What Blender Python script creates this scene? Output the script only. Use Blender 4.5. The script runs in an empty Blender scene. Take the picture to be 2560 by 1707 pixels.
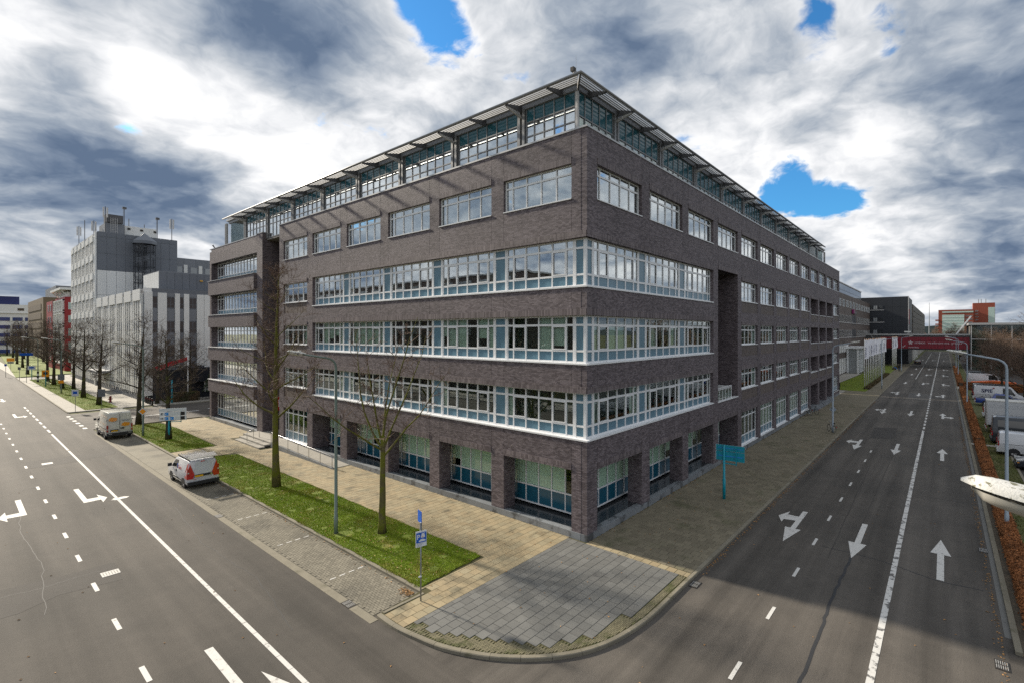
import bpy, bmesh, math, random
from mathutils import Vector, Matrix
R = math.radians
RNG = random.Random(11)
sc = bpy.context.scene
col = sc.collection

# ------------------------------------------------------------------ camera
TH = 0.689                                   # heading of the lens axis (0 = along the side street, +x)
CAM = (-19.883, -13.506, 10.369)
cam_d = bpy.data.cameras.new('camera'); cam_d.sensor_width = 36.0
cam_d.lens = 1221.65 / 2560 * 36.0
cam_d.shift_x = 0.5 - 1354.08 / 2560
cam_d.shift_y = (831.55 - 853.5) / 2560
cam_d.clip_start = 0.1; cam_d.clip_end = 6000
cam = bpy.data.objects.new('camera', cam_d); col.objects.link(cam)
cam.location = CAM; cam.rotation_euler = (R(90), 0, TH - R(90))
sc.camera = cam

def pixdir(u, v):                            # photograph pixel -> direction
    F = Vector((math.cos(TH), math.sin(TH), 0)); Rt = Vector((math.sin(TH), -math.cos(TH), 0))
    return (F + Rt * ((u - 1354.08) / 1221.65) + Vector((0, 0, (831.55 - v) / 1221.65))).normalized()

# ------------------------------------------------------------------ light
SUN_EL = R(27.0)
SUN_TO = Vector((-0.105 * math.cos(SUN_EL), 0.985 * math.cos(SUN_EL), math.sin(SUN_EL))).normalized()
sun_d = bpy.data.lights.new('sun', 'SUN'); sun_d.energy = 5.0; sun_d.angle = R(2.8); sun_d.color = (1.0, 0.90, 0.75)
sun = bpy.data.objects.new('sun', sun_d); col.objects.link(sun)
sun.rotation_euler = (-SUN_TO).to_track_quat('-Z', 'Y').to_euler()
sc.view_settings.view_transform = 'Standard'; sc.view_settings.look = 'None'
sc.view_settings.exposure = 0.52; sc.view_settings.gamma = 1.0
sc.view_settings.use_curve_mapping = False

# ------------------------------------------------------------------ node helpers
class NT:
    def __init__(s, tree): s.t = tree; s.n = tree.nodes; s.l = tree.links
    def new(s, typ, **kw):
        n = s.n.new(typ)
        for k, v in kw.items(): setattr(n, k, v)
        return n
    def put(s, sock, v):
        if isinstance(v, bpy.types.NodeSocket): s.l.new(v, sock)
        elif v is not None: sock.default_value = v
    def m(s, op, a, b=None, c=None, clamp=False):
        n = s.new('ShaderNodeMath', operation=op, use_clamp=clamp)
        for i, x in enumerate((a, b, c)):
            if x is not None: s.put(n.inputs[i], x)
        return n.outputs[0]
    def vm(s, op, a, b=None, scale=None):
        n = s.new('ShaderNodeVectorMath', operation=op); s.put(n.inputs[0], a)
        if b is not None: s.put(n.inputs[1], b)
        if scale is not None: s.put(n.inputs['Scale'], scale)
        return n.outputs['Value'] if op in ('DOT_PRODUCT', 'LENGTH') else n.outputs[0]
    def noise(s, vec, scale=1.0, detail=4.0, rough=0.55, dist=0.0, lac=2.0):
        n = s.new('ShaderNodeTexNoise'); s.put(n.inputs['Vector'], vec); s.put(n.inputs['Scale'], scale)
        s.put(n.inputs['Detail'], detail); s.put(n.inputs['Roughness'], rough); s.put(n.inputs['Distortion'], dist)
        s.put(n.inputs['Lacunarity'], lac)
        return n.outputs['Fac'], n.outputs['Color']
    def ramp(s, fac, stops, interp='LINEAR'):
        n = s.new('ShaderNodeValToRGB'); s.put(n.inputs[0], fac); n.color_ramp.interpolation = interp
        e = n.color_ramp.elements
        while len(e) < len(stops): e.new(0.5)
        for i, (p, c) in enumerate(stops): e[i].position = p; e[i].color = (c[0], c[1], c[2], 1) if not isinstance(c, (int, float)) else (c, c, c, 1)
        return n.outputs[0]
    def mix(s, fac, a, b, mode='MIX'):
        n = s.new('ShaderNodeMix', data_type='RGBA', blend_type=mode)
        s.put(n.inputs[0], fac)
        for k, x in ((6, a), (7, b)):
            s.put(n.inputs[k], (x[0], x[1], x[2], 1) if isinstance(x, (tuple, list)) else x)
        return n.outputs[2]
    def smooth(s, x, a, b, lo=0.0, hi=1.0):
        n = s.new('ShaderNodeMapRange', interpolation_type='SMOOTHSTEP'); s.put(n.inputs[0], x)
        for i, v in enumerate((a, b, lo, hi)): n.inputs[i + 1].default_value = v
        return n.outputs[0]

# ------------------------------------------------------------------ world: Nishita sky with broken cumulus
world = bpy.data.worlds.new('World'); sc.world = world; world.use_nodes = True
world.cycles.sampling_method = 'MANUAL'; world.cycles.sample_map_resolution = 512
W = NT(world.node_tree); W.n.clear()
out = W.new('ShaderNodeOutputWorld'); bg = W.new('ShaderNodeBackground'); W.l.new(bg.outputs[0], out.inputs[0])
bg.inputs[1].default_value = 0.1
sky = W.new('ShaderNodeTexSky', sky_type='NISHITA', sun_disc=False)
sky.sun_elevation = SUN_EL; sky.sun_rotation = math.atan2(SUN_TO.x, SUN_TO.y); sky.air_density = 1.1; sky.dust_density = 0.5; sky.ozone_density = 2.5
tc = W.new('ShaderNodeTexCoord'); D = tc.outputs['Generated']
sep = W.new('ShaderNodeSeparateXYZ'); W.l.new(D, sep.inputs[0])
dz = W.m('MAXIMUM', sep.outputs[2], 0.0)
inv = W.m('DIVIDE', 1.0, W.m('ADD', dz, 0.30))
P = W.vm('SCALE', D, scale=inv)
_, wc = W.noise(P, 2.2, 4, 0.55)
P2 = W.vm('ADD', P, W.vm('SCALE', W.vm('SUBTRACT', wc, (0.5, 0.5, 0.5)), scale=0.30))
n1, _ = W.noise(P2, 3.2, 8, 0.60, 0.0)
n2, _ = W.noise(W.vm('ADD', P2, (3.1, 7.7, 1.3)), 1.8, 6, 0.52, 0.0)
n3, _ = W.noise(W.vm('ADD', P2, (-5.2, 1.9, 8.3)), 8.0, 6, 0.60, 0.0)
vo = W.new('ShaderNodeTexVoronoi', feature='F1'); W.put(vo.inputs['Vector'], W.vm('ADD', P2, W.vm('SCALE', wc, scale=0.12))); vo.inputs['Scale'].default_value = 4.2
vo.inputs['Detail'].default_value = 2.0; vo.inputs['Roughness'].default_value = 0.55; vo.normalize = True
puff = W.m('SUBTRACT', 0.27, vo.outputs['Distance'])
DENS = W.m('ADD', W.m('MULTIPLY', W.m('SUBTRACT', n1, 0.5), 3.4), W.m('ADD', 1.04, W.m('MULTIPLY', puff, 1.6)))
SHADE = W.m('ADD', W.m('MULTIPLY', W.m('SUBTRACT', n2, 0.5), 1.75), W.m('MULTIPLY', W.m('SUBTRACT', n3, 0.5), 0.80))
SHADE = W.m('ADD', SHADE, W.m('ADD', 0.545, W.m('ADD', W.m('MULTIPLY', W.m('SUBTRACT', n1, 0.5), 0.7), W.m('MULTIPLY', puff, 1.15))))
#   clouds and gaps seen in the photograph: (pixel u, v, radius in px, more cloud, brighter)
for u, v, rad, dd, ss in [(1095, 40, 85, -1.2, 0), (1180, 95, 55, -.9, 0), (1010, 0, 55, -.8, 0), (830, 175, 55, -.5, .1), (2060, 8, 110, -.9, 0), (2190, 20, 60, -.5, 0),
                          (2215, 128, 34, -.55, 0), (1960, 500, 100, -.85, .1), (2080, 495, 80, -.75, .1), (1975, 395, 55, -.6, .1), (2050, 350, 40, -.55, .1),
                          (330, 330, 60, -.2, .1), (1640, 190, 40, -.2, 0),
                          (330, 130, 130, .3, .34), (480, 250, 150, .3, .36), (620, 350, 150, .3, .34), (760, 260, 110, .1, .2), (850, 400, 120, .2, .15), (1290, 250, 170, .3, .2), (1020, 250, 140, .3, .28), (60, 30, 120, .2, .35),
                          (640, 70, 170, .3, -.55), (770, 140, 120, .3, -.5), (860, 225, 90, .2, -.36), (560, 250, 70, .1, -.2), (130, 150, 130, .3, -.3), (230, 130, 90, .2, -.2), (90, 310, 150, .2, -.22), (210, 330, 100, .1, -.2), (70, 440, 140, .2, -.30), (250, 460, 150, .2, -.28), (400, 470, 130, .2, -.28), (500, 500, 100, .3, -.28), (640, 440, 90, .2, -.2),
                          (150, 570, 120, .3, .25), (480, 580, 90, .3, .3), (40, 650, 120, .2, -.15),
                          (1500, 100, 170, .3, -.1), (1650, 200, 130, .2, -.12), (1800, 60, 160, .3, .12), (1880, 250, 150, .3, -.05), (2400, 330, 190, .4, .2), (2200, 330, 120, .3, .3), (2450, 120, 160, .35, .12),
                          (2330, 480, 150, .3, -.2), (2480, 440, 120, .3, -.25), (2520, 600, 120, .3, -.3), (2250, 590, 120, .3, .3), (2200, 660, 90, .3, -.1), (2480, 690, 100, .3, -.42), (2330, 740, 80, .2, .2), (2500, 800, 110, -.35, .2), (2100, 600, 90, .2, .15), (1750, 330, 120, .2, .12)]:
    d = pixdir(u, v); k = 1221.65 ** 2 / (rad ** 2) * 1.0 * (1.0 / max(0.35, 1 - 0.0))
    c = math.cos(math.atan(math.hypot(u - 1354, v - 831) / 1221.65)); k = 1.0 / (1 - math.cos(rad / 1221.65 * c ** 1.5))
    g = W.m('POWER', 2.718, W.m('MULTIPLY', W.m('SUBTRACT', W.vm('DOT_PRODUCT', D, tuple(d)), 1.0), k))
    if dd: DENS = W.m('ADD', DENS, W.m('MULTIPLY', g, dd * (0.80 if dd < 0 else .5)))
    if ss: SHADE = W.m('ADD', SHADE, W.m('MULTIPLY', g, ss * 0.75))
DENS = W.m('ADD', DENS, W.smooth(sep.outputs[2], 0.04, 0.30, 0.45, 0.0))
cover = W.smooth(DENS, 0.28, 0.66)
thin = W.smooth(DENS, 0.5, 0.95, 0.16, 0.0)
SHADE = W.m('ADD', SHADE, thin)
ccol = W.ramp(SHADE, [(0.0, (.115, .165, .255)), (0.2, (.20, .255, .345)), (0.4, (.36, .41, .48)), (0.6, (.58, .61, .65)), (0.80, (.82, .83, .85)), (1.0, (1.0, 1.0, .99))])
ccol = W.vm('SCALE', ccol, scale=7.7)
blue = W.mix(1.0, sky.outputs[0], (.36, 0.90, 1.25), 'MULTIPLY')
horizon = W.smooth(sep.outputs[2], 0.0, 0.11, 0.55, 0.0)
skyc = W.mix(horizon, blue, (4.6, 5.3, 5.9))
final = W.mix(cover, skyc, ccol)
low = W.smooth(sep.outputs[2], -0.02, 0.0)
final = W.mix(low, (1.6, 1.6, 1.5), final)
W.l.new(final, bg.inputs[0])

# ------------------------------------------------------------------ mesh helpers
class MB:
    def __init__(s): s.v = []; s.f = []
    def box(s, x0, y0, z0, x1, y1, z1):
        if x0 > x1: x0, x1 = x1, x0
        if y0 > y1: y0, y1 = y1, y0
        if z0 > z1: z0, z1 = z1, z0
        b = len(s.v)
        s.v += [(x0, y0, z0), (x1, y0, z0), (x1, y1, z0), (x0, y1, z0), (x0, y0, z1), (x1, y0, z1), (x1, y1, z1), (x0, y1, z1)]
        s.f += [(b, b+3, b+2, b+1), (b+4, b+5, b+6, b+7), (b, b+1, b+5, b+4), (b+1, b+2, b+6, b+5), (b+2, b+3, b+7, b+6), (b+3, b, b+4, b+7)]
        return s
    def poly(s, pts):
        b = len(s.v); s.v += [tuple(p) for p in pts]; s.f.append(tuple(range(b, b + len(pts)))); return s
    def prism(s, pts, z0, z1):                     # ccw outline
        b = len(s.v); n = len(pts)
        s.v += [(p[0], p[1], z0) for p in pts] + [(p[0], p[1], z1) for p in pts]
        s.f.append(tuple(b + i for i in reversed(range(n)))); s.f.append(tuple(b + n + i for i in range(n)))
        for i in range(n): j = (i + 1) % n; s.f.append((b+i, b+j, b+n+j, b+n+i))
        return s
    def slab(s, pts, n_off):                       # any planar outline pushed along a vector
        b = len(s.v); n = len(pts); o = Vector(n_off)
        s.v += [tuple(p) for p in pts] + [tuple(Vector(p) + o) for p in pts]
        s.f.append(tuple(b + i for i in reversed(range(n)))); s.f.append(tuple(b + n + i for i in range(n)))
        for i in range(n): j = (i + 1) % n; s.f.append((b+i, b+j, b+n+j, b+n+i))
        return s
    def tube(s, pts, rad, n=8, cap=True):
        pts = [Vector(p) for p in pts]
        if not isinstance(rad, (list, tuple)): rad = [rad] * len(pts)
        b = len(s.v); up = None
        for i, p in enumerate(pts):
            t = (pts[min(i+1, len(pts)-1)] - pts[max(i-1, 0)]).normalized()
            if up is None: up = Vector((0, 0, 1)) if abs(t.z) < .9 else Vector((1, 0, 0))
            a = t.cross(up)
            if a.length < 1e-4: a = t.cross(Vector((0, 1, 0)))
            a.normalize(); c = a.cross(t).normalized(); up = c
            for k in range(n):
                q = 2 * math.pi * k / n; w = p + (a * math.cos(q) + c * math.sin(q)) * rad[i]; s.v.append((w.x, w.y, w.z))
        for i in range(len(pts) - 1):
            for k in range(n):
                k2 = (k + 1) % n; s.f.append((b+i*n+k, b+i*n+k2, b+(i+1)*n+k2, b+(i+1)*n+k))
        if cap:
            s.f.append(tuple(b + k for k in reversed(range(n)))); s.f.append(tuple(b + (len(pts)-1)*n + k for k in range(n)))
        return s
    def bar(s, p0, p1, w, h):                      # rectangular bar, h measured up
        p0 = Vector(p0); p1 = Vector(p1); t = (p1 - p0).normalized()
        up = Vector((0, 0, 1)) if abs(t.z) < .95 else Vector((1, 0, 0))
        a = t.cross(up).normalized(); c = a.cross(t).normalized()
        b = len(s.v)
        for p in (p0, p1):
            for i, j in ((-1, -1), (1, -1), (1, 1), (-1, 1)): w2 = p + a * (i * w / 2) + c * (j * h / 2); s.v.append(tuple(w2))
        s.f += [(b, b+3, b+2, b+1), (b+4, b+5, b+6, b+7), (b, b+1, b+5, b+4), (b+1, b+2, b+6, b+5), (b+2, b+3, b+7, b+6), (b+3, b, b+4, b+7)]
        return s
    def mesh(s, name):
        me = bpy.data.meshes.new(name); me.from_pydata(s.v, [], s.f); me.update(); return me
    def build(s, name, m, parent=None, smooth=False, fix=False):
        me = s.mesh(name)
        if fix:
            bm = bmesh.new(); bm.from_mesh(me); bmesh.ops.recalc_face_normals(bm, faces=bm.faces); bm.to_mesh(me); bm.free()
        return mesh_obj(name, me, m, parent, smooth)

def mesh_obj(name, me, m, parent=None, smooth=False):
    if m is not None and not me.materials: me.materials.append(m)
    if smooth:
        for p in me.polygons: p.use_smooth = True
    o = bpy.data.objects.new(name, me); col.objects.link(o)
    if parent is not None: attach(o, parent)
    return o
WORLD_ROOTS = {}
def attach(o, parent):
    o.parent = parent
    if parent.name in WORLD_ROOTS:                 # parts of these roots are written in world coordinates
        o.location = -Vector(WORLD_ROOTS[parent.name])
def tag(o, label, cat, group=None):
    o['label'] = label; o['category'] = cat
    if group: o['group'] = group
    return o
def structure(o): o['kind'] = 'structure'; return o
def stuff(o): o['kind'] = 'stuff'; return o
def root(name, loc, label, cat, group=None, rz=0.0, world=False):
    o = bpy.data.objects.new(name, None); col.objects.link(o); o.location = loc; o.rotation_euler = (0, 0, rz)
    o.empty_display_size = 0.3
    if world: WORLD_ROOTS[o.name] = tuple(loc)
    return tag(o, label, cat, group)
def copy_tree(o, parent=None):
    c = o.copy(); col.objects.link(c); c.parent = parent
    for ch in o.children: copy_tree(ch, c)
    return c
def put(o, loc, rz=0.0, label=None, s=None):
    o.location = loc; o.rotation_euler = (0, 0, rz)
    if label: o['label'] = label
    if s: o.scale = (s, s, s)
    return o
TXT = {}
def text_mesh(body, size, depth=0.004, bold=False):
    if (body, size, depth, bold) in TXT: return TXT[(body, size, depth, bold)].copy()
    cu = bpy.data.curves.new('lettering', 'FONT'); cu.body = body; cu.size = size; cu.extrude = depth / 2
    if bold: cu.offset = size * 0.018
    o = bpy.data.objects.new('lettering', cu); col.objects.link(o)
    dg = bpy.context.evaluated_depsgraph_get(); me = bpy.data.meshes.new_from_object(o.evaluated_get(dg))
    bpy.data.objects.remove(o); bpy.data.curves.remove(cu); me.materials.clear(); TXT[(body, size, depth, bold)] = me.copy()
    return me
def text_obj(body, size, mat, parent, loc, rot, depth=0.004, bold=False, name='lettering', fit=None):
    o = mesh_obj(name, text_mesh(body, size, depth, bold), mat, None); o.parent = parent
    if fit: xs_ = [v.co.x for v in o.data.vertices]; o.scale = (fit / (max(xs_) - min(xs_)), 1, 1)
    base = Vector(WORLD_ROOTS.get(parent.name, (0, 0, 0))) if parent else Vector((0, 0, 0))
    o.location = Vector(loc) - base; o.rotation_euler = rot
    return o
for a_ in (('10', .7, .004, True), ('mecc', 1.0, .02, True), ('welcomes', 1.0, .02, False), ('you', 1.0, .02, False), ('PARKING', .55, .02, True), ('P', .25, .002, True), ('P', .22, .002, False), ('TEFAF', .72, .003, False), ('Gom', .34, .004, True), ('Gom', .10, .004, False), ('SPIE', .75, .004, True)): text_mesh(*a_)

# ------------------------------------------------------------------ materials
MATS = {}
def mat(name, base, rough=0.6, metal=0.0, var=0.12, scale=3.0, bump=0.0, bscale=40.0, rand=0.0, col2=None, c2lo=0.5, c2hi=0.65, c2scale=1.0, spec=0.5, coat=0.0, hue=0.0):
    if name in MATS: return MATS[name]
    m = bpy.data.materials.new(name); m.use_nodes = True; N = NT(m.node_tree)
    b = N.n['Principled BSDF']; b.inputs['Roughness'].default_value = rough; b.inputs['Metallic'].default_value = metal
    b.inputs['Specular IOR Level'].default_value = spec
    if coat: b.inputs['Coat Weight'].default_value = coat; b.inputs['Coat Roughness'].default_value = 0.08
    ge = N.new('ShaderNodeNewGeometry'); pos = ge.outputs['Position']
    c = N.mix(0.0, base, base)
    if var:
        f, _ = N.noise(pos, scale, 5, 0.6)
        v = N.m('ADD', 1.0, N.m('MULTIPLY', N.m('SUBTRACT', f, 0.5), var * 3.2))
        c = N.vm('SCALE', c, scale=v)
    if col2 is not None:
        f2, _ = N.noise(N.vm('ADD', pos, (17.3, 4.1, 9.7)), c2scale, 6, 0.62)
        c = N.mix(N.smooth(f2, c2lo, c2hi), c, col2)
    if rand:
        oi = N.new('ShaderNodeObjectInfo')
        r = N.m('FRACT', N.m('ADD', N.m('MULTIPLY', ge.outputs['Random Per Island'], 7.31), N.m('MULTIPLY', oi.outputs['Random'], 3.77)))
        c = N.vm('SCALE', c, scale=N.m('ADD', 1.0 - rand, N.m('MULTIPLY', r, 2 * rand)))
        if hue:
            r2 = N.m('FRACT', N.m('MULTIPLY', r, 13.7))
            c = N.mix(N.m('MULTIPLY', r2, hue), c, N.vm('MULTIPLY', c, (1.25, .95, .7)))
    N.l.new(c, b.inputs['Base Color'])
    if bump:
        f3, _ = N.noise(pos, bscale, 4, 0.6)
        bn = N.new('ShaderNodeBump'); bn.inputs['Strength'].default_value = bump; bn.inputs['Distance'].default_value = 0.02
        N.l.new(f3, bn.inputs['Height']); N.l.new(bn.outputs[0], b.inputs['Normal'])
    MATS[name] = m
    return m

def brick_mat(name, c1, c2, mortar, bw=0.22, bh=0.066, off=0.5, rough=0.62, spec=0.35):
    m = bpy.data.materials.new(name); m.use_nodes = True; N = NT(m.node_tree); b = N.n['Principled BSDF']
    ge = N.new('ShaderNodeNewGeometry'); sp = N.new('ShaderNodeSeparateXYZ'); N.l.new(ge.outputs['Position'], sp.inputs[0])
    sn = N.new('ShaderNodeSeparateXYZ'); N.l.new(ge.outputs['True Normal'], sn.inputs[0])
    side = N.m('GREATER_THAN', N.m('ABSOLUTE', sn.outputs[0]), 0.6)
    u = N.m('ADD', N.m('MULTIPLY', sp.outputs[1], side), N.m('MULTIPLY', sp.outputs[0], N.m('SUBTRACT', 1.0, side)))
    cb = N.new('ShaderNodeCombineXYZ'); N.l.new(u, cb.inputs[0]); N.l.new(sp.outputs[2], cb.inputs[1])
    br = N.new('ShaderNodeTexBrick'); N.l.new(cb.outputs[0], br.inputs['Vector']); br.offset = off
    br.inputs['Scale'].default_value = 1.0; br.inputs['Brick Width'].default_value = bw; br.inputs['Row Height'].default_value = bh
    br.inputs['Mortar Size'].default_value = 0.006; br.inputs['Mortar Smooth'].default_value = 0.2; br.inputs['Bias'].default_value = -0.1
    br.inputs['Color1'].default_value = (*c1, 1); br.inputs['Color2'].default_value = (*c2, 1); br.inputs['Mortar'].default_value = (*mortar, 1)
    f, _ = N.noise(ge.outputs['Position'], 0.55, 5, 0.6); f2, _ = N.noise(cb.outputs[0], 9.0, 2, 0.5)
    c = N.vm('SCALE', br.outputs['Color'], scale=N.m('ADD', 0.62, N.m('ADD', N.m('MULTIPLY', f, 0.5), N.m('MULTIPLY', f2, 0.26))))
    oi = N.new('ShaderNodeObjectInfo'); sv = N.vm('MULTIPLY', ge.outputs['Position'], (2.2, 2.2, .16)); f7, _ = N.noise(sv, 1.0, 5, .6)
    c = N.vm('SCALE', c, scale=N.m('ADD', .66, N.m('ADD', N.m('MULTIPLY', oi.outputs['Random'], .16), N.m('MULTIPLY', f7, .52))))
    N.l.new(c, b.inputs['Base Color'])
    b.inputs['Roughness'].default_value = rough; b.inputs['Specular IOR Level'].default_value = spec
    bn = N.new('ShaderNodeBump'); bn.inputs['Strength'].default_value = 0.22; bn.inputs['Distance'].default_value = 0.010
    N.l.new(N.m('SUBTRACT', 1.0, br.outputs['Fac']), bn.inputs['Height']); N.l.new(bn.outputs[0], b.inputs['Normal'])
    MATS[name] = m
    return m
def glass_mat(name, tint, ior=1.9, extra=0.06, rough=0.0):
    m = bpy.data.materials.new(name); m.use_nodes = True; N = NT(m.node_tree); N.n.remove(N.n['Principled BSDF'])
    o = N.n['Material Output']; t = N.new('ShaderNodeBsdfTransparent'); t.inputs[0].default_value = (*tint, 1)
    g = N.new('ShaderNodeBsdfGlossy'); g.inputs['Roughness'].default_value = rough; g.inputs[0].default_value = (.93, .96, .98, 1)
    fr = N.new('ShaderNodeFresnel'); ge = N.new('ShaderNodeNewGeometry')
    N.l.new(N.m('ADD', ior, N.m('MULTIPLY', ge.outputs['Backfacing'], 1.0 / ior - ior)), fr.inputs[0]); f, _ = N.noise(ge.outputs['Position'], 0.7, 2, 0.5)
    bn = N.new('ShaderNodeBump'); bn.inputs['Strength'].default_value = 0.05; bn.inputs['Distance'].default_value = 0.05; N.l.new(f, bn.inputs['Height'])
    N.l.new(bn.outputs[0], g.inputs['Normal'])
    mx = N.new('ShaderNodeMixShader'); N.l.new(N.m('ADD', fr.outputs[0], extra, clamp=True), mx.inputs[0]); N.l.new(t.outputs[0], mx.inputs[1]); N.l.new(g.outputs[0], mx.inputs[2])
    N.l.new(mx.outputs[0], o.inputs[0]); MATS[name] = m
    return m
def plain_glass(name, c, rough=0.05):
    return mat(name, c, rough, 0, 0.05, 0.5, spec=0.9)

M_BRICK = brick_mat('dark_brick', (.205, .172, .184), (.078, .061, .068), (.028, .024, .026))
M_SOLD = brick_mat('soldier_brick', (.205, .172, .178), (.085, .066, .072), (.022, .019, .02), bw=0.10, bh=0.40, off=0.0)
M_PANEL = brick_mat('panel_brick', (.17, .135, .12), (.11, .088, .08), (.06, .05, .05))
M_BROWN = brick_mat('brown_brick', (.155, .118, .10), (.095, .075, .066), (.06, .05, .045))
M_WHITE = mat('white_aluminium', (.80, .81, .82), .35, 0, .04)
M_GREYFR = mat('grey_steel', (.24, .245, .255), .45, 0.2, .05)
M_LOUV = mat('aluminium_slat', (.55, .54, .53), .45, .2, .08)
M_LOUVD = mat('dark_bracket', (.10, .10, .105), .5, .2, .08)
M_BLUE = mat('blue_panel', (.12, .225, .295), .28, 0, .05, spec=.6)
M_TEALP = mat('teal_panel', (.015, .105, .165), .15, 0, .05, spec=.6)
M_GLASS = glass_mat('window_glass', (.80, .88, .84), 1.75, .05)
M_GLASSR = glass_mat('coated_glass', (.80, .86, .84), 2.0, .36)
M_GLASSP = glass_mat('roof_storey_glass', (.72, .82, .84), 2.0, .45)
M_GLASST = glass_mat('teal_glass', (.10, .36, .44), 1.7, .12)
M_GLASSG = glass_mat('green_glass', (.87, .95, .90), 1.5, .0)
M_TEALTOP = mat('teal_glass_panel', (.03, .125, .165), .12, 0, .06, .6, spec=.5)
M_DARKGL = plain_glass('dark_glass', (.02, .025, .03))
M_BLIND = mat('fabric_blind', (.78, .79, .76), .8, 0, .06, 2)
M_CURT = mat('green_curtain', (.80, .82, .76), .8, 0, .06, 2)
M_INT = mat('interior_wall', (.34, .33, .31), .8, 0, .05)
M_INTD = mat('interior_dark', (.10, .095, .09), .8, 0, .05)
M_STONE = mat('blue_stone', (.20, .215, .23), .5, 0, .16, 2.5, .15, 30, .12, (.08, .085, .09), .52, .64, 1.4)
M_FLOORD = mat('polished_slate', (.045, .05, .055), .22, 0, .2, 1.5, spec=.6)
M_COPING = mat('aluminium_coping', (.45, .45, .45), .4, .4, .06)
M_ROOF = mat('roof_gravel', (.22, .21, .20), .9, 0, .15, 2, .3, 30)
M_STEEL = mat('stainless_steel', (.5, .5, .51), .28, .9, .05)
def asphalt(name, along_y, k=1.0):
    m = bpy.data.materials.new(name); m.use_nodes = True; N = NT(m.node_tree); b = N.n['Principled BSDF']
    ge = N.new('ShaderNodeNewGeometry'); pos = ge.outputs['Position']
    f1, _ = N.noise(pos, .13, 6, .62); f2, _ = N.noise(pos, 1.6, 6, .65); f3, _ = N.noise(pos, 22, 3, .7)
    st = N.vm('MULTIPLY', pos, (1.1, .035, 1) if along_y else (.035, 1.1, 1)); f4, _ = N.noise(st, 1.0, 4, .55)
    st2 = N.vm('MULTIPLY', N.vm('ADD', pos, (31, 7, 0)), (.5, .10, 1) if along_y else (.10, .5, 1)); f5, _ = N.noise(st2, 1.0, 6, .7)
    c = N.mix(N.smooth(f1, .38, .66), (.076, .068, .059), (.056, .051, .045))
    v = N.m('ADD', N.m('ADD', N.m('MULTIPLY', f2, .45), N.m('MULTIPLY', f3, .55)), N.m('MULTIPLY', f4, 1.7))
    c = N.vm('SCALE', c, scale=N.m('MULTIPLY', k, N.m('ADD', -.33, v)))
    c = N.mix(N.smooth(f5, .60, .74, 0, .55), c, (.034, .032, .030))
    vo = N.new('ShaderNodeTexVoronoi'); N.put(vo.inputs['Vector'], pos); vo.inputs['Scale'].default_value = 2.2
    c = N.mix(N.smooth(vo.outputs['Distance'], .022, .030, .8, 0), c, (.20, .18, .15))
    N.l.new(c, b.inputs['Base Color']); b.inputs['Roughness'].default_value = .84; b.inputs['Specular IOR Level'].default_value = .28
    bn = N.new('ShaderNodeBump'); bn.inputs['Strength'].default_value = .55; bn.inputs['Distance'].default_value = .02; N.l.new(f3, bn.inputs['Height']); N.l.new(bn.outputs[0], b.inputs['Normal'])
    return m
M_ASPH = asphalt('asphalt_main', True); M_ASPHX = asphalt('asphalt_side', False, 1.32)
M_ASPHD = mat('asphalt_dark', (.060, .055, .050), .85, 0, .2, .6, .45, 55, spec=.3)
M_ASPHL = mat('asphalt_patch', (.10, .095, .088), .85, 0, .2, .8, .4, 55, spec=.3)
M_SEAL = mat('crack_sealant', (.028, .029, .032), .75, 0, .1)
M_PAINT = mat('road_paint', (.60, .59, .56), .7, 0, .1, 6, 0, 40, 0, (.25, .24, .225), .55, .72, 5.0)
M_PAINTW = mat('worn_road_paint', (.62, .61, .58), .7, 0, .1, 6, 0, 40, 0, (.12, .115, .11), .50, .60, 3.0)
M_BED = mat('mossy_joint_sand', (.085, .078, .040), .95, 0, .2, 3, .3, 60, 0, (.05, .065, .02), .5, .62, 1.2, .2)
M_TILEB = mat('beige_tile', (.315, .27, .175), .8, 0, .12, .5, .12, 60, .13, (.16, .145, .10), .52, .70, .8, .3, hue=.25)
M_TILEG = mat('grey_tile', (.150, .150, .142), .75, 0, .12, .7, .12, 60, .13, (.085, .085, .085), .55, .75, .9, .3)
M_TILER = mat('walk_tile', (.185, .162, .115), .85, 0, .14, .5, .12, 60, .14, (.12, .115, .07), .52, .70, .5, .25)  # darker, mossier copy of the beige tile, building shade put into its colour
M_PAVER = mat('parking_paver', (.215, .197, .155), .85, 0, .12, .5, .15, 60, .16, (.14, .13, .105), .5, .7, .4, .25)
M_KERB = mat('kerb_concrete', (.215, .195, .15), .85, 0, .15, 2, .2, 50, .08, (.14, .13, .09), .55, .7, 1.3, .25)
M_SOIL = mat('bare_soil', (.085, .07, .05), .95, 0, .3, 3, .4, 20, 0, (.15, .11, .07), .55, .65, 6)
M_LAWN = mat('lawn_soil', (.13, .18, .012), .95, 0, .3, 1.2, .4, 40, 0, (.19, .18, .03), .5, .68, .7)
M_LAWND = mat('dull_lawn', (.075, .085, .02), .95, 0, .35, 1.5, .4, 40, 0, (.13, .12, .05), .48, .62, 1.1)
M_GRASS = mat('grass_blade', (.225, .315, .012), .7, 0, .25, .7, 0, 40, .4, (.27, .26, .03), .48, .66, .55, .2)
M_LEAF = mat('dead_leaf', (.34, .19, .07), .8, 0, .2, 5, 0, 40, .5)
M_PALE = mat('pale_litter', (.55, .54, .46), .8, 0, .1, 5, 0, 40, .3)
M_CONC = mat('concrete', (.33, .31, .27), .85, 0, .12, 1.2, .15, 40, .05, (.24, .23, .20), .55, .7, .7)
M_IRON = mat('cast_iron', (.045, .04, .035), .55, .4, .2, 6)
M_LIDG = mat('grey_cover', (.34, .34, .33), .6, .1, .25, 12)

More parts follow.
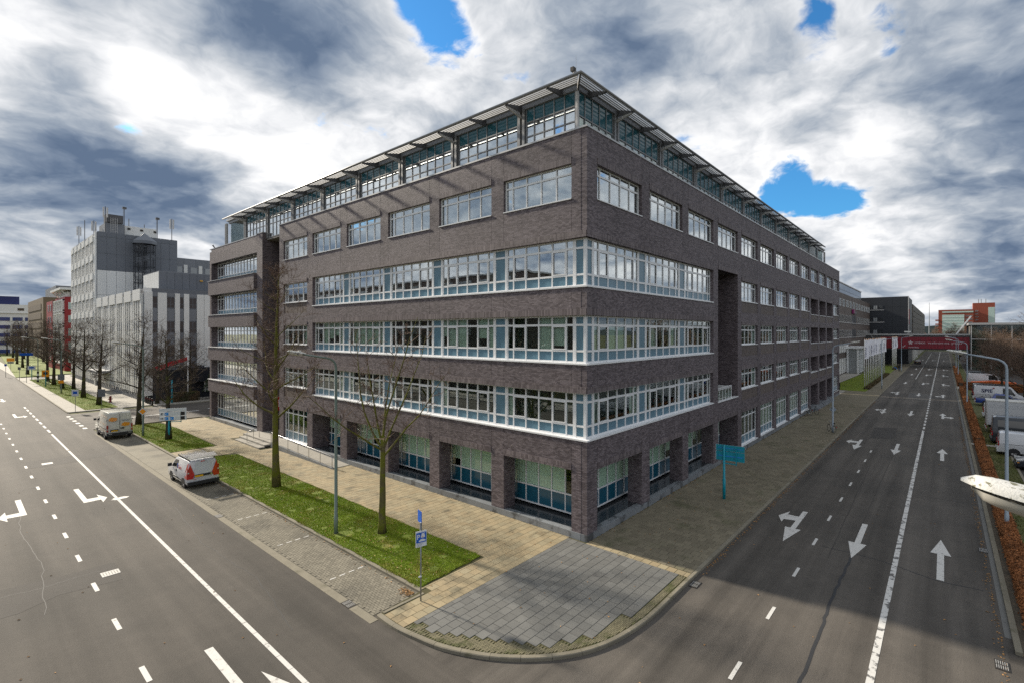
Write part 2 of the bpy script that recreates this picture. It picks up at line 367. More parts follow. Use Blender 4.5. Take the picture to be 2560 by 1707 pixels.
def gpix(u, v, z=0.0):
    d = (CAM[2] - z) * 1221.65 / (v - 831.55); r = (u - 1354.08) / 1221.65 * d
    c, s = math.cos(TH), math.sin(TH)
    return (CAM[0] + d * c + r * s, CAM[1] + d * s - r * c)

def sheet(name, pts, z, m, parent=None):
    return MB().poly([(p[0], p[1], z) for p in pts]).build(name, m, parent)
def rect(x0, y0, x1, y1): return [(x0, y0), (x1, y0), (x1, y1), (x0, y1)]

structure(sheet('ground', rect(-2600, -2600, 2600, 2600), -0.06, M_LAWND))
left_road = structure(sheet('main_road', rect(-31.0, -120, -10.0, 430), 0.0, M_ASPH))
right_road = structure(sheet('side_road', [(-10, -15.1), (335, -15.1), (335, -5.35), (0, -5.35), (0, 2.6), (-10, 2.6)], 0.0, M_ASPHX))
cross_road = structure(sheet('cross_street', rect(-10.0, 57.2, 150, 72.4), 0.0, M_ASPHX))
structure(sheet('junction_road', rect(-10.0, -120, 3.0, -15.1), 0.0, M_ASPH))
far_walk = structure(MB().box(-36, -120, -.05, -31.0, 430, .12).build('far_pavement', M_CONC))

# ---- kerbs -------------------------------------------------------
KP = [(-9.97, 2.44), (-10.0, 1.33), (-9.89, .37), (-9.7, -.7), (-9.34, -1.67), (-8.89, -2.54), (-8.28, -3.36), (-7.58, -4.06), (-6.79, -4.61), (-5.84, -5.0), (-4.91, -5.2), (-3.94, -5.32), (-3.1, -5.35)]
def smooth_path(pts, sub=4):
    out = []
    for i in range(len(pts) - 1):
        p0 = Vector(pts[max(i-1, 0)]); p1 = Vector(pts[i]); p2 = Vector(pts[i+1]); p3 = Vector(pts[min(i+2, len(pts)-1)])
        for k in range(sub):
            t = k / sub
            out.append(0.5 * ((2*p1) + (p2-p0)*t + (2*p0-5*p1+4*p2-p3)*t*t + (3*p1-p0-3*p2+p3)*t**3))
    out.append(Vector(pts[-1])); return out
def offset_path(path, d):
    o = []
    for i, p in enumerate(path):
        t = (path[min(i+1, len(path)-1)] - path[max(i-1, 0)]).normalized(); o.append(p + Vector((-t.y, t.x)) * d)
    return o
CUR = smooth_path([Vector(p) for p in KP])
CIN = offset_path(CUR, 0.17)
def resample(path, step):
    out = [path[0]]; acc = 0
    for i in range(1, len(path)):
        a, b = path[i-1], path[i]; L = (b - a).length; t = step - acc
        while t <= L: out.append(a + (b - a) * (t / L)); t += step
        acc = (acc + L) % step
    if (out[-1] - path[-1]).length > step * .3: out.append(path[-1])
    return out
def kerb_run(path, parent, width=.16, step=1.0, z0=-.05, z1=.125, sub=1, m=M_KERB):
    pts = resample(path, step / sub); off = offset_path(pts, width)
    for i in range(0, len(pts) - 1, sub):
        j = min(i + sub, len(pts) - 1); a = pts[i:j+1]; b = off[i:j+1]
        t0 = (a[1] - a[0]).normalized() * .006; t1 = (a[-1] - a[-2]).normalized() * .006
        a = [a[0] + t0] + list(a[1:-1]) + [a[-1] - t1]; b = [b[0] + t0] + list(b[1:-1]) + [b[-1] - t1]
        ch = .025; ac = offset_path(a, ch) if len(a) > 1 else a
        mb = MB(); n = len(a); dz = RNG.uniform(-.006, .006)
        for k in range(n):
            mb.v += [(a[k].x, a[k].y, z0), (a[k].x, a[k].y, z1 - ch + dz), (ac[k].x, ac[k].y, z1 + dz), (b[k].x, b[k].y, z1 + dz), (b[k].x, b[k].y, z0)]
        for k in range(n - 1):
            q = k * 5
            for e in range(4): mb.f.append((q+e, q+5+e, q+6+e, q+1+e))
        mb.f.append((4, 3, 2, 1, 0)); q = (n-1) * 5; mb.f.append((q, q+1, q+2, q+3, q+4))
        mb.build('kerb_stone', m, parent, fix=True)
# ---- pavement bed -------------------------------------------------
bed_out = [(p.x, p.y) for p in CIN] + [(180, -5.18), (180, -1.0), (82, 1.2), (82, 20), (-.0, 20), (0, 56.0), (-5.9, 56.0), (-9.3, 54.9), (-7.78, 53.6), (-7.78, 2.6)]
pavement = structure(MB().prism(bed_out, -.04, .105).build('pavement', M_BED, fix=True))
V2 = Vector
kerb_run(CUR, pavement, .17, 1.0, sub=3)
kerb_run([V2((-3.1, -5.35)), V2((60, -5.35))], pavement, .16, 1.0)
kerb_run([V2((60, -5.35)), V2((180, -5.35))], pavement, .16, 6.0)
kerb_run([V2((-7.95, 53.6)), V2((-7.95, 2.61))], pavement, .16, 1.0)
kerb_run([V2((-10.05, 54.2)), V2((-9.2, 54.0)), V2((-7.95, 53.6))], pavement, .16, .8)
kerb_run([V2((-5.9, 56.9)), V2((-8.8, 56.6)), V2((-9.8, 55.6)), V2((-10.05, 54.2))], pavement, .16, .8)
kerb_run([V2((0, 57.1)), V2((-5.9, 56.9))], pavement, .16, 1.0)
kerb_run([V2((-7.95, 2.44)), V2((-9.8, 2.44))], pavement, .14, .9)

def inside(poly, x, y):
    c = False; n = len(poly); j = n - 1
    for i in range(n):
        if (poly[i][1] > y) != (poly[j][1] > y) and x < (poly[j][0]-poly[i][0]) * (y-poly[i][1]) / (poly[j][1]-poly[i][1]) + poly[i][0]: c = not c
        j = i
    return c
APR = [(p.x, p.y) for p in offset_path(CUR, .50)] + [(-.15, -4.78), (-.15, 1.02), (-9.6, 1.02)]
V1 = [(-7.79, 2.85), (-4.36, 2.97), (-4.32, 9.3), (-4.42, 32.6), (-5.8, 33.2), (-7.79, 33.3)]
VG2 = [(-7.79, 37.75), (-4.48, 37.6), (-4.2, 50.0), (-4.6, 55.6), (-7.0, 56.0), (-7.79, 53.5)]
STEP = rect(-2.75, 22.0, 0, 40.2)
tile_me = {}; PLACED = []
def tile_mesh(w, h, key):
    if key not in tile_me:
        b = MB(); c = .006; x, y = w/2 - .007, h/2 - .007
        b.v = [(-x, -y, -.03), (x, -y, -.03), (x, y, -.03), (-x, y, -.03), (-x, -y, -c), (x, -y, -c), (x, y, -c), (-x, y, -c), (-x+c, -y+c, 0), (x-c, -y+c, 0), (x-c, y-c, 0), (-x+c, y-c, 0)]
        b.f = [(8, 9, 10, 11)] + [(4+i, 4+(i+1) % 4, 8+(i+1) % 4, 8+i) for i in range(4)] + [(i, (i+1) % 4, 4+(i+1) % 4, 4+i) for i in range(4)]
        tile_me[key] = b
    return tile_me[key]
def tile_field(test, x0, x1, y0, y1, w, h, along_x, m, key, single=None, clip=None):
    b = tile_mesh(w, h, key); big = MB(); me = b.mesh(key); me.materials.append(m)
    rows = int((y1 - y0) / h) if along_x else int((x1 - x0) / w)
    for r in range(rows + 1):
        o = (r % 2) * .5 + RNG.uniform(-.03, .03)
        cnt = int((x1 - x0) / w) + 2 if along_x else int((y1 - y0) / h) + 2
        for c in range(-1, cnt):
            x, y = (x0 + (c + o) * w, y0 + (r + .5) * h) if along_x else (x0 + (r + .5) * w, y0 + (c + o) * h)
            sx = sy = 1.0
            if clip:
                rx0, rx1, ry0, ry1 = max(x - w/2, clip[0]), min(x + w/2, clip[2]), max(y - h/2, clip[1]), min(y + h/2, clip[3])
                if rx1 - rx0 < .05 or ry1 - ry0 < .05: continue
                sx, sy = (rx1 - rx0)/w, (ry1 - ry0)/h; x, y = (rx0 + rx1)/2, (ry0 + ry1)/2
            if not test(x, y): continue
            if key == 'grey_paving': PLACED.append((x, y, w*sx/2, h*sy/2))
            z = .125 + RNG.uniform(-.003, .003); rz = RNG.uniform(-.008, .008)
            if single and single(x, y):
                t = mesh_obj('paving_tile', me, None, pavement); t.location = (x, y, z); t.rotation_euler = (0, RNG.uniform(-.004, .004), rz); t.scale = (sx, sy, 1)
            else:
                k = len(big.v); cs, sn = math.cos(rz), math.sin(rz)
                big.v += [(x + p[0]*sx*cs - p[1]*sy*sn, y + p[0]*sx*sn + p[1]*sy*cs, z + p[2]) for p in b.v]; big.f += [tuple(i + k for i in f) for f in b.f]
    if big.f: stuff(big.build('paving_tiles', m, pavement))
hy_, hx_ = .40, .43
tile_field(lambda x, y: inside(APR, x, y) and inside(APR, x - .12, y - .16), -9.6, -.15, -4.8, 1.02, hx_, hy_, True, M_TILEG, 'grey_paving', single=lambda x, y: True, clip=(-9.6, -4.8, -.15, 1.02))
ck = MB(); CK = [(p.x, p.y) for p in offset_path(CUR, .22)] + [(-.2, -5.1), (-.2, 1.0), (-9.7, 1.0)]
for r_ in range(106):
    for c_ in range(46):
        x, y = -9.85 + (c_ + .5*(r_ % 2))*.215, -5.15 + r_*.058
        if not inside(CK, x, y) or any(abs(x - a) < e + .05 and abs(y - b) < f_ + .02 for a, b, e, f_ in PLACED): continue
        ck.box(x - .10, y - .024, .08, x + .10, y + .024, .119 + RNG.uniform(-.002, .002))
stuff(ck.build('clinker_edging', mat('olive_clinker', (.155, .14, .085), .9, 0, .2, 2, .2, 50, .2, (.08, .085, .03), .5, .62, 1.5), pavement))
BIN = [(p.x, p.y) for p in offset_path(CUR, .3)]
BPOLY = [(-9.75, 2.25), (-9.82, 1.4), (-9.7, 1.02), (-.0, 1.02), (0, 56), (-9, 56), (-7.79, 53.3), (-7.79, 2.4)]
def beige(x, y):
    return inside(BPOLY, x, y) and inside(BPOLY, x + .15, y) and not (inside(V1, x, y + .12) or inside(V1, x, y - .12)) and not inside(VG2, x, y) and not (-1.5 < x and 22.4 < y < 40) and not (-2.5 < x and 32.7 < y < 40)
_st = RNG.getstate()
for cl in ((-9.8, 1.02, -.04, 2.72), (-4.28, 2.72, -.04, 22.0), (-4.28, 22.0, -1.54, 32.7), (-4.28, 32.7, -2.47, 40.0), (-4.28, 40.0, -.04, 56), (-7.78, 33.4, -4.28, 37.55)):
    RNG.setstate(_st)
    tile_field(lambda x, y: inside(BPOLY, x, y) or y > 2.8, -9.8, 0.05, 1.02, 56, hx_, hy_, True, M_TILEB, 'beige_paving', single=lambda x, y: y < 4.2 and x < -1.8, clip=cl)
tile_field(lambda x, y: True, -.15, .25, -5.2, 0, hx_ - .03, hy_, False, M_TILEB, 'beige_edge', clip=(-.15, -5.18, .27, -.04))
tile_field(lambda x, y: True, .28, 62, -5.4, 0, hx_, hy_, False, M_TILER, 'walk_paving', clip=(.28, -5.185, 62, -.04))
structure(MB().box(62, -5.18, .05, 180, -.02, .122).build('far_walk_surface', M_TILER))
structure(MB().prism([(74.9, 0), (82, 0), (82, 6), (126, 6), (126, 2.5), (97, 3.2), (82.5, 1.1), (74.9, .5)], .1, .124).build('entrance_path', M_CONC, fix=True))

# ---- parking strip with herringbone pavers -------------------------
strip = structure(MB().box(-10.0, 2.6, -.05, -7.95, 53.8, .008).build('parking_strip', mat('paver_bed', (.11, .10, .075), .9, 0, .2, 1)))
structure(MB().box(-10.32, 2.3, -.05, -10.0, 54.0, .010).build('gutter_band', M_KERB))
pav = MB(); c = .004
pm = MB().box(-.1 + c, -.05 + c, -.03, .1 - c, .05 - c, 0); pme = pm.mesh('parking_paver'); pme.materials.append(M_PAVER)
npav = 0
u_ = .105
cells = []
for i in range(-700, 700):
    for j in range(-60, 60):
        ox, oy = (i + 2*j) * u_, (i - 2*j) * u_
        for (cx_, cy_, rot) in ((ox + u_, oy + u_/2, 0), (ox + u_/2, oy + 2*u_, 1)):
            x, y = -9.99 + cx_, 2.55 + cy_
            if -9.94 < x < -8.05 and 2.66 < y < 27: cells.append((y, x, rot))
cells.sort()
for n, (y, x, rot) in enumerate(cells):
    z = .022 + RNG.uniform(-.002, .002)
    if n < 290:
        t = mesh_obj('paver', pme, None, strip); t.location = (x, y, z); t.rotation_euler = (0, 0, R(90) * rot)
    else:
        k = len(pav.v); pav.v += [((x + p[0], y + p[1], z + p[2]) if not rot else (x - p[1], y + p[0], z + p[2])) for p in pm.v]
        pav.f += [tuple(q + k for q in f) for f in pm.f]
stuff(pav.build('pavers', M_PAVER, strip))
structure(sheet('parking_strip_far', rect(-9.98, 27, -7.96, 53.6), .021, M_PAVER))

# ---- lawns ----------------------------------------------------------
def lawn(name, poly, z, m=M_LAWN):
    b = MB(); b.prism(poly, -.02, z); return structure(b.build(name, m, fix=True))
V3 = [(-8.3, 74.9), (-4.9, 74.9), (-4.7, 141.0), (-8.6, 141.4)]
V4 = [(-10.0, 152.0), (-4.0, 156.0), (4.0, 158), (6.0, 300), (-4.5, 330), (-8.5, 200)]
V5 = [(0.3, 57.2 - 3.4), (9, 53.8), (9, 56.6), (.3, 56.6)]
lawn('verge_lawn', V1, .135); lawn('verge_lawn', VG2, .135); lawn('far_verge_lawn', V3, .13); lawn('park_lawn', V4, .13)
L6 = [(82.2, 1.0), (97, 3.0), (127, 2.3), (127, -2.9), (82.2, -2.9)]
lawn('office_lawn', L6, .14); lawn('office_lawn', [(130, 2.3), (168, 2.0), (168, -2.8), (130, -2.9)], .14)
structure(MB().prism([(-10, 74.2), (-1.3, 74.2), (-1.3, 150), (-10, 150)], -.05, .09).build('far_footway', M_CONC, fix=True))
far_kerb = structure(MB().box(-10.15, 74.0, -.05, -10.0, 150, .12).build('far_kerb', M_KERB))
structure(MB().box(-1.3, 73.0, -.05, 60, 78.7, .09).build('street_footway', M_CONC))
structure(MB().box(-3.0, 150, -.05, 30, 153.5, .08).build('park_path', M_CONC))
structure(MB().prism([(-10, 152), (-13, 430), (-9, 430), (-8.2, 300), (-8.2, 200), (-9.2, 152)], -.05, .1).build('far_cycle_path', M_CONC, fix=True))

def scatter(poly, n, rng):
    xs = [p[0] for p in poly]; ys = [p[1] for p in poly]; out = []
    while len(out) < n:
        x, y = rng.uniform(min(xs), max(xs)), rng.uniform(min(ys), max(ys))
        if inside(poly, x, y): out.append((x, y))
    return out
def blades(poly, n, z, label, h=(.03, .075), m=M_GRASS, weight=None):
    b = MB(); rng = random.Random(n)
    for x, y in scatter(poly, n, rng):
        if weight and rng.random() > weight(x, y): continue
        a = rng.uniform(0, 6.283); hh = rng.uniform(*h); w = rng.uniform(.006, .014); lx, ly = rng.uniform(-.04, .04), rng.uniform(-.04, .04)
        k = len(b.v); dx, dy = math.cos(a) * w, math.sin(a) * w
        b.v += [(x - dx, y - dy, z), (x + dx, y + dy, z), (x + lx, y + ly, z + hh)]; b.f.append((k, k+1, k+2))
    o = b.build('grass', m); stuff(o); tag(o, label, 'grass'); return o
BARE = [(-7.05, 10.1, .45), (-5.9, 20.9, .35), (-5.74, 8.75, .3)]
def wfun(x, y):
    for bx, by, r in BARE:
        if (x-bx)**2 + (y-by)**2 < r*r: return .12
    return 1.0 if y < 20 else .7
BARE += [(RNG.uniform(-7.6, -4.5), RNG.uniform(3.2, 32), RNG.uniform(.10, .32)) for _ in range(34)]
def edge_blades(poly, n, z, label):
    b = MB(); rng = random.Random(n); m_ = len(poly)
    for i in range(n):
        k = rng.randrange(m_); p, q = Vector(poly[k]), Vector(poly[(k+1) % m_])
        if rng.random() > (q - p).length / 30: continue
        t = rng.random(); c = p.lerp(q, t); nn = (q - p).normalized(); c = c + Vector((nn.y, -nn.x)) * abs(rng.gauss(0, .035)) * (1 + .9*math.sin(c.x*5 + c.y*3.1))
        a = rng.uniform(0, 6.283); w = rng.uniform(.006, .014); j = len(b.v); dx, dy = math.cos(a)*w, math.sin(a)*w
        b.v += [(c.x - dx, c.y - dy, z), (c.x + dx, c.y + dy, z), (c.x + rng.uniform(-.05, .05), c.y + rng.uniform(-.05, .05), z + rng.uniform(.02, .06))]; b.f.append((j, j+1, j+2))
    o = b.build('grass', M_GRASS); stuff(o); tag(o, label, 'grass')
edge_blades(V1, 24000, .125, 'ragged grass fringe creeping over the kerb and paving of the long verge')
blades(V1, 130000, .133, 'short bright grass on the long verge beside the herringbone parking strip', weight=wfun)
blades(VG2, 26000, .133, 'short bright grass on the small verge behind the white and orange van', h=(.04, .09))
blades(V3, 26000, .128, 'grass on the verge across the cross street in front of the white building', h=(.05, .12))
blades(L6, 22000, .138, 'dark green mown grass in front of the row of white flagpoles', h=(.04, .09))

def flat_bits(name, pts, z, m, label, cat, s=(.02, .05)):
    b = MB(); rng = random.Random(len(pts))
    for x, y, zz in pts:
        a = rng.uniform(0, 6.28); q = rng.uniform(*s); k = len(b.v); t = rng.uniform(-.4, .4)
        for i, (e, w) in enumerate(((1, 0), (.1, .55), (-1, 0), (.1, -.55))):
            b.v.append((x + (math.cos(a)*e - math.sin(a)*w)*q, y + (math.sin(a)*e + math.cos(a)*w)*q, zz + .006 + abs(w) * q * .6 + (.008 * t if i == 0 else 0)))
        b.f.append((k, k+1, k+2, k+3))
    o = b.build(name, m); stuff(o); return tag(o, label, cat)
rl = random.Random(5)
lv = [(x, y, .165) for x, y in scatter(V1, 520, rl)]
flat_bits('fallen_leaves', lv, 0, M_LEAF, 'dry brown leaves lying in the grass of the long verge', 'leaves', (.025, .055))
flat_bits('daisies', [(x, y, .175) for x, y in scatter(V1, 620, rl)], 0, M_PALE, 'small pale specks of daisies and litter in the verge grass', 'daisies', (.012, .028))
lk = [(-8.0 - abs(rl.gauss(0, .12)) - .03, rl.uniform(2.7, 30), .028) for _ in range(130)] + [(-8.1 - abs(rl.gauss(0, .2)), 2.75 + abs(rl.gauss(0, .35)), .03) for _ in range(130)]
lk += [(rl.uniform(.3, 70), -5.42 - abs(rl.gauss(0, .09)), .004) for _ in range(900)]
lk += [(rl.uniform(-9, 60), -15.02 + abs(rl.gauss(0, .10)), .004) for _ in range(700)]
lk += [(rl.uniform(-28, 40), rl.uniform(-15, 40), .004) for _ in range(500)]
lk = [(x, y, z) for x, y, z in lk if not (-10.4 < x < 0 and -5.6 < y < 56 and z < .01) and not (x > 0 and y > -5.3)]
lk += [(rl.uniform(-9, 0), rl.uniform(-4.5, 9), .13) for _ in range(60)] + [(rl.uniform(.4, 40), rl.uniform(-5, -.1), .13) for _ in range(160)] + [(rl.uniform(.4, 60), -.06 - abs(rl.gauss(0, .06)), .13) for _ in range(220)]
lk = [q for q in lk if q[2] != .13 or inside(bed_out, q[0], q[1])]
flat_bits('fallen_leaves', lk, 0, M_LEAF, 'dry leaves blown along the kerbs, gutters and paving', 'leaves', (.025, .06))

# ---- road paint -------------------------------------------------------
ZP = .008
def stripe(name, x0, y0, x1, y1, parent, m=M_PAINT): return sheet(name, rect(x0, y0, x1, y1), ZP, m, parent)
for k in range(17): stripe('lane_dash', -16.14, 4.75 + 4*k, -16.0, 5.75 + 4*k, left_road)
for k in range(-3, 10): stripe('lane_dash', -5.0 + 4*k, -8.61, -4.0 + 4*k, -8.49, right_road)
stripe('edge_line', -13.22, 46.0, -13.08, 57.0, left_road)
for k in range(46): stripe('edge_line', -13.22, 3.0 + k*.94 - (10 if k < 0 else 0), -13.08, 3.0 + k*.94 + .925, left_road)
for k in range(12): stripe('edge_line', -13.22, 3.0 - (k+1)*.94, -13.08, 3.0 - k*.94 - .015, left_road)
for k in range(8): stripe('edge_block', -13.22, 58.5 + 3.6*k, -13.05, 60.6 + 3.6*k, left_road)
stripe('centre_line', -14, -11.90, 8.5, -11.70, right_road, M_PAINTW)
stripe('centre_line', 8.5, -11.90, 46, -11.70, right_road, M_PAINTW)
for k in range(14): stripe('centre_dash', 47.0 + 2.6*k, -11.9, 48.6 + 2.6*k, -11.72, right_road)
stripe('centre_line', 84, -11.9, 86, -11.7, right_road)
for k in range(26): stripe('centre_dash', 86.5 + 1.5*k, -11.9, 87.5 + 1.5*k, -11.7, right_road)
stripe('centre_line', 126, -11.9, 330, -11.75, right_road)
stripe('lane_line', 118, -8.62, 176, -8.5, right_road)
stripe('lane_line', 190, -8.62, 300, -8.5, right_road)
for k in range(5):      # parking bay ticks
    for q in range(4): sheet('bay_tick', rect(-9.7 + q*.42, 6.35 + 5.15*k, -9.45 + q*.42, 6.42 + 5.15*k), .0275, M_PAINT, strip)
def arrow(parent, cx, cy, ang, kind):            # ang: travel direction; kind: set of 's' 'l' 'r'
    c, s = math.cos(ang), math.sin(ang)
    def P(t, w): return (cx + t*c - w*s, cy + t*s + w*c)
    b = MB(); st = .125
    def face(pts, z=ZP): b.poly([(*P(t, w), z) for t, w in pts])
    if 's' in kind:
        face([(-2.6, st), (-2.6, -st), (.52, -st), (.52, st)]); face([(.5, -.38), (2.6, 0), (.5, .38)], ZP + .0015)
        if kind != 's':
            q = 1 if 'l' in kind else -1
            face([(-1.5, q*st), (-.75, q*st), (-.6, q*.72), (-1.5, q*.72)][::q]); face([(-2.1, q*.7), (-.1, q*.7), (-1.0, q*1.06)][::q], ZP + .0015)
    else:
        q = 1 if 'l' in kind else -1
        face([(-2.95, st), (-2.95, -st), (1.05, -st), (1.05, st)]); face([(.25, q*st), (1.05, q*st), (1.0, q*.68), (.3, q*.68)][::q]); face([(-.45, q*.66), (1.75, q*.66), (.75, q*1.0)][::q], ZP + .0015)
    b.build('road_arrow', M_PAINT, parent, fix=True)
PI = math.pi
for x, a, b_, c_ in ((9.15, 'sr', 's', 's'), (34, 'sr', 's', 's'), (59, 'sr', 's', 'sr'), (83.8, 'sr', 's', 'sl'), (106.5, 's', 'sl', 'sr'), (132.8, 's', 'sl', 'sr'), (157, 's', 'sl', 'sr'), (215, 's', 'sl', 's')):
    arrow(right_road, x, -7.3, PI, a); arrow(right_road, x, -10.2, PI, b_); arrow(right_road, x, -13.38, 0, c_)
arrow(left_road, -14.5, 28.05, -PI/2, 'l'); arrow(left_road, -17.15, 27.9, -PI/2, 'r'); arrow(left_road, -14.45, 2.2, -PI/2, 'l')
arrow(left_road, -14.6, 75.2, -PI/2, 'l'); arrow(left_road, -17.3, 75.2, -PI/2, 'r'); arrow(left_road, -14.6, 98, -PI/2, 's')
# zebra-like blocks and give-way line of the cross street
for k in range(6): stripe('crossing_block', -10.6 - 1.3*0, 58.2 + 2.3*k, -10.25, 59.2 + 2.3*k, left_road)
for k in range(3): stripe('stop_line', -6.2 + 9*k, 63.5 + .9*k, 1.5 + 9*k, 63.9 + .9*k, cross_road)
# cracks, patches and covers
def ribbon(name, pts, w, m, parent, z=.006):
    p = [Vector(q) for q in pts]; l = offset_path(p, w/2); r = offset_path(p, -w/2)
    b = MB()
    for i in range(len(p)): b.v += [(l[i].x, l[i].y, z), (r[i].x, r[i].y, z)]
    for i in range(len(p) - 1): b.f.append((2*i, 2*i+1, 2*i+3, 2*i+2))
    b.build(name, m, parent)
B6 = lambda a, b: gpix(1800 + a/2.583, 1100 + b/2.583)
def jit(pts, n=5, s=.05):
    o = []
    for i in range(len(pts) - 1):
        for k in range(n): t = k/n; o.append((pts[i][0]*(1-t)+pts[i+1][0]*t + RNG.uniform(-s, s), pts[i][1]*(1-t)+pts[i+1][1]*t + RNG.uniform(-s, s)))
    return o + [pts[-1]]
ribbon('sealed_crack', jit([B6(845, 755), B6(790, 870), B6(750, 960), B6(690, 1100), B6(668, 1180), B6(600, 1350), B6(500, 1600), B6(430, 1800)], 5, .03), .10, M_SEAL, right_road)
ribbon('sealed_crack', jit([B6(650, 680), B6(845, 725), B6(1000, 765), B6(1160, 815), B6(1240, 850), B6(1420, 910), B6(1700, 970)], 5, .03), .05, M_SEAL, right_road, .005)
ribbon('sealed_crack', jit([B6(1310, 360), B6(1590, 405)], 6, .02), .04, M_SEAL, right_road)
ribbon('sealed_crack', jit([B6(1120, 90), B6(1000, 350), B6(880, 640)], 8, .03), .04, M_ASPHD, right_road, .004)
ribbon('sealed_crack', jit([B6(960, 180), B6(820, 480), B6(700, 760)], 8, .03), .04, M_ASPHD, right_road, .0045)
A8 = lambda a, b: gpix(a/2.24, 1000 + b/2.24)
sheet('asphalt_patch', [A8(-90, 1085), A8(-60, 1240), A8(100, 1195), A8(330, 1090), A8(690, 1000), A8(640, 905), A8(400, 970)], .0035, M_ASPHD, left_road)
for cr in ([(-12.2, 4), (-11.6, 9), (-11.9, 15), (-11.3, 22)], [(-18.5, 32), (-16.6, 33.5), (-14, 33.2), (-11.5, 34.4)], [(-17.6, 12), (-17.2, 18), (-17.5, 24), (-17.0, 31)], [(-13.9, 44), (-12.0, 45.2), (-10.6, 44.8)]): ribbon('road_crack', jit(cr, 10, .06), .022, M_SEAL, left_road, .0045)
ribbon('road_crack', jit([A8(-40, 1115), A8(200, 1060), A8(400, 1000), A8(560, 955)], 8, .04), .03, M_SEAL, left_road, .0055)
sheet('asphalt_patch', [A8(140, 345), A8(150, 385), A8(420, 345), A8(640, 300), A8(650, 285), A8(400, 310)], .0035, M_ASPHD, left_road)
sheet('asphalt_patch', [gpix(2060 + a/2.614, 700 + b/2.614) for a, b in ((330, 960), (480, 965), (460, 1035), (300, 1030))], .0035, M_ASPHD, right_road)
sheet('asphalt_patch', [gpix(2060 + a/2.614, 700 + b/2.614) for a, b in ((560, 735), (700, 745), (690, 790), (540, 770))], .0035, M_ASPHL, right_road)
sheet('asphalt_patch', rect(185, -8.4, 205, -5.5), .0035, M_ASPHL, right_road)
def cover(name, pts, m, parent, grooves=5):
    b = MB(); b.prism([tuple(p) for p in pts], .001, .016)
    o = b.build(name, m, parent, fix=True)
    p = [Vector(q) for q in pts]
    for k in range(grooves):
        t = (k + .5) / grooves; a = p[0].lerp(p[1], t * .9 + .05); c_ = p[3].lerp(p[2], t * .9 + .05); d = (c_ - a)
        s = (p[1] - p[0]).normalized() * .012
        q = MB().prism([a + d*.15 - s, a + d*.15 + s, a + d*.85 + s, a + d*.85 - s], .014, .0185)
        g_ = q.build('groove', M_IRON, o, fix=True)
cover('access_cover', [(-15.73, 14.02), (-15.13, 14.02), (-15.13, 14.55), (-15.73, 14.58)], M_LIDG, left_road, 6)
cover('access_cover', [(-15.2, 41.1), (-14.58, 41.1), (-14.58, 41.8), (-15.2, 41.8)], M_LIDG, left_road, 3)
sheet('pale_patch', [(-13.5, 26.3), (-13.2, 26.15), (-12.75, 26.2), (-12.55, 26.45), (-12.8, 26.7), (-13.3, 26.72)], .0115, M_PAINTW, left_road)
def drain(x, y, rz, parent):
    o = MB().box(-.3, -.17, 0, .3, .17, .014).build('drain_grate', M_IRON, parent); o.location = (x, y, .005); o.rotation_euler = (0, 0, rz)
    for k in range(6):
        for q in (-.13, .13):
            s_ = MB().box(-.10 + q, -.13 + k*.052 - .008, .013, .10 + q, -.13 + k*.052 + .01, .022).build('grate_bar', M_STEEL if k < 0 else M_LIDG, o)
drain(-10.15, 4.07, R(90), left_road); drain(-10.15, 18.2, R(90), left_road); drain(-.3, -5.58, 0, right_road); drain(11.5, -14.95, 0, right_road); drain(1.0, -14.9, 0, right_road)
# far side of the side road: gutter, kerb, soil, grass, car park
structure(MB().box(3, -15.28, -.05, 330, -15.1, .012).build('brick_gutter', M_TILEG))
kr = structure(MB().box(60, -15.46, -.05, 330, -15.28, .11).build('far_side_kerb', M_KERB))
kerb_run([V2((60, -15.28)), V2((3, -15.28))][::-1][::-1], kr, -.18, 1.0, z1=.11) if False else None
for k in range(58):
    MB().box(2.0 + k, -15.46, -.05, 2.99 + k, -15.28, .11 + RNG.uniform(-.005, .005)).build('kerb_stone', M_KERB, kr)
structure(MB().box(2, -16.5, -.05, 330, -15.46, .05).build('hedge_soil', M_SOIL))
structure(MB().box(2, -17.75, -.05, 330, -16.5, .055).build('car_park_verge', M_LAWND))
structure(MB().box(2, -17.9, -.05, 330, -17.75, .10).build('car_park_kerb', M_KERB))
structure(MB().box(2, -60, -.05, 330, -17.9, .0).build('car_park', M_ASPHD))
structure(MB().box(40.3, -17.75, -.04, 41.0, -15.46, .085).build('cross_path', M_CONC))
structure(MB().box(98.5, -17.75, -.04, 103.5, -15.28, .10).build('cross_path', M_CONC))
blades(rect(2.2, -17.7, 60, -16.4), 26000, .053, 'thin olive grass between the brown hedge and the car park', h=(.03, .08), m=mat('dull_blade', (.095, .11, .02), .8, 0, .3, .6, 0, 40, .4, (.16, .14, .05), .45, .62, .7, .2))
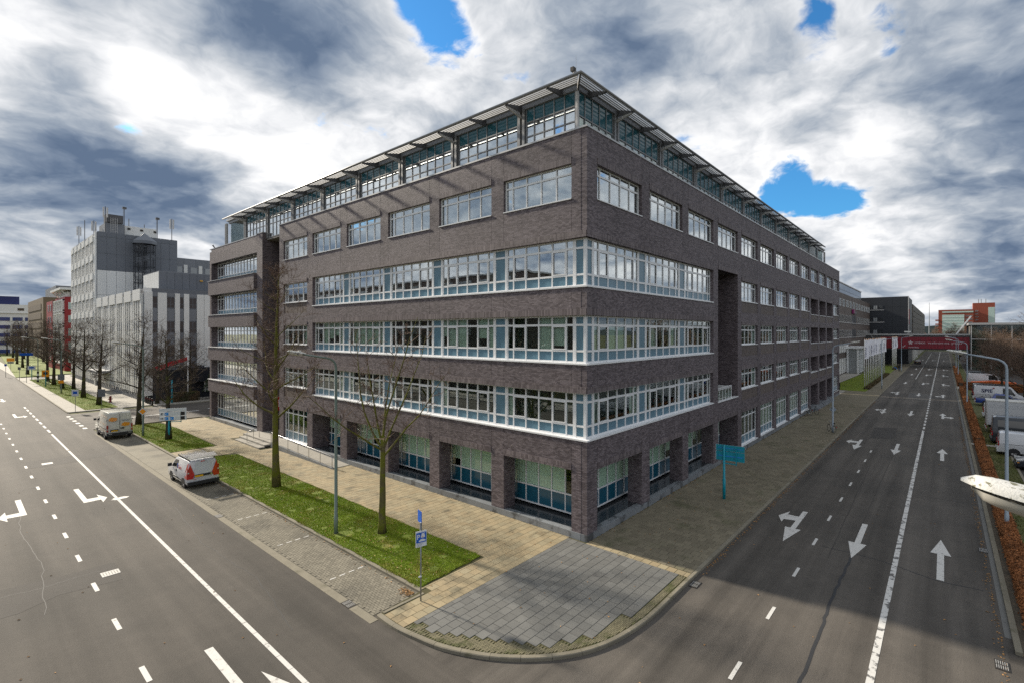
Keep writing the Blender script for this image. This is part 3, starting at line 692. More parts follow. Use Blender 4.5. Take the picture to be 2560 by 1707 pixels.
# ================================================================== main office building
PB = 5.685; BA, BB = .939, 5.636
bld = root('office_building', (0, 0, 0), 'large dark brick office block with white window bands and slatted roof canopy', 'building')
STRIP_Z = [(5.10, 7.38), (8.86, 11.22), (12.68, 15.08)]
SMALL_Z = [(5.50, 7.20), (9.33, 11.03), (13.10, 14.83)]
R4 = (17.10, 18.85); LIN = .33; ZTOP = 20.46; GF0, GF1 = .45, 3.50
ROT = {'R': 0.0, 'L': R(-90)}
def fo(side, mb, name, m, parent=None, loc=None, smooth=False):    # facade-local mesh (u, inward, z) -> part of the building
    o = mb.build(name, m, parent or bld, smooth)
    if parent is None: o.rotation_euler = (0, 0, ROT[side])
    if loc: o.location = loc
    return o
def bay(side, k): return (BA + PB*k, BB + PB*k) if side == 'R' else (-(BB + PB*k), -(BA + PB*k))
def pier(side, k):                                                  # pier before bay k
    a, b = (BB + PB*(k-1) if k else 0.0), BA + PB*k
    return (a, b) if side == 'R' else (-b, -a)
NBAY = {'R': 13, 'L': 6}; STRIPS = {'R': (0, 1, 2), 'L': (0, 1, 2, 3, 4)}
END = {'R': 74.75, 'L': 34.98}
TH_W = .35
def wall(side, u0, u1, z0, z1, d0=0.0, d1=TH_W, name='brick_wall', m=None, g=.008):
    if z1 - z0 < .02: return
    fo(side, MB().box(u0 + g, d0, z0, u1 - g, d1, z1), name, m or M_BRICK)
def lintel(side, u0, u1, z): fo(side, MB().box(u0, -.03, z, u1, .12, z + LIN), 'soldier_lintel', M_SOLD)
def sill(side, u0, u1, z, d=.27, m=None, t=.075): fo(side, MB().box(u0, -.05, z - t, u1, d, z), 'window_sill', m or M_WHITE)
# ---- window frames (shared meshes, local u from 0)
FR = {}
def frame_mesh(key, W_, rows, cols, bar=.075, edge=.08, depth=.09, sash=()):
    """rows: list of (z0, z1); cols: list of (u0, u1) clear openings"""
    if key in FR: return FR[key]
    b = MB(); zt = rows[-1][1] + edge; zb = rows[0][0] - edge
    us = [0.0]
    for c0, c1 in cols: us += [c0, c1]
    us.append(W_)
    for i in range(0, len(us), 2): b.box(us[i], 0, zb, us[i+1], depth, zt)
    zs = [zb]
    for r0, r1 in rows: zs += [r0, r1]
    zs.append(zt)
    for c0, c1 in cols:
        for i in range(0, len(zs), 2): b.box(c0, .006, zs[i], c1, depth - .006, zs[i+1])
    for ci, ri in sash:                                              # opening sash with a heavier frame
        (c0, c1), (r0, r1) = cols[ci], rows[ri]; t = .05
        for a in ((c0, r0, c0 + t, r1), (c1 - t, r0, c1, r1), (c0 + t, r0, c1 - t, r0 + t), (c0 + t, r1 - t, c1 - t, r1)): b.box(a[0], -.012, a[1], a[2], .03, a[3])
    FR[key] = b.mesh(key); return FR[key]
def split(W_, parts, edge=.09, bar=.075):
    tot = sum(parts); k = (W_ - 2*edge - bar*(len(parts) - 1)) / tot; u = edge; o = []
    for p in parts: o.append((u, u + p*k)); u += p*k + bar
    return o
PANE = {}
def pane_obj(name, w, h, m, parent, u, d, z):
    key = (round(w, 3), round(h, 3), m.name)
    if key not in PANE: PANE[key] = MB().box(0, 0, 0, w, .012, h).mesh(name); PANE[key].materials.append(m)
    o = mesh_obj(name, PANE[key], None, parent); o.location = (u, d, z); return o
def window(side, u0, z, key, W_, rows, cols, mats, d, frame_m=None, single=False, sash=(), name='window', depth=.09):
    me = frame_mesh(key, W_, rows, cols, sash=sash, depth=depth)
    if not me.materials: me.materials.append(frame_m or M_WHITE)
    w = mesh_obj(name, me, None, bld); w.rotation_euler = (0, 0, ROT[side])
    w.location = Vector((u0, d, z)) if side == 'R' else Vector((d, -u0, z))
    groups = {}
    for ri, (r0, r1) in enumerate(rows):
        for ci, (c0, c1) in enumerate(cols):
            m = mats[ri]; nm = 'panel' if m in (M_BLUE, M_TEALP) else 'pane'
            if single: pane_obj(nm, c1 - c0, r1 - r0, m, w, c0, .045, r0)
            else: groups.setdefault((nm, m.name), (MB(), m))[0].box(c0, .045, r0, c1, .057, r1)
    for (nm, _), (b, m) in groups.items(): stuff(b.build(nm + 's', m, w))
    return w
def blind(w, u0, u1, z0, z1, m, d=.12, pleat=.055):
    b = MB(); n = max(2, int((u1 - u0) / pleat)); v = []
    for i in range(n + 1):
        u = u0 + (u1 - u0) * i / n; dd = d + (.022 if i % 2 else 0); b.v += [(u, dd, z0), (u, dd, z1)]
    for i in range(n): b.f.append((2*i, 2*i+2, 2*i+3, 2*i+1))
    b.build('blind', m, w)
rw = random.Random(3)
WW = BB - BA
C6 = split(WW, (.42, .92, .92, .92, .92, .42))
C5 = split(WW, (.42, .95, .95, .95, .95))
def strip_window(side, k, r, near):
    z0, z1 = STRIP_Z[r]; h = z1 - z0; u0, u1 = bay(side, k)
    rows = [(.08, .54), (.64, h - .53), (h - .42, h - .08)]
    w = window(side, u0, z0, 'strip%d' % r, WW, rows, C6, (M_BLUE, M_GLASS if r < 2 else M_GLASSR, M_GLASS if r < 2 else M_GLASSR), .25, single=near, sash=((1, 1), (4, 1)))
    z_a, z_b = .6, h - .05
    q = rw.random()
    if (side, r) == ('L', 2): blind(w, .1, .55, z_a, z_b, M_BLIND); (q < .5) and blind(w, WW - .5, WW - .1, z_a, z_b, M_BLIND)
    elif (side, r) == ('L', 1):
        for c0, c1 in C6:
            if rw.random() < (.62 if k != 2 else .12): blind(w, c0 - .02, c1 + .02, z_a + (rw.random() < .4) * rw.uniform(.2, .8), z_b, M_CURT if rw.random() < .6 else M_BLIND)
    elif r == 1:
        for c0, c1 in C6[:5]:
            if rw.random() < .6 and k == 0 or rw.random() < .2: blind(w, c0 - .02, c1 + .02, z_a, z_b - .35, M_BLIND)
    elif r == 2: blind(w, .05, WW - .05, z_a, z_b, M_BLIND)
    else:
        blind(w, .1, .42, z_a, z_b, M_BLIND)
        if q < .25: blind(w, WW - .8, WW - .1, z_a, z_b, M_CURT)
def post_panel(side, u0, u1, r):                                     # blue infill between two strip windows
    z0, z1 = STRIP_Z[r]; h = z1 - z0; W_ = u1 - u0
    rows = [(.08, .54), (.64, h - .53), (h - .42, h - .08)]
    cols = [(.12, W_ - .12)]
    window(side, u0, z0, 'post%d_%d' % (r, round(W_*100)), W_, rows, cols, (M_BLUE,)*3, .235, single=True, name='infill_panel', depth=.11)
def small_window(side, k, z0, z1, key, near, closed, gl):
    u0, u1 = bay(side, k); h = z1 - z0
    rows = [(.08, h - .50), (h - .40, h - .07)]
    w = window(side, u0, z0, key, WW, rows, C5 if side == 'L' else C5, (gl, gl), .16 if side == 'L' else .20, single=near)
    if closed: blind(w, .06, WW - .06, .05, h - .05, M_BLIND)
    else:
        blind(w, .1, .5, .05, h - .05, M_BLIND)
        if rw.random() < .6: blind(w, WW - .9, WW - .08, .05, h - .05, M_BLIND)
for side in 'RL':
    n = NBAY[side]; S = STRIPS[side]; last = S[-1]
    for k in range(n + 1):
        p0, p1 = pier(side, k) if k < n else ((BB + PB*(n-1), END[side]) if side == 'R' else (-END[side], -(BB + PB*(n-1))))
        if side == 'L' and k == 0: p1 = -.35
        wrap = k in S                                                 # strips run past this pier
        zz = [GF0]
        if wrap:
            for r in range(3): zz += [STRIP_Z[r][0] - .075, STRIP_Z[r][1]]
        zz.append(ZTOP)
        for i in range(0, len(zz), 2):
            d1 = TH_W
            if i == 0 and side == 'R' and k <= 4 or i == 0 and side == 'L' and k <= 5:      # deep columns of the arcade
                wall(side, p0, p1, GF0, GF1, 0, .92, 'arcade_column'); wall(side, p0, p1, GF1, zz[1])
            else: wall(side, p0, p1, zz[i], zz[i+1])
        if wrap:
            for r in range(3):
                a0, a1 = (p0, p1)
                if k == 0: a0, a1 = (.25, p1) if side == 'R' else (p0, -.25)
                post_panel(side, a0, a1, r)
    for k in range(n):
        u0, u1 = bay(side, k); near = k <= (3 if side == 'L' else 2)
        loggia = k <= (3 if side == 'R' else 4); tall = side == 'R' and k == 3; open_ = side == 'R' and k in (9, 10, 11)
        # ground floor
        top0 = GF1 + LIN
        lintel(side, u0, u1, GF1); wall(side, u0, u1, GF1, GF1 + LIN, .12, TH_W, 'brick_wall')
        if not loggia and not open_:
            if side == 'R' and k == 12:
                wall(side, u0, u1, GF0, 1.0); zb = 1.0
            else: zb = .60; wall(side, u0, u1, GF0, .55, .0, TH_W, 'stone_base', M_STONE)
            h = GF1 - zb; sill(side, u0, u1, zb, .2)
            w = window(side, u0, zb, 'gf%d' % round(h*100), WW, [(.08, .72), (.80, h - .55), (h - .46, h - .08)], C5, (M_BLUE, M_GLASS, M_GLASS), .18, single=False)
            if rw.random() < .8: blind(w, .05, WW - .05, .7, h - .05, M_CURT if side == 'R' else M_BLIND) if side == 'R' else None
        # upper rows
        prev = top0
        for r in range(3):
            if k in S:
                z0, z1 = STRIP_Z[r]; wall(side, u0, u1, prev, z0 - .075); strip_window(side, k, r, near); lintel(side, u0, u1, z1); wall(side, u0, u1, z1, z1 + LIN, .12)
                prev = z1 + LIN
            elif tall:
                if r == 0: wall(side, u0, u1, prev, 4.98); sill(side, u0, u1, 5.03, .3, t=.06)
                if r == 2: prev = 15.25; lintel(side, u0, u1, 15.25); wall(side, u0, u1, 15.25, 15.25 + LIN, .12); prev += LIN
            else:
                z0, z1 = SMALL_Z[r]
                if open_: z0 -= .35
                if z0 - prev > 1.2:
                    wall(side, u0, u1, prev, z0 - 1.0); wall(side, u0 + .06, u1 - .06, z0 - 1.0, z0 - .07, .03, TH_W, 'recessed_panel', M_PANEL)
                    for q in ((u0, u0 + .06), (u1 - .06, u1)): wall(side, q[0], q[1], z0 - 1.0, z0 - .07, g=.001)
                else: wall(side, u0, u1, prev, z0 - .07)
                sill(side, u0, u1, z0, .21 if not open_ else .4, t=.065)
                if not open_: small_window(side, k, z0, z1, 'small%d' % r, False, side == 'R' and r == 2, M_GLASS if r < 2 else M_GLASSR)
                lintel(side, u0, u1, z1); wall(side, u0, u1, z1, z1 + LIN, .12); prev = z1 + LIN
        wall(side, u0, u1, prev, R4[0] - .06); sill(side, u0, u1, R4[0], .17 if side == 'L' else .21, t=.055)
        small_window(side, k, *R4, 'top', near, True, M_GLASSR)
        lintel(side, u0, u1, R4[1]); wall(side, u0, u1, R4[1], R4[1] + LIN, .12); wall(side, u0, u1, R4[1] + LIN, ZTOP)
        if k in S:
            pass
    # continuous white sills and soldier courses of the strips
    u_end = bay(side, last)[1] if side == 'R' else bay(side, last)[0]
    for r in range(3):
        z0, z1 = STRIP_Z[r]
        if side == 'R': sill(side, -.05, u_end, z0, .27)
        else: sill(side, u_end, .0 - .27, z0, .27)
        for k in S:
            p0, p1 = pier(side, k)
            if side == 'L' and k == 0: p1 = -.02
            lintel(side, p0, p1, z1)
# white corner post of the glazing
for r in range(3): MB().box(.20, .20, STRIP_Z[r][0], .345, .345, STRIP_Z[r][1] + .02).build('corner_post', M_WHITE, bld)
# coping
MB().box(-.04, -.04, ZTOP, END['R'] + .04, .36, ZTOP + .09).build('coping', M_COPING, bld)
MB().box(-.04, .36, ZTOP, .36, END['L'] + .04, ZTOP + .09).build('coping', M_COPING, bld)
# plinth stones
def plinth(side, u0, u1, n):
    for i in range(n):
        a, b = u0 + (u1-u0)*i/n, u0 + (u1-u0)*(i+1)/n
        fo(side, MB().box(a + .004, -.035, -.02, b - .004, .36, GF0), 'plinth_stone', M_STONE)
plinth('R', -.035, END['R'], 54); plinth('L', -END['L'], -.36, 25)
# arcade floor, ceiling, glazing
MB().box(.36, .36, .2, 1.9, 33.0, GF0 - .006).build('arcade_floor', M_FLOORD, bld)
MB().box(1.9, .36, .2, 24.0, 2.6, GF0 - .006).build('arcade_floor', M_FLOORD, bld)
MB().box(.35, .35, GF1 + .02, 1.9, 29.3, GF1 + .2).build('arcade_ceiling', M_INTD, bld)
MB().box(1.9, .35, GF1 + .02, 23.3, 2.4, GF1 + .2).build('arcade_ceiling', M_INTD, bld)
hg = GF1 - GF0 - .15
CG = split(PB, (1, 1, 1, 1, 1, 1), .03, .06)
def arc_glass(side, u0, k):
    w = window(side, u0, GF0 + .14, 'arcade', PB, [(.07, .98), (1.06, hg - .05)], CG, (M_TEALP, M_GLASSG), 1.5, single=True, frame_m=M_WHITE)
    for c0, c1 in CG:
        if rw.random() < .88: blind(w, c0, c1, 1.0 + (rw.random() < .15) * .5, hg, M_CURT, .075, .09)
for k in range(4): arc_glass('R', 1.5 + PB*k, k)
for k in range(5): arc_glass('L', -(1.5 + PB*(k+1)), k)
for side, u in (('R', BB + PB*3), ('L', -(BB + PB*4))):
    s = 1 if side == 'R' else -1
    wall(side, *sorted((u, u + s*.5)), GF0, GF1, .92, 2.4, 'arcade_end_wall')
    wall(side, *sorted((u + s*.02, u + s*.5)), GF0, GF1, .35, .92, 'arcade_end_wall')
MB().box(1.45, 1.45, GF0, 1.62, 1.62, GF1).build('corner_post', M_WHITE, bld)
# deep recess of the side facade
ra, rb = bay('R', 3)
MB().box(ra - .3, 2.6, 4.95, rb + .3, 2.95, 15.6).build('recess_back_wall', M_BRICK, bld)
for a, b in ((ra - .3, ra - .003), (rb + .003, rb + .3)): MB().box(a, TH_W + .003, 4.95, b, 2.6, 15.6).build('recess_side_wall', M_BRICK, bld)
MB().box(ra, TH_W, 4.75, rb, 2.6, 4.98).build('balcony_floor', M_CONC, bld)
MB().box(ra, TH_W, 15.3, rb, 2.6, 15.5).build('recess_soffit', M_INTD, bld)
def railing(x0, x1, y, z, h=1.0, n=6):
    r_ = MB(); r_.bar((x0, y, z + h), (x1, y, z + h), .05, .05); r_.bar((x0, y, z + h - .12), (x1, y, z + h - .12), .03, .03)
    o = r_.build('railing', M_WHITE, bld)
    for i in range(n): x = x0 + (x1 - x0) * i/(n-1); MB().box(x - .02, y - .02, z, x + .02, y + .02, z + h).build('baluster', M_WHITE, o)
    MB().box(x0 + .05, y - .005, z + .1, x1 - .05, y + .005, z + h - .2).build('glass_panel', M_GLASS, o)
railing(ra + .02, rb - 1.2, .15, 5.03, 1.0, 6)
MB().box(rb - 1.25, .14, 5.03, rb - 1.2, 1.6, 6.0).build('side_railing', M_WHITE, bld)
for k in (9, 10, 11):
    a, b = bay('R', k)
    for r in range(3):
        z0, z1 = SMALL_Z[r]; z0 -= .35
        MB().box(a - .2, 2.2, z0 - .3, b + .2, 2.5, z1 + .4).build('recess_back_wall', M_BRICK, bld)
        for p, q in ((a - .25, a - .004), (b + .004, b + .25)): MB().box(p, TH_W + .003, z0 - .3, q, 2.2, z1 + .4).build('recess_side_wall', M_BRICK, bld)
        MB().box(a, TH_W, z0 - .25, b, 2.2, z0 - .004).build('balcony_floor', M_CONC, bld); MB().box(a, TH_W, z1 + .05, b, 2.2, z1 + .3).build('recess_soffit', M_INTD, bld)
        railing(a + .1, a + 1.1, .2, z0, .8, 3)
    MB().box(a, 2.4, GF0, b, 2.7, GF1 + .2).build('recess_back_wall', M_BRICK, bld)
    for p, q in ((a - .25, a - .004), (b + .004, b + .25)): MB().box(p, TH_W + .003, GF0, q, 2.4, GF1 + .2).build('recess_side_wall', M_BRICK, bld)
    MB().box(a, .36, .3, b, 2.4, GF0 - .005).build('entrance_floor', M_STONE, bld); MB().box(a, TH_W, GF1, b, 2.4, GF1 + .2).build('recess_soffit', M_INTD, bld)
for i in range(3): MB().box(53.0 - .0, -.30*(i+1) - .035, -.02, 66.5, -.30*i - .036, GF0 - .12*(i+1)).build('entrance_step', M_STONE, bld)
# floors, inner walls
for z in (3.75, 7.72, 11.5, 15.35, 19.2):
    MB().box(.37, .37, z, 9.5, 34.4, z + .25).build('floor_slab', M_INT, bld)
    for a, b in ((9.5, 16.9), (23.5, 51.5), (67.6, 74.3)): MB().box(a, .37, z, b, 8.0, z + .25).build('floor_slab', M_INT, bld)
    MB().box(16.9, 3.0, z, 23.5, 8.0, z + .25).build('floor_slab', M_INT, bld); MB().box(51.5, 2.6, z, 67.6, 8.0, z + .25).build('floor_slab', M_INT, bld)
MB().box(6.2, 5.6, .4, 6.5, 34.4, 19.3).build('inner_wall', M_INT, bld); MB().box(6.5, 5.6, .4, 74.3, 5.9, 19.3).build('inner_wall', M_INT, bld)
for k in range(1, 6): MB().box(1.7, BA + PB*k - .6, .45, 6.2, BA + PB*k - .45, 19.2).build('partition_wall', M_INT, bld) if k % 2 else None
for k in (1, 2, 5, 7, 9, 12): MB().box(BA + PB*k - .6, 1.7 if k < 4 else .5, .45, BA + PB*k - .45, 5.6, 19.2).build('partition_wall', M_INT, bld)
MB().box(.36, 34.6, .3, 6.0, 34.97, ZTOP).build('end_wall', M_BRICK, bld)
MB().box(74.4, .36, .0, 74.74, 14, ZTOP).build('end_wall', M_BRICK, bld)
MB().box(9.5, 8.0, 0, 74.4, 14, 19.5).build('rear_volume', M_BRICK, bld); MB().box(9.5, 14.0, 0, 16, 54, 19.5).build('rear_volume', M_BRICK, bld)
MB().box(.42, .42, 19.6, 74.4, 14, 19.75).build('roof', M_ROOF, bld); MB().box(.42, 14, 19.6, 16, 54.0, 19.74).build('roof', M_ROOF, bld)

# ================================================================== penthouse and canopy
PX, PY = .40, .85                     # set-back of the glazed top floor
PZ0, PZ1 = 19.75, 22.92
XE, YE = 66.0, 49.2
h_p = PZ1 - PZ0 - .24
def pent(side, u0, W_, cols, key, near):
    rows = [(.10, 1.34), (1.41, 2.12), (2.19, h_p - .05)] if side == 'L' else [(.10, 1.66), (1.74, h_p - .05)]
    mats = (M_GLASSP, M_GLASSP, M_TEALTOP) if side == 'L' else (M_GLASS, M_TEALTOP)
    me = frame_mesh(key, W_, rows, cols, depth=.10)
    if not me.materials: me.materials.append(M_GREYFR)
    w = mesh_obj('penthouse_window', me, None, bld); w.rotation_euler = (0, 0, ROT[side])
    w.location = (u0, PY, PZ0) if side == 'R' else (PX, -u0, PZ0)
    g = {}
    for ri, (r0, r1) in enumerate(rows):
        for c0, c1 in cols: g.setdefault(mats[ri].name, (MB(), mats[ri]))[0].box(c0, .045, r0, c1, .057, r1)
    for q, (b, m) in g.items(): stuff(b.build('panes', m, w))
    b = MB().box(.05, .16, .1, W_ - .05, .18, h_p).build('blind', M_BLIND, w)
PW = PB - .42; PC = split(PW, (1, 1, 1, 1, 1, 1), .05, .06)
W0 = 2.6
def steel_post(x, y): MB().box(x - .09, y - .09, PZ0, x + .09, y + .09, PZ1 - .1).build('steel_post', M_GREYFR, bld)
# first (corner) window of each side is shorter
pc0 = split(3.35, (.8, 1, 1, 1, 1), .05, .06)
pent('R', PX + .12, 3.35, pc0, 'pent_cr', True); pent('L', -(PY + .12 + 3.35), 3.35, pc0, 'pent_cl', True)
MB().box(PX - .02, PY - .02, PZ0, PX + .11, PY + .11, PZ1).build('corner_post', M_LOUV, bld)
posts_R = [PX + 3.75 + PB*k for k in range(12)]; posts_L = [PY + 3.75 + PB*k for k in range(9)]
for x in posts_R:
    steel_post(x - .13, PY + .02); steel_post(x + .2, PY + .02)
    if x + PW < XE: pent('R', x + .33, PW - .28, split(PW - .28, (1, 1, 1, 1, 1, 1), .05, .06), 'pent_r', False)
for y in posts_L:
    steel_post(PX + .02, y - .13); steel_post(PX + .02, y + .2)
    if y + PW < YE: pent('L', -(y + .33 + PW - .28), PW - .28, split(PW - .28, (1, 1, 1, 1, 1, 1), .05, .06), 'pent_l', False)
MB().box(PX - .06, PY - .06, PZ1 - .26, XE, PY + .12, PZ1 + .02).build('eaves_beam', M_GREYFR, bld)
MB().box(PX - .06, PY + .12, PZ1 - .26, PX + .12, YE, PZ1 + .02).build('eaves_beam', M_GREYFR, bld)
MB().box(PX - .2, PY - .2, PZ1 + .02, XE + .2, PY + 6, PZ1 + .2).build('penthouse_roof', M_COPING, bld)
MB().box(PX - .2, PY + 6, PZ1 + .02, PX + 7, YE + .3, PZ1 + .2).build('penthouse_roof', M_COPING, bld)
MB().box(PX + .8, PY + 4.5, PZ0, XE - .2, PY + 4.8, PZ1).build('inner_wall', M_INT, bld); MB().box(PX + 4.5, PY + 4.8, PZ0, PX + 4.8, YE - .2, PZ1).build('inner_wall', M_INT, bld)
MB().box(XE - .15, PY + .15, PZ0, XE, PY + 4.8, PZ1).build('penthouse_end_wall', M_GLASSR, bld)
MB().box(PX + .15, YE - .15, PZ0, PX + 4.5, YE, PZ1).build('penthouse_end_wall', M_GLASSR, bld)
# canopy: outer tube, slats, arms
ZC0, ZC1 = 22.55, 22.90               # outer / inner height
CX, CY = -1.08, -.39                   # outer edge
CXR, CYL = 59.8, 46.5
MB().tube([(CX, CYL, ZC0), (CX, CY, ZC0), (CXR, CY, ZC0)], .075, 10).build('canopy_edge_tube', M_GREYFR, bld, True)
ns = 5
for i in range(ns):
    t = (i + .75) / (ns + .6); z = ZC0 + (ZC1 - ZC0) * t; x, y = CX + (PX - .1 - CX) * t, CY + (PY - .1 - CY) * t
    MB().bar((x, y + .02, z), (CXR - .1, y + .02, z), .065, .045).build('canopy_slat', M_LOUV, bld)
    MB().bar((x, y + .12, z), (x, CYL - .1, z), .065, .045).build('canopy_slat', M_LOUV, bld)
def arm(p_in, p_out, strut=None):
    a = Vector(p_in); b = Vector(p_out); s = (b - a); s.z = 0; q = s.cross(Vector((0, 0, 1))).normalized() * .04
    pr = [a + Vector((0, 0, .05)), a + Vector((0, 0, -.30)), b + Vector((0, 0, -.06)), b + Vector((0, 0, .02))]
    MB().slab([p - q for p in pr], q * 2).build('canopy_arm', M_LOUVD, bld, fix=True)
    if strut: MB().bar(Vector(strut), b + (a - b) * .12 + Vector((0, 0, -.06)), .08, .16).build('canopy_strut', M_LOUV, bld)
xs = []
for k, x in enumerate(posts_R):
    if x < CXR: arm((x, PY - .1, ZC1 - .05), (x, CY + .08, ZC0), (x + .04, PY - .02, PZ1 - .62))
    xm = x - PB/2
    if .8 < xm < CXR: arm((xm, PY - .05, ZC1 - .05), (xm, CY + .08, ZC0))
for y in posts_L:
    if y < CYL: arm((PX - .1, y, ZC1 - .05), (CX + .08, y, ZC0), (PX - .02, y + .04, PZ1 - .62))
    ym = y - PB/2
    if .8 < ym < CYL: arm((PX - .05, ym, ZC1 - .05), (CX + .08, ym, ZC0))
arm((PX - .1, PY - .1, ZC1 - .05), (CX + .1, CY + .1, ZC0))

# ================================================================== wing beyond the entrance recess (same building)
wy0, wy1 = 38.9, 54.3
ROWS_W = [(.62, 3.55), (4.95, 7.25), (8.72, 11.0), (12.42, 14.72), (16.42, 18.48)]
MB().box(.0, wy0, .4, .9, wy0 + 1.35, 20.3).build('wing_pier', M_BRICK, bld)
MB().box(.9, wy0, .4, 9.4, wy0 + .4, 20.3).build('wing_side_wall', M_BRICK, bld)
MB().box(.0, wy1 - .55, .4, .9, wy1, 19.9).build('wing_pier', M_BRICK, bld)
MB().box(.9, wy1 - .4, .4, 9.4, wy1, 19.9).build('wing_side_wall', M_BRICK, bld)
prev = .45
for i, (z0, z1) in enumerate(ROWS_W):
    y_a, y_b = wy0 + 1.36, wy1 - .56
    if i: MB().box(-.22 if i < 5 else .0, y_a + .25, prev, .62, y_b + .4, z0 - .06).build('wing_spandrel', M_BRICK, bld); MB().box(-.28, y_a + .2, z0 - .06, .62, y_b + .42, z0).build('window_sill', M_WHITE if i < 4 else M_COPING, bld)
    else: MB().box(-.03, wy0, -.02, .66, wy1, .46).build('wing_plinth', M_STONE, bld)
    h = z1 - z0; L_ = y_b - y_a
    cols = split(L_, (1,)*15, .06, .05)
    rows = [(.08, .5 if i else .8), (.58 if i else .88, h - .5), (h - .42, h - .08)]
    w = window('L', -y_b, z0, 'wing%d' % i, L_, rows, cols, (M_BLUE, M_GLASSR, M_GLASSR), .66)
    prev = z1
MB().box(.0, wy0 + 1.36, prev, .66, wy1 - .56, 20.2).build('wing_spandrel', M_BRICK, bld)
MB().box(-.03, wy0 - .03, 20.3, .95, wy0 + 1.38, 20.38).build('coping', M_COPING, bld); MB().box(-.02, wy0 + 1.38, 20.2, .7, wy1, 20.28).build('coping', M_COPING, bld)
for z in (3.9, 7.7, 11.5, 15.2, 19.2): MB().box(.75, wy0 + .4, z, 9.4, wy1 - .4, z + .25).build('floor_slab', M_INT, bld)
MB().box(5.5, wy0 + .4, .4, 5.8, wy1 - .4, 19.5).build('inner_wall', M_INT, bld)
# entrance recess
MB().box(5.9, 34.98, .3, 6.2, wy0, 20.2).build('recess_back_wall', M_BRICK, bld)
MB().box(.0, 34.99, .2, 5.9, wy0 - .01, .54).build('entrance_floor', M_CONC, bld)
for k in range(2):
    d_ = MB().box(5.80, 35.6 + 1.5*k, .55, 5.89, 37.0 + 1.5*k, 3.0).build('door', M_GREYFR, bld)
    MB().box(5.78, 35.75 + 1.5*k, .75, 5.80, 36.85 + 1.5*k, 2.85).build('pane', M_DARKGL, d_)
# steps, ramp and hand rails
steps = root('entrance_steps', (-1.5, 36, .1), 'concrete entrance steps with landing beside the recess of the brick office', 'steps', world=True)
for i in range(3):
    x = -2.45 + .52*i
    MB().box(x, 33.3 + .1*i, -.02 if i == 0 else .125 + .145*i - .04, x + .56 if i < 2 else .0, 39.0 + .3*i, .125 + .145*(i+1) - .05).build('step', M_CONC, steps)
    MB().box(x + .03, 33.33 + .1*i, .1, x + .5, 38.9 + .3*i, .125 + .145*(i+1) - .09 - .05).build('riser', M_IRON, steps) if i else None
MB().box(-1.42, 33.0, .1, .0, 39.8, .50).build('landing', M_CONC, steps)
def handrail(pts, posts, name, lab):
    o = root('handrail', posts[0][0], lab, 'handrail', world=True)
    MB().tube(pts, .028, 8).build('rail', M_STEEL, o, True)
    for a, b in posts: MB().tube([a, b], .022, 6).build('post', M_STEEL, o)
ramp = root('access_ramp', (-.7, 28, .1), 'long sloping concrete access ramp along the brick office base', 'ramp', world=True)
MB().slab([(-1.42, 33.0, .05), (-1.42, 22.2, .05), (-1.42, 22.2, .13), (-1.42, 33.0, .495)], (1.38, 0, 0)).build('ramp_slab', M_CONC, ramp, fix=True)
MB().slab([(-1.52, 33.0, .05), (-1.52, 22.0, .05), (-1.52, 22.0, .20), (-1.52, 33.0, .58)], (.1, 0, 0)).build('ramp_edge', M_STONE, ramp, fix=True)
zr = lambda y: .135 + (y - 22.2) / 10.8 * .365
handrail([(-1.47, 33.1, zr(33) + .06), (-1.47, 33.1, zr(33) + .92), (-1.47, 32.9, zr(33) + .95), (-1.47, 22.4, zr(22.4) + .95), (-1.47, 22.15, zr(22.2) + .85), (-1.47, 22.15, zr(22.2) + .06)],
         [((-1.47, y, zr(y) + .03), (-1.47, y, zr(y) + .95)) for y in (31.6, 29.7, 27.8, 25.9, 24.0)], 'rail', 'long stainless handrail along the edge of the access ramp')
handrail([(-2.2, 36.6, .27), (-2.2, 36.6, 1.15), (-1.15, 36.6, 1.5), (-1.15, 36.6, .5)], [((-1.65, 36.6, .4), (-1.65, 36.6, 1.33))], 'rail', 'short stainless handrail rising over the entrance steps')
# red and white number sign on the wing's side wall
sg = root('wall_sign', (2.0, 38.88, 3.2), 'red wall sign with white field on the dark recess wall', 'sign', world=True)
MB().box(1.2, 38.84, 2.5, 4.0, 38.895, 3.9).build('sign_plate', mat('sign_red', (.55, .02, .02), .45), sg)
MB().box(1.5, 38.825, 2.85, 3.7, 38.84, 3.6).build('white_field', M_WHITE, sg)
text_obj('10', .7, M_IRON, sg, (2.1, 38.82, 2.97), (R(90), 0, 0), bold=True)
# security camera and antenna on the roof corner
cam_r = root('security_camera', (.5, .9, 23.0), 'dome security camera on a short pole at the roof corner', 'camera', world=True)
MB().tube([(.35, 1.0, 22.95), (.35, 1.0, 23.7)], .03, 6).build('pole', M_LOUVD, cam_r); MB().tube([(.30, .9, 23.25), (.30, .9, 23.36), (.30, .9, 23.5), (.30, .9, 23.58)], [.05, .15, .13, .05], 10).build('dome', M_LOUVD, cam_r, True)
MB().box(.2, .95, 23.62, .42, 1.15, 23.82).build('housing', M_IRON, cam_r)
ant = root('antenna', (1.6, 1.2, 23.0), 'thin tall whip antenna standing on the roof corner', 'antenna', world=True)
MB().tube([(1.2, 1.5, 23.1), (1.2, 1.5, 25.0)], [.018, .006], 5).build('rod', M_LOUV, ant); MB().box(1.12, 1.42, 23.13, 1.28, 1.58, 23.22).build('foot', M_LOUVD, ant)
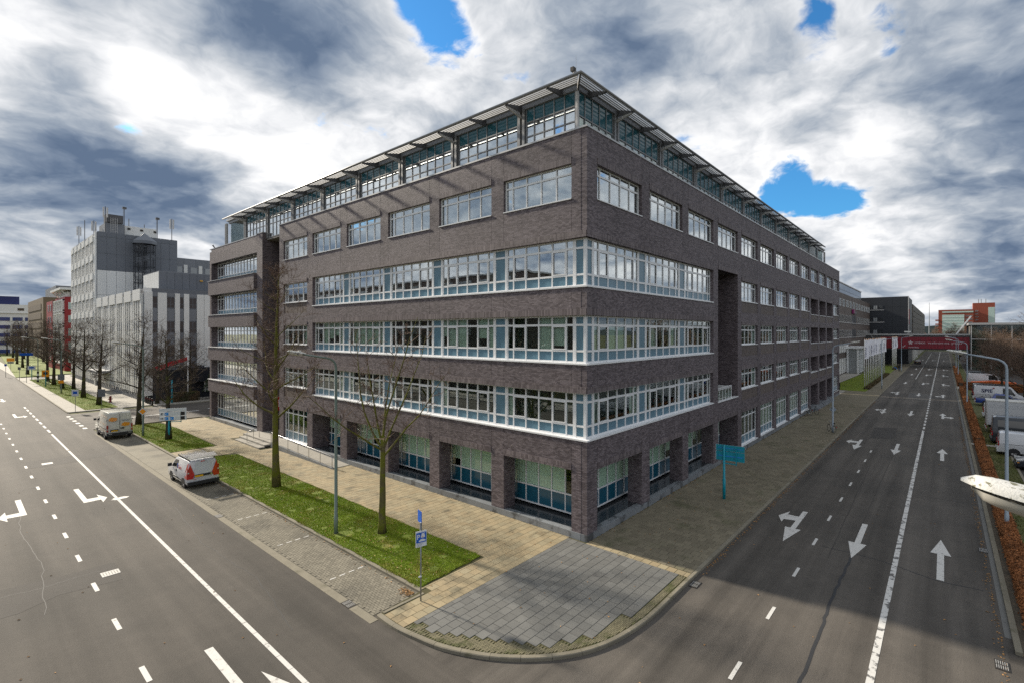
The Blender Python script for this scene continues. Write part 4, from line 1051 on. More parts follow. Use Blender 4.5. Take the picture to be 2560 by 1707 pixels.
# ================================================================== neighbouring buildings
sc.cycles.max_bounces = 7; sc.cycles.diffuse_bounces = 2; sc.cycles.glossy_bounces = 4; sc.cycles.transmission_bounces = 4; sc.cycles.transparent_max_bounces = 12
sc.cycles.caustics_reflective = False; sc.cycles.caustics_refractive = False
M_CLW = mat('white_cladding', (.82, .82, .79), .5, 0, .06, .6, rand=.03)
M_CLG = mat('grey_cladding', (.15, .165, .19), .45, 0, .06, .5, rand=.05)
M_CLG2 = mat('mid_grey_cladding', (.21, .225, .25), .5, 0, .06, .5, rand=.05)
M_WGL = mat('far_window_glass', (.03, .035, .04), .06, 0, .2, .3, spec=.9)
M_WGLB = mat('far_window_blind', (.30, .32, .33), .12, 0, .2, .3, spec=.8)
M_RED = mat('red_cladding', (.34, .02, .025), .5, 0, .08, .4)
M_TAN = mat('tan_brick', (.20, .15, .095), .7, 0, .10, .5)
M_TANP = mat('tan_brick_dark', (.155, .115, .078), .7, 0, .10, .5)
M_BLK = mat('black_cladding', (.022, .026, .034), .5, 0, .1, .4)
M_MESH = mat('bronze_mesh', (.085, .075, .062), .6, .1, .12, 1.5)
M_RBR = brick_mat('red_brick', (.33, .075, .045), (.25, .055, .035), (.2, .08, .06))
M_GRNGL = mat('pale_green_glass', (.42, .55, .52), .12, 0, .08, .3, spec=.8)
M_BANNER = mat('crimson_panel', (.23, .014, .03), .35, 0, .1, .5, spec=.5)
M_TXT = mat('pale_lettering', (.55, .45, .48), .5, 0, .03)
M_TEAL = mat('teal_paint', (.0, .27, .36), .35, 0, .06, spec=.5)
M_BLUEB = mat('navy_box', (.012, .02, .11), .5, 0, .1)
WINM = {}
def win(parent, face, plane, a, z, w, h, mull=1, gl=None, fr=None, trans=0, out=.05):
    gl = gl or M_WGL; fr = fr or M_WHITE; key = (round(w, 2), round(h, 2), mull, trans, fr.name, gl.name)
    if key not in WINM:
        t = min(.07, w*.09); b = MB()
        b.box(0, -out, 0, t, .02, h); b.box(w - t, -out, 0, w, .02, h); b.box(t, -out, 0, w - t, .02, t); b.box(t, -out, h - t, w - t, .02, h)
        for i in range(1, mull): u = w*i/mull; b.box(u - t*.4, -out + .01, t, u + t*.4, .0, h - t)
        if trans: b.box(t, -out + .008, h*trans - t*.4, w - t, .0, h*trans + t*.4)
        p = MB().box(t, -.02, t, w - t, -.012, h - t)
        WINM[key] = (b.mesh('window_frame'), p.mesh('pane')); WINM[key][0].materials.append(fr); WINM[key][1].materials.append(gl)
    f, p = WINM[key]
    o = mesh_obj('window', f, None, parent); base = Vector(WORLD_ROOTS.get(parent.name, (0, 0, 0)))
    o.location = Vector((a, plane, z) if face == 'S' else (plane, a + w, z)) - base
    if face == 'W': o.rotation_euler = (0, 0, R(-90))
    c = mesh_obj('pane', p, None, None); c.parent = o
    return o
def block(parent, name, m, x0, y0, z0, x1, y1, z1): return MB().box(x0, y0, z0, x1, y1, z1).build(name, m, parent)
def panels(parent, face, plane, a0, a1, z0, z1, n, rows, m, name='cladding_panel', t=.06, gap=.05):
    w = (a1 - a0) / n; h = (z1 - z0) / rows
    for i in range(n):
        for j in range(rows):
            p, q, r_, s = a0 + i*w + gap/2, a0 + (i+1)*w - gap/2, z0 + j*h + gap/2, z0 + (j+1)*h - gap/2
            if face == 'S': block(parent, name, m, p, plane - t, r_, q, plane, s)
            else: block(parent, name, m, plane - t, p, r_, plane, q, s)
# ---- white and grey tower with lower block
wt = root('clad_tower', (5, 125, 0), 'tall white and grey panel-clad tower with antennas on its roof', 'building', world=True)
X0, YT = -1.3, 115.74
block(wt, 'wall', M_CLG2, X0, YT, 0, 11.9, 144.7, 30.2)
panels(wt, 'S', YT, X0 + .1, 11.9, 22.8, 29.4, 9, 2, M_CLG); panels(wt, 'S', YT, X0 + .1, 11.9, 29.4, 30.4, 9, 1, M_CLG)
panels(wt, 'S', YT, X0 + .1, 11.9, 8, 22.75, 9, 3, M_CLW)
block(wt, 'corner_trim', M_CLW, X0 - .25, YT - .1, 0, X0, YT + .6, 30.3)
rt = random.Random(8)
for i in range(6):
    ya = YT + .9 + i*4.75
    for a, b in ((0, .75), (1.95, 2.4), (3.6, 4.1)): block(wt, 'white_rib', M_CLW, X0 - .28, ya + a, 1, X0, ya + b, 29.5 + .4*((i + int(a)) % 2))
    for f in range(7):
        z = 3.6 + f*3.75
        if z > 29: continue
        win(wt, 'W', X0 - .02, ya + .78, z + .3, 1.14, 1.9, 1, fr=M_CLG2); win(wt, 'W', X0 - .02, ya + 2.43, z + .3, 1.14, 1.9, 1, fr=M_CLG2)
        block(wt, 'hung_panel', M_CLW, X0 - .40, ya + .55, z + 2.3, X0 - .28, ya + 2.2, z + 3.65); block(wt, 'hung_panel', M_CLW, X0 - .36, ya + 2.3, z + 2.25, X0 - .281, ya + 3.8, z + 3.4)
# roof structures
block(wt, 'roof_housing', M_CLG2, .3, YT + 1.5, 30.2, 3.2, YT + 8, 32.6); block(wt, 'cooling_unit', M_LOUVD, .4, YT + 1.2, 32.7, 3.0, YT + 4, 34.3)
block(wt, 'roof_housing', M_CLW, 3.3, YT + 2.5, 30.2, 8.8, YT + 9, 32.6)
for q in (3.9, 6.0, 8.3): block(wt, 'vent', M_IRON, q, YT + 2.42, 31.8, q + .5, YT + 2.5, 32.2)
for i in range(4): MB().bar((1.0 + .35*i, YT + .9, 30.2), (1.0 + .35*i, YT + .9, 33.6), .05, .05).build('ladder_rail', M_LOUV, wt)
for i in range(9): MB().bar((1.0, YT + .9, 30.5 + .35*i), (2.05, YT + .9, 30.5 + .35*i), .04, .04).build('ladder_rung', M_LOUV, wt)
for x, y, h, kind in ((-.8, 140, 4.6, 1), (-1.0, 131, 4.6, 0), (-.5, 124, 3.6, 1), (.2, YT + 1, 5.5, 1), (3.3, YT + 2, 6.2, 2), (4.6, YT + 5, 4.4, 0), (7.0, YT + 4, 3.4, 0), (8.6, YT + 1, 4.8, 2), (11.2, YT + 1.2, 5.0, 1)):
    m_ = MB().tube([(x, y, 30.2), (x, y, 30.2 + h)], .07, 6).build('mast', M_LOUVD, wt)
    if kind == 1:
        for q in (-.28, .28): MB().box(x + q - .12, y - .15, 30.2 + h - 2.2, x + q + .12, y + .1, 30.2 + h - .2).build('antenna_panel', M_LOUV, m_)
    if kind == 2: MB().box(x - .3, y - .3, 30.2 + h - .5, x + .35, y + .2, 30.2 + h - .1).build('spotlight', M_LOUVD, m_); MB().bar((x - .15, y, 30.2), (x - .15, y, 30.2 + h - .6), .04, .04).build('brace', M_LOUVD, m_)
# ---- lower block
lb = root('clad_office', (6, 80, 0), 'lower white and grey panel-clad office wing beside the cross street', 'building', world=True)
YL = 78.75
block(lb, 'wall', M_CLG2, X0, YL, 0, 34, 113.4, 16.9)
block(lb, 'dark_ground_floor', M_BLK, X0 + .3, YL - .03, 0.05, 34, YL, 4.7)
block(lb, 'parapet_band', M_CLG, X0 + .9, YL - .1, 16.4, 34, YL, 17.05); block(lb, 'parapet_band', M_CLW, X0 - .1, YL - .1, 16.5, X0 + .9, YL, 17.05)
xcur = X0; pat = [('w', 1.0), ('g', .6), ('w', 1.15), ('g', 1.0), ('w', .66), ('g', .5), ('w', .72), ('g', 1.0), ('w', 1.0)]
i = 0
while xcur < 30:
    t_, w_ = pat[i % len(pat)]; i += 1
    if t_ == 'w': block(lb, 'white_pilaster', M_CLW, xcur + .02, YL - .22, 1.0 if xcur > 5.4 or xcur < 0 else 5.2, xcur + w_ - .02, YL, 16.4 if xcur > X0 else 16.5)
    else:
        for f in range(3):
            z = 14.1 - 3.72*f
            win(lb, 'S', YL - .02, xcur, z, w_, 1.7, 2 if w_ > .8 else 1, fr=M_CLG, trans=.35)
            block(lb, 'grey_panel', M_CLG2, xcur + .01, YL - .1, z + 1.75, xcur + w_ - .01, YL, z + 1.75 + 1.9 if f else 16.4)
    xcur += w_
win(lb, 'S', YL - .06, 5.6, 3.1, 2.6, 1.8, 3); block(lb, 'canopy_box', M_BLK, 4.5, YL - 1.3, 2.7, 8.8, YL - .1, 4.9)
for i in range(6):
    ya = YL + .5 + i*5.8
    for a, b in ((0, 1.0), (2.0, 2.35), (3.3, 3.65), (4.7, 5.3)): block(lb, 'white_rib', M_CLW, X0 - .25, ya + a, 1.2, X0, ya + b, 16.2)
    block(lb, 'hung_panel', M_CLW, X0 - .36, ya + .3, 15.2, X0 - .26, ya + 4.9, 16.9)
    for f in range(4):
        z = 14.6 - 3.72*(f+1)
        for q in (1.05, 2.4, 3.7): win(lb, 'W', X0 - .02, ya + q, z + 1.0 if f < 3 else .6, .9, 2.4 if f < 3 else 3.0, 1, fr=M_CLG2, gl=M_WGLB if rt.random() < .35 else M_WGL); f < 3 and block(lb, 'grey_panel', M_CLG2, X0 - .2, ya + q, z - .2, X0 - .03, ya + q + .85, z + .95)
block(lb, 'entrance_canopy', M_CLG2, X0 - 2.2, YL + 22, 3.3, X0 - .26, YL + 30, 3.7)
block(lb, 'roof_annex', M_CLG2, 1.5, YL + 4.5, 16.9, 24, YL + 14, 20.2); panels(lb, 'S', YL + 4.5, 1.5, 24, 17.0, 20.1, 22, 1, M_CLG); panels(lb, 'W', 1.5, YL + 4.5, YL + 14, 17.0, 20.1, 8, 1, M_CLW)
block(lb, 'roof_lamp', mat('amber', (.7, .38, .03), .4), 7.0, YL + 4.2, 18.9, 7.4, YL + 4.42, 19.1)
# spiral fire stair
st = root('stair_tower', (5.85, 113.8, 16.9), 'steel spiral fire stair with pointed roof in front of the grey tower wall', 'stairs')
for k in range(8):
    a = k*PI/4 + PI/8; MB().tube([(1.75*math.cos(a), 1.75*math.sin(a), 0), (1.75*math.cos(a), 1.75*math.sin(a), 11.8)], .07, 6).build('post', M_BLK, st)
MB().tube([(0, 0, 0), (0, 0, 11.6)], .16, 8).build('core', M_BLK, st)
for z in (0.3, 3.6, 7.0, 10.2): MB().tube([(1.75*math.cos(k*PI/4 + PI/8), 1.75*math.sin(k*PI/4 + PI/8), z) for k in range(9)], .06, 5).build('ring', M_BLK, st)
for k in range(68):
    a = k*.36; z = .25 + k*.165; p = [(.15*math.cos(a), .15*math.sin(a), z), (1.6*math.cos(a - .17), 1.6*math.sin(a - .17), z), (1.6*math.cos(a + .17), 1.6*math.sin(a + .17), z)]
    MB().slab(p, (0, 0, .05)).build('tread', M_CLG2, st, fix=True)
for off in (.5, .8, 1.05): MB().tube([(1.66*math.cos(k*.36), 1.66*math.sin(k*.36), off + k*.165) for k in range(66)], .03, 4).build('stair_rail', M_CLG2, st)
rf = MB(); n = 8
for k in range(n): a, b = k*2*PI/n + PI/8, (k+1)*2*PI/n + PI/8; rf.poly([(2.05*math.cos(a), 2.05*math.sin(a), 12.2), (2.05*math.cos(b), 2.05*math.sin(b), 12.2), (0, 0, 13.9)]); rf.poly([(2.05*math.cos(a), 2.05*math.sin(a), 11.6), (2.05*math.cos(b), 2.05*math.sin(b), 11.6), (2.05*math.cos(b), 2.05*math.sin(b), 12.2), (2.05*math.cos(a), 2.05*math.sin(a), 12.2)])
rf.build('roof', M_CLG, st)
bk = root('rear_clad_block', (20, 133, 0), 'grey clad block with white piers just behind the tower', 'building', world=True)
block(bk, 'wall', M_CLG2, 14.5, 131, 0, 34, 140, 28.6); panels(bk, 'S', 131, 14.6, 34, 24, 28.5, 8, 2, M_CLG2)
for i in range(6):
    a = 15.2 + i*3.1; win(bk, 'S', 130.92, a, 24.5, 1.5, 2.1, gl=M_WGLB, fr=M_CLG2); block(bk, 'white_pier', M_CLW, a + 1.75, 130.8, 20, a + 2.5, 131, 27.0)
MB().bar((27, 134, 28.6), (24.0, 134, 33.2), .25, .25).build('crane_arm', M_LOUVD, bk)
# ---- red and brown buildings
rd = root('red_office', (3, 175, 0), 'red clad office with pale framed bays and white eaves', 'building', world=True)
block(rd, 'wall', M_RED, .0, 169, 0, 14, 187.5, 20.0); block(rd, 'wall', M_RED, -.6, 187.5, 0, 14, 200.5, 19.6)
block(rd, 'top_storey', M_CLW, .6, 169.8, 20.0, 12, 186, 21.4); block(rd, 'eaves', M_CLW, -1.0, 168.0, 21.8, 13, 188, 22.4); block(rd, 'top_wall', M_TAN, 1.2, 169.4, 20.0, 12, 169.8, 21.9)
for i in range(5): MB().bar((-.6, 170.5 + 4*i, 21.75), (.5, 170.5 + 4*i, 20.6), .3, .3).build('eaves_strut', M_CLW, rd)
for f in range(5):
    z = 16.6 - 3.55*f; win(rd, 'S', 168.96, .7, z, 2.7, 1.9, 1, gl=M_GRNGL); win(rd, 'S', 168.96, 3.5, z, 1.6, 1.9, 1)
    block(rd, 'pale_band', M_CLW, -.35, 169.6, z + 2.35, 0, 187.3, z + 2.75); block(rd, 'pale_band', M_CLW, -.35, 169.6, z - .45, -.001, 187.3, z - .1)
    for k in range(5): win(rd, 'W', -.04, 170 + 3.5*k, z, 2.9, 2.1, 2, gl=M_WGLB)
    win(rd, 'W', -.66, 189.5, z, 2.0, 2.0); win(rd, 'W', -.66, 194.5, z, 2.0, 2.0)
for k in range(6): block(rd, 'pale_fin', M_CLW, -.5, 169.6 + 3.5*k, 4.5, 0, 169.9 + 3.5*k, 19.4)
bn_ = root('brown_office', (12, 280, 0), 'plain brown brick office block with dark window bands far along the road', 'building', world=True)
block(bn_, 'wall', M_TAN, 4.0, 262, 0, 40, 320, 24.4); block(bn_, 'roof_storey', M_CLG2, 8, 266, 24.4, 30, 300, 29.5); 
for f in range(6): block(bn_, 'window_band', M_TANP, 3.85, 268, 19.6 - 3.7*f, 4.0, 316, 22.0 - 3.7*f)
for f in range(5):
    for k in range(3): win(bn_, 'S', 261.95, 7.5 + 6*k, 19.4 - 3.8*f, 2.6, 2.2, gl=M_WGL)
wb = root('white_hospital', (0, 350, 0), 'long pale grey building with blue window bands at the road end', 'building', world=True)
block(wb, 'wall', M_CLW, -45, 352, 0, 9, 372, 24.5); block(wb, 'roof_storey', M_BLUEB, -8, 356, 24.5, 3.5, 364, 28.8); block(wb, 'setback', M_CLW, -45, 351.5, 20.0, 9, 352, 20.4)
for f in range(5):
    block(wb, 'window_band', mat('blue_glass', (.03, .07, .22), .15, 0, .3, .12), -44.5, 351.85, 16.2 - 4.0*f, 8.6, 352, 18.0 - 4.0*f)
    for k in range(12): block(wb, 'pier', M_CLW, -44 + 4.4*k, 351.7, 16.1 - 4.0*f, -43.2 + 4.4*k, 351.85, 18.1 - 4.0*f)
for k in range(6): win(wb, 'S', 351.95, -40 + 8.5*k, 21.4, 2.5, 1.4)
# ---- across the main road (seen in the window reflections)
op = root('street_block', (-48, 80, 0), 'long dark brown brick block across the main road', 'building', world=True)
block(op, 'wall', M_BROWN, -60, 40, 0, -40, 150, 20.5)
op2 = MB()
for f in range(5):
    for k in range(21):
        o = MB().box(-40.0, 43 + 5*k, 2.2 + 3.9*f, -39.93, 46 + 5*k, 4.2 + 3.9*f).build('window', M_WGLB, op)
block(op, 'coping', M_COPING, -60.2, 39.8, 20.5, -39.8, 150.2, 20.8)
# ---- beyond the side facade
bo = root('brown_office', (100, 9, 0), 'brown brick office beyond the flags with glazed roof storey and glass porch', 'building', world=True)
block(bo, 'wall', M_BROWN, 76, 6, 0, 179.5, 24, 20.1)
block(bo, 'glazed_roof_storey', M_CLG2, 78, 8.2, 20.1, 176, 20, 23.8)
for k in range(32): block(bo, 'glass_pane', M_WGLB, 112 + 2*k, 8.12, 20.4, 113.9 + 2*k, 8.2, 22.0); block(bo, 'glass_pane', M_WGLB, 112 + 2*k, 8.12, 22.1, 113.9 + 2*k, 8.2, 23.6)
MB().box(77.8, 8.0, 23.8, 176.3, 20.2, 24.05).build('roof_edge', M_LOUV, bo)
for k in range(11): win(bo, 'S', 5.97, 115.5 + 5.9*k, 16.9, 3.6, 1.75, 3, gl=M_WGLB)
for f in range(2):
    for k in range(28):
        if 10 <= k < 14: continue
        win(bo, 'S', 5.97, 115.8 + 2.25*k, 13.0 - 3.8*f, 1.25, 1.8, 1, gl=M_WGL, fr=M_LOUV)
    for q in range(2): block(bo, 'recess', M_BLK, 137.5 + 4.2*q, 5.93, 12.6 - 3.8*f, 140.8 + 4.2*q, 6.0, 15.0 - 3.8*f)
    block(bo, 'sill_band', M_LOUV, 112, 5.9, 12.82 - 3.8*f, 179, 5.99, 12.95 - 3.8*f)
for k in range(6): win(bo, 'S', 5.97, 113.5 + 3.0*k, .4, 2.0, 3.7, 1, gl=M_CLW, fr=M_WHITE, trans=.5); win(bo, 'S', 5.97, 113.5 + 3.0*k, 5.5, 2.0, 1.8, 1, gl=M_CLW, fr=M_WHITE, trans=.5)
block(bo, 'logo_sign', mat('logo_plum', (.25, .01, .13), .4), 137.0, 5.5, 15.5, 139.0, 5.9, 16.6); block(bo, 'logo_sign', M_LOUVD, 139.2, 5.6, 15.5, 143.5, 5.9, 16.2)
pc = root('glass_porch', (131, 4, 0), 'white framed glass entrance porch behind the flagpoles', 'porch', world=True)
for x in (127.0, 131.5, 136.0):
    for y in (3.4, 5.6): block(pc, 'column', M_WHITE, x - .22, y - .22, .1, x + .22, y + .22, 6.3)
block(pc, 'roof', M_WHITE, 126.5, 3.0, 6.3, 136.6, 5.98, 6.8)
for i in range(4): block(pc, 'glazing_bar', M_WHITE, 127.2, 3.40, 1.5*i + .1, 135.8, 3.46, 1.5*i + .22)
block(pc, 'glass_wall', M_WGLB, 127.2, 3.47, .1, 135.8, 3.52, 6.2); block(pc, 'glass_wall', M_WGLB, 126.95, 3.6, .1, 127.0, 5.4, 6.2)
bb = root('black_office', (190, 10, 0), 'black clad block with three narrow window bands behind the red footbridge', 'building', world=True)
block(bb, 'wall', M_BLK, 180, -4.4, 0, 206, 34, 22.2)
for f in range(4):
    block(bb, 'white_sill', M_LOUV, 179.85, 2, 17.8 - 4.1*f, 179.99, 30, 18.0 - 4.1*f)
    for k in range(9): win(bb, 'W', 179.96, 2.4 + 1.5*k, 18.1 - 4.1*f, 1.2, 1.4, 2, gl=M_WGLB if k % 3 == 1 else M_WGL, fr=M_BLK)
panels(bb, 'W', 180, -4.35, 1.8, 9, 22, 3, 4, M_BLK, t=.05)
block(bb, 'corner_strip', M_LOUV, 179.9, -4.6, 9.5, 180.3, -4.4, 22.3); block(bb, 'red_banner', M_BANNER, 179.85, -4.75, 13.0, 180.3, -4.62, 18.0)
ps = root('parking_garage', (260, 0, 0), 'long bronze mesh-clad garage beside the road past the footbridge', 'building', world=True)
block(ps, 'wall', M_MESH, 210, -4.4, 4.5, 355, 30, 21.0); block(ps, 'base', M_CONC, 206.1, -4.2, 0, 355, 30, 4.5)
for f in range(7): block(ps, 'mesh_band', M_MESH, 210.2, -4.52, 5.4 + 2.2*f, 354.8, -4.4, 7.3 + 2.2*f)
for f in range(6): block(ps, 'stair_landing', M_LOUVD, 206.2, -4.0, 5 + 2.6*f, 209.9, 0, 5.15 + 2.6*f)
for k in range(3): block(ps, 'column', M_CLW, 214 + 14*k, -4.8, 0, 214.6 + 14*k, -4.41, 4.5)
# ---- crimson footbridge
fb = root('footbridge', (171, -11, 6), 'crimson panelled footbridge with welcome lettering spanning the side road', 'bridge', world=True)
for k in range(15):
    for r_ in range(3): block(fb, 'crimson_panel', M_BANNER, 168.0, -19.2 + 1.42*k + .03, 5.55 + 1.16*r_ + .02, 168.12, -19.2 + 1.42*(k+1) - .03, 5.55 + 1.16*(r_+1) - .02)
block(fb, 'deck', M_LOUVD, 168.12, -19.3, 5.45, 174, 7, 9.5); block(fb, 'roof', M_COPING, 167.7, -19.3, 9.5, 174.3, 12, 9.95); block(fb, 'bottom_beam', M_BLK, 167.9, -19.3, 5.2, 174.1, 12, 5.45)
block(fb, 'dark_glazing', M_WGL, 168.15, 2.2, 5.8, 168.3, 12, 9.4)
for k in range(4): MB().bar((168.1, 2.3 + 2.2*k, 5.9), (168.1, 4.5 + 2.2*k, 9.3), .16, .16).build('brace', M_LOUV, fb)
block(fb, 'white_dish', M_CLW, 167.9, -5.6, 10.4, 169.4, -4.0, 10.8); block(fb, 'dish_stem', M_CLW, 168.5, -5.0, 9.9, 168.8, -4.6, 10.4)
TR = (R(90), 0, R(-90))
text_obj('mecc', 1.0, M_TXT, fb, (167.97, -6.55, 7.05), TR, .02, True, fit=2.5); text_obj('welcomes', 1.0, M_TXT, fb, (167.97, -9.7, 7.0), TR, .02, fit=5.0); text_obj('you', 1.0, M_TXT, fb, (167.97, -15.1, 7.0), TR, .02, fit=2.4)
text_obj('PARKING', .55, M_TXT, fb, (167.97, -5.1, 5.75), TR, .02, True, fit=2.4)
sm = MB(); pts = []
for k in range(10): a = PI/2 + k*PI/5; r_ = .75 if k % 2 == 0 else .33; pts.append((167.96, -5.55 - r_*math.cos(a), 7.35 + r_*math.sin(a)))
sm.slab(pts, (.02, 0, 0)).build('star_emblem', M_TXT, fb, fix=True)
MB().bar((167.95, -4.3, 6.6), (167.95, -3.6, 5.9), .03, .22).build('arrow_mark', M_TXT, fb)
gb = root('glass_hall', (160, -40, 0), 'flat-roofed glass hall behind the bare trees at the end of the footbridge', 'building', world=True)
block(gb, 'core', M_INTD, 172, -70, 0, 200, -19.4, 12.4); block(gb, 'roof', M_COPING, 165.5, -72, 12.5, 200, -18.9, 13.1)
block(gb, 'glass_wall', M_GLASSG, 166, -70, 0, 166.06, -19.4, 12.4)
for k in range(12): block(gb, 'mullion', M_LOUV, 165.85, -19.6 - 4.2*k, 0, 166.0, -19.4 - 4.2*k, 12.4)
for z in (4.0, 8.4): block(gb, 'transom', M_LOUV, 165.8, -70, z, 165.99, -19.4, z + .2)
MB().bar((164.5, -16.2, 9.9), (164.5, -19.4, 15.0), .35, .35).build('white_strut', M_WHITE, gb)
rtw = root('red_brick_tower', (640, -25, 0), 'distant red brick block with tall tower and pale glazed face', 'building', world=True)
block(rtw, 'wall', M_RBR, 624, -36, 0, 650, -9, 33.2); block(rtw, 'tower', M_RBR, 640, -52.5, 0, 652, -36, 40.0)
block(rtw, 'glazed_face', M_GRNGL, 623.7, -29, 0, 624, -12, 28.2); block(rtw, 'glazed_strip', M_GRNGL, 623.7, -35.8, 30.2, 624, -12, 31.6); block(rtw, 'glazed_strip', M_GRNGL, 639.7, -52.3, 10, 640, -47.5, 35.5)
for k in range(8): block(rtw, 'transom', M_WHITE, 623.55, -29, 6 + 2.8*k, 623.7, -12, 6.25 + 2.8*k)
for f in range(4): win(rtw, 'W', 639.95, -40, 31.5 - 3*f, 2.2, 1.0); win(rtw, 'W', 623.95, -35, 26.2 - 3.2*f, 5, 1.2, 2); block(rtw, 'balcony', M_RBR, 622.5, -9, 22 - 4*f, 624, -6.5, 23.4 - 4*f)
for q in (-40.5, -42.5, -46): MB().tube([(645, q, 40), (645, q, 44)], .25, 5).build('mast', M_LOUVD, rtw)
ct = root('church_tower', (760, 10, 0), 'faint distant church spire and mast above the hills', 'tower', world=True)
block(ct, 'shaft', M_CLG2, 758, 8, 0, 764, 14, 20); MB().tube([(761, 11, 20), (761, 11, 34)], [4, .2], 4).build('spire', M_CLG, ct); MB().tube([(770, 1, 0), (770, 1, 48)], [.8, .2], 5).build('mast', M_CLG2, ct)
hb = MB(); rh = random.Random(4)
for i in range(60):
    a0 = -1.2 + i*.04
    hb.v += [(1900*math.cos(a0), 1900*math.sin(a0), -2), (1900*math.cos(a0), 1900*math.sin(a0), 26 + 12*math.sin(i*.31) + 5*math.sin(i*.9))]
for i in range(59): hb.f.append((2*i, 2*i+2, 2*i+3, 2*i+1))
structure(hb.build('hills', mat('far_hills', (.055, .075, .085), .9, 0, .2, .01)))
for i in range(7):
    x, y = 420 + i*26, rh.uniform(-2, 8)
    hs = root('town_house', (x, y, 0), 'small pink and brown town house beyond the road end', 'house', 'houses beyond the road end', world=True)
    block(hs, 'wall', mat('house_pink', (.36, .22, .17), .8), x, y, 0, x + 14, y + 12, 9); MB().slab([(x - .3, y - .5, 9), (x - .3, y + 12.5, 9), (x - .3, y + 6, 13.5)], (14.6, 0, 0)).build('roof', mat('house_tile', (.2, .1, .07), .8), hs, fix=True)
    win(hs, 'W', x - .03, y + 2, 4.5, 1.6, 1.8); win(hs, 'W', x - .03, y + 7, 4.5, 1.6, 1.8)
# ================================================================== vegetation
M_BARK = mat('mossy_bark', (.115, .10, .045), .9, 0, .25, 6, .5, 25, 0, (.13, .135, .02), .42, .56, 2.2, .2)
M_BARKD = mat('dark_bark', (.055, .047, .035), .9, 0, .25, 5, .5, 25, 0, (.085, .09, .03), .52, .65, 1.5, .2)
M_TWIG = mat('brown_twig', (.155, .102, .072), .85, 0, .2, 1.0)
M_TWIGD = mat('dark_twig', (.10, .072, .052), .85, 0, .2, 1.0)
M_HEDGE = mat('beech_leaf', (.31, .125, .048), .75, 0, .25, 1.5, 0, 40, .45, (.16, .07, .03), .5, .65, 1.0, .2)
M_HEDGEG = mat('clipped_hedge_leaf', (.13, .09, .045), .75, 0, .25, 1.5, 0, 40, .45, (.05, .06, .02), .45, .6, 1.0, .2)
M_EVER = mat('evergreen_needle', (.035, .055, .02), .8, 0, .25, 1.0, 0, 40, .4)
def bare_tree(seed, h, trunk_r, first, spread, leader=True, dens=1.0, twig_len=.8, droop=.0, n_main=9, thin=1.0):
    """returns (trunk+limbs MB, twig MB) rooted at the origin"""
    r = random.Random(seed); T = MB(); Tw = MB()
    def wander(p, d, L, n, wob, up):
        pts = [p]
        for i in range(n):
            d = (d + Vector((r.uniform(-wob, wob), r.uniform(-wob, wob), r.uniform(-wob, wob) + up))).normalized(); p = p + d * (L / n); pts.append(p)
        return pts, d
    def twig(p, d, L, rad, lvl):
        pts, d2 = wander(p, d, L, 3, .28, .06 - droop*.12)
        Tw.tube(pts, [rad, rad*.85, rad*.7, rad*.5], 3, False)
        if lvl > 0:
            for i in range(int((3 if lvl > 1 else 3) * dens + r.random())):
                q = r.uniform(.25, 1.0); k = min(2, int(q*3)); b = pts[k].lerp(pts[k+1], q*3 - k)
                ax = Vector((r.uniform(-1, 1), r.uniform(-1, 1), r.uniform(-.6, .9))).normalized()
                twig(b, (d2 * .75 + ax * .8).normalized(), L * r.uniform(.42, .7), max(.006, rad * .68), lvl - 1)
    tp, td = wander(Vector((0, 0, -.05)), Vector((0, 0, 1)), h * (1.0 if leader else first/h*1.25), 9, .035, .1)
    H = tp[-1].z
    T.tube(tp, [trunk_r * (1.28 if i == 0 else 1.05 if i == 1 else 1.0) * max(.1, (1 - (i/9)*(.93 if leader else .45))) for i in range(10)], 9)
    for m_ in range(n_main):
        if leader:
            t = first/h + (1 - first/h) * (m_ + r.uniform(0, .8)) / n_main; z = t * H
            i = min(8, int(t * 9)); p = tp[i].lerp(tp[i+1], t*9 - i); L = spread * (1.15 - t) * r.uniform(.7, 1.2); base_r = trunk_r * max(.12, 1 - t*.95) * .5
            el = r.uniform(.25, .9)
        else:
            t = r.uniform(.72, 1.0); i = min(8, int(t*9)); p = tp[i].lerp(tp[i+1], t*9 - i) if i < 9 else tp[-1]
            L = (h - H) * r.uniform(.75, 1.15); base_r = trunk_r * .45; el = r.uniform(.95, 1.42) if m_ % 4 else r.uniform(.55, .8)
        a = m_ * 2.399 + r.uniform(-.4, .4); d = Vector((math.cos(a)*math.cos(el), math.sin(a)*math.cos(el), math.sin(el)))
        pts, d2 = wander(p, d, L, 6, .16, .05)
        T.tube(pts, [base_r * (1 - .14*k) * thin for k in range(7)], 6, False)
        for s in range(int(7 * dens * max(.6, L/2.5))):
            q = r.uniform(.18, 1.0); k = min(5, int(q*6)); b = pts[k].lerp(pts[k+1], q*6 - k)
            ax = Vector((r.uniform(-1, 1), r.uniform(-1, 1), r.uniform(-.5, .8))).normalized()
            twig(b, (d2 * .6 + ax).normalized(), twig_len * r.uniform(.7, 1.5), max(.012, base_r * .22), 2)
    if leader:
        for s in range(int(26 * dens)):
            t = r.uniform(first/h, 1.0); i = min(8, int(t*9)); p = tp[i].lerp(tp[i+1], t*9 - i); a = r.uniform(0, 6.28)
            twig(p, Vector((math.cos(a), math.sin(a), r.uniform(.2, .9))).normalized(), twig_len * r.uniform(.6, 1.2), .016, 2)
    return T, Tw
def tree(name, seed, label, loc, bark=None, twigm=None, group=None, **kw):
    T, Tw = bare_tree(seed, **kw); o = root(name, loc, label, 'tree', group)
    T.build('trunk', bark or M_BARK, o, True); stuff(Tw.build('crown', twigm or M_TWIG, o)); return o
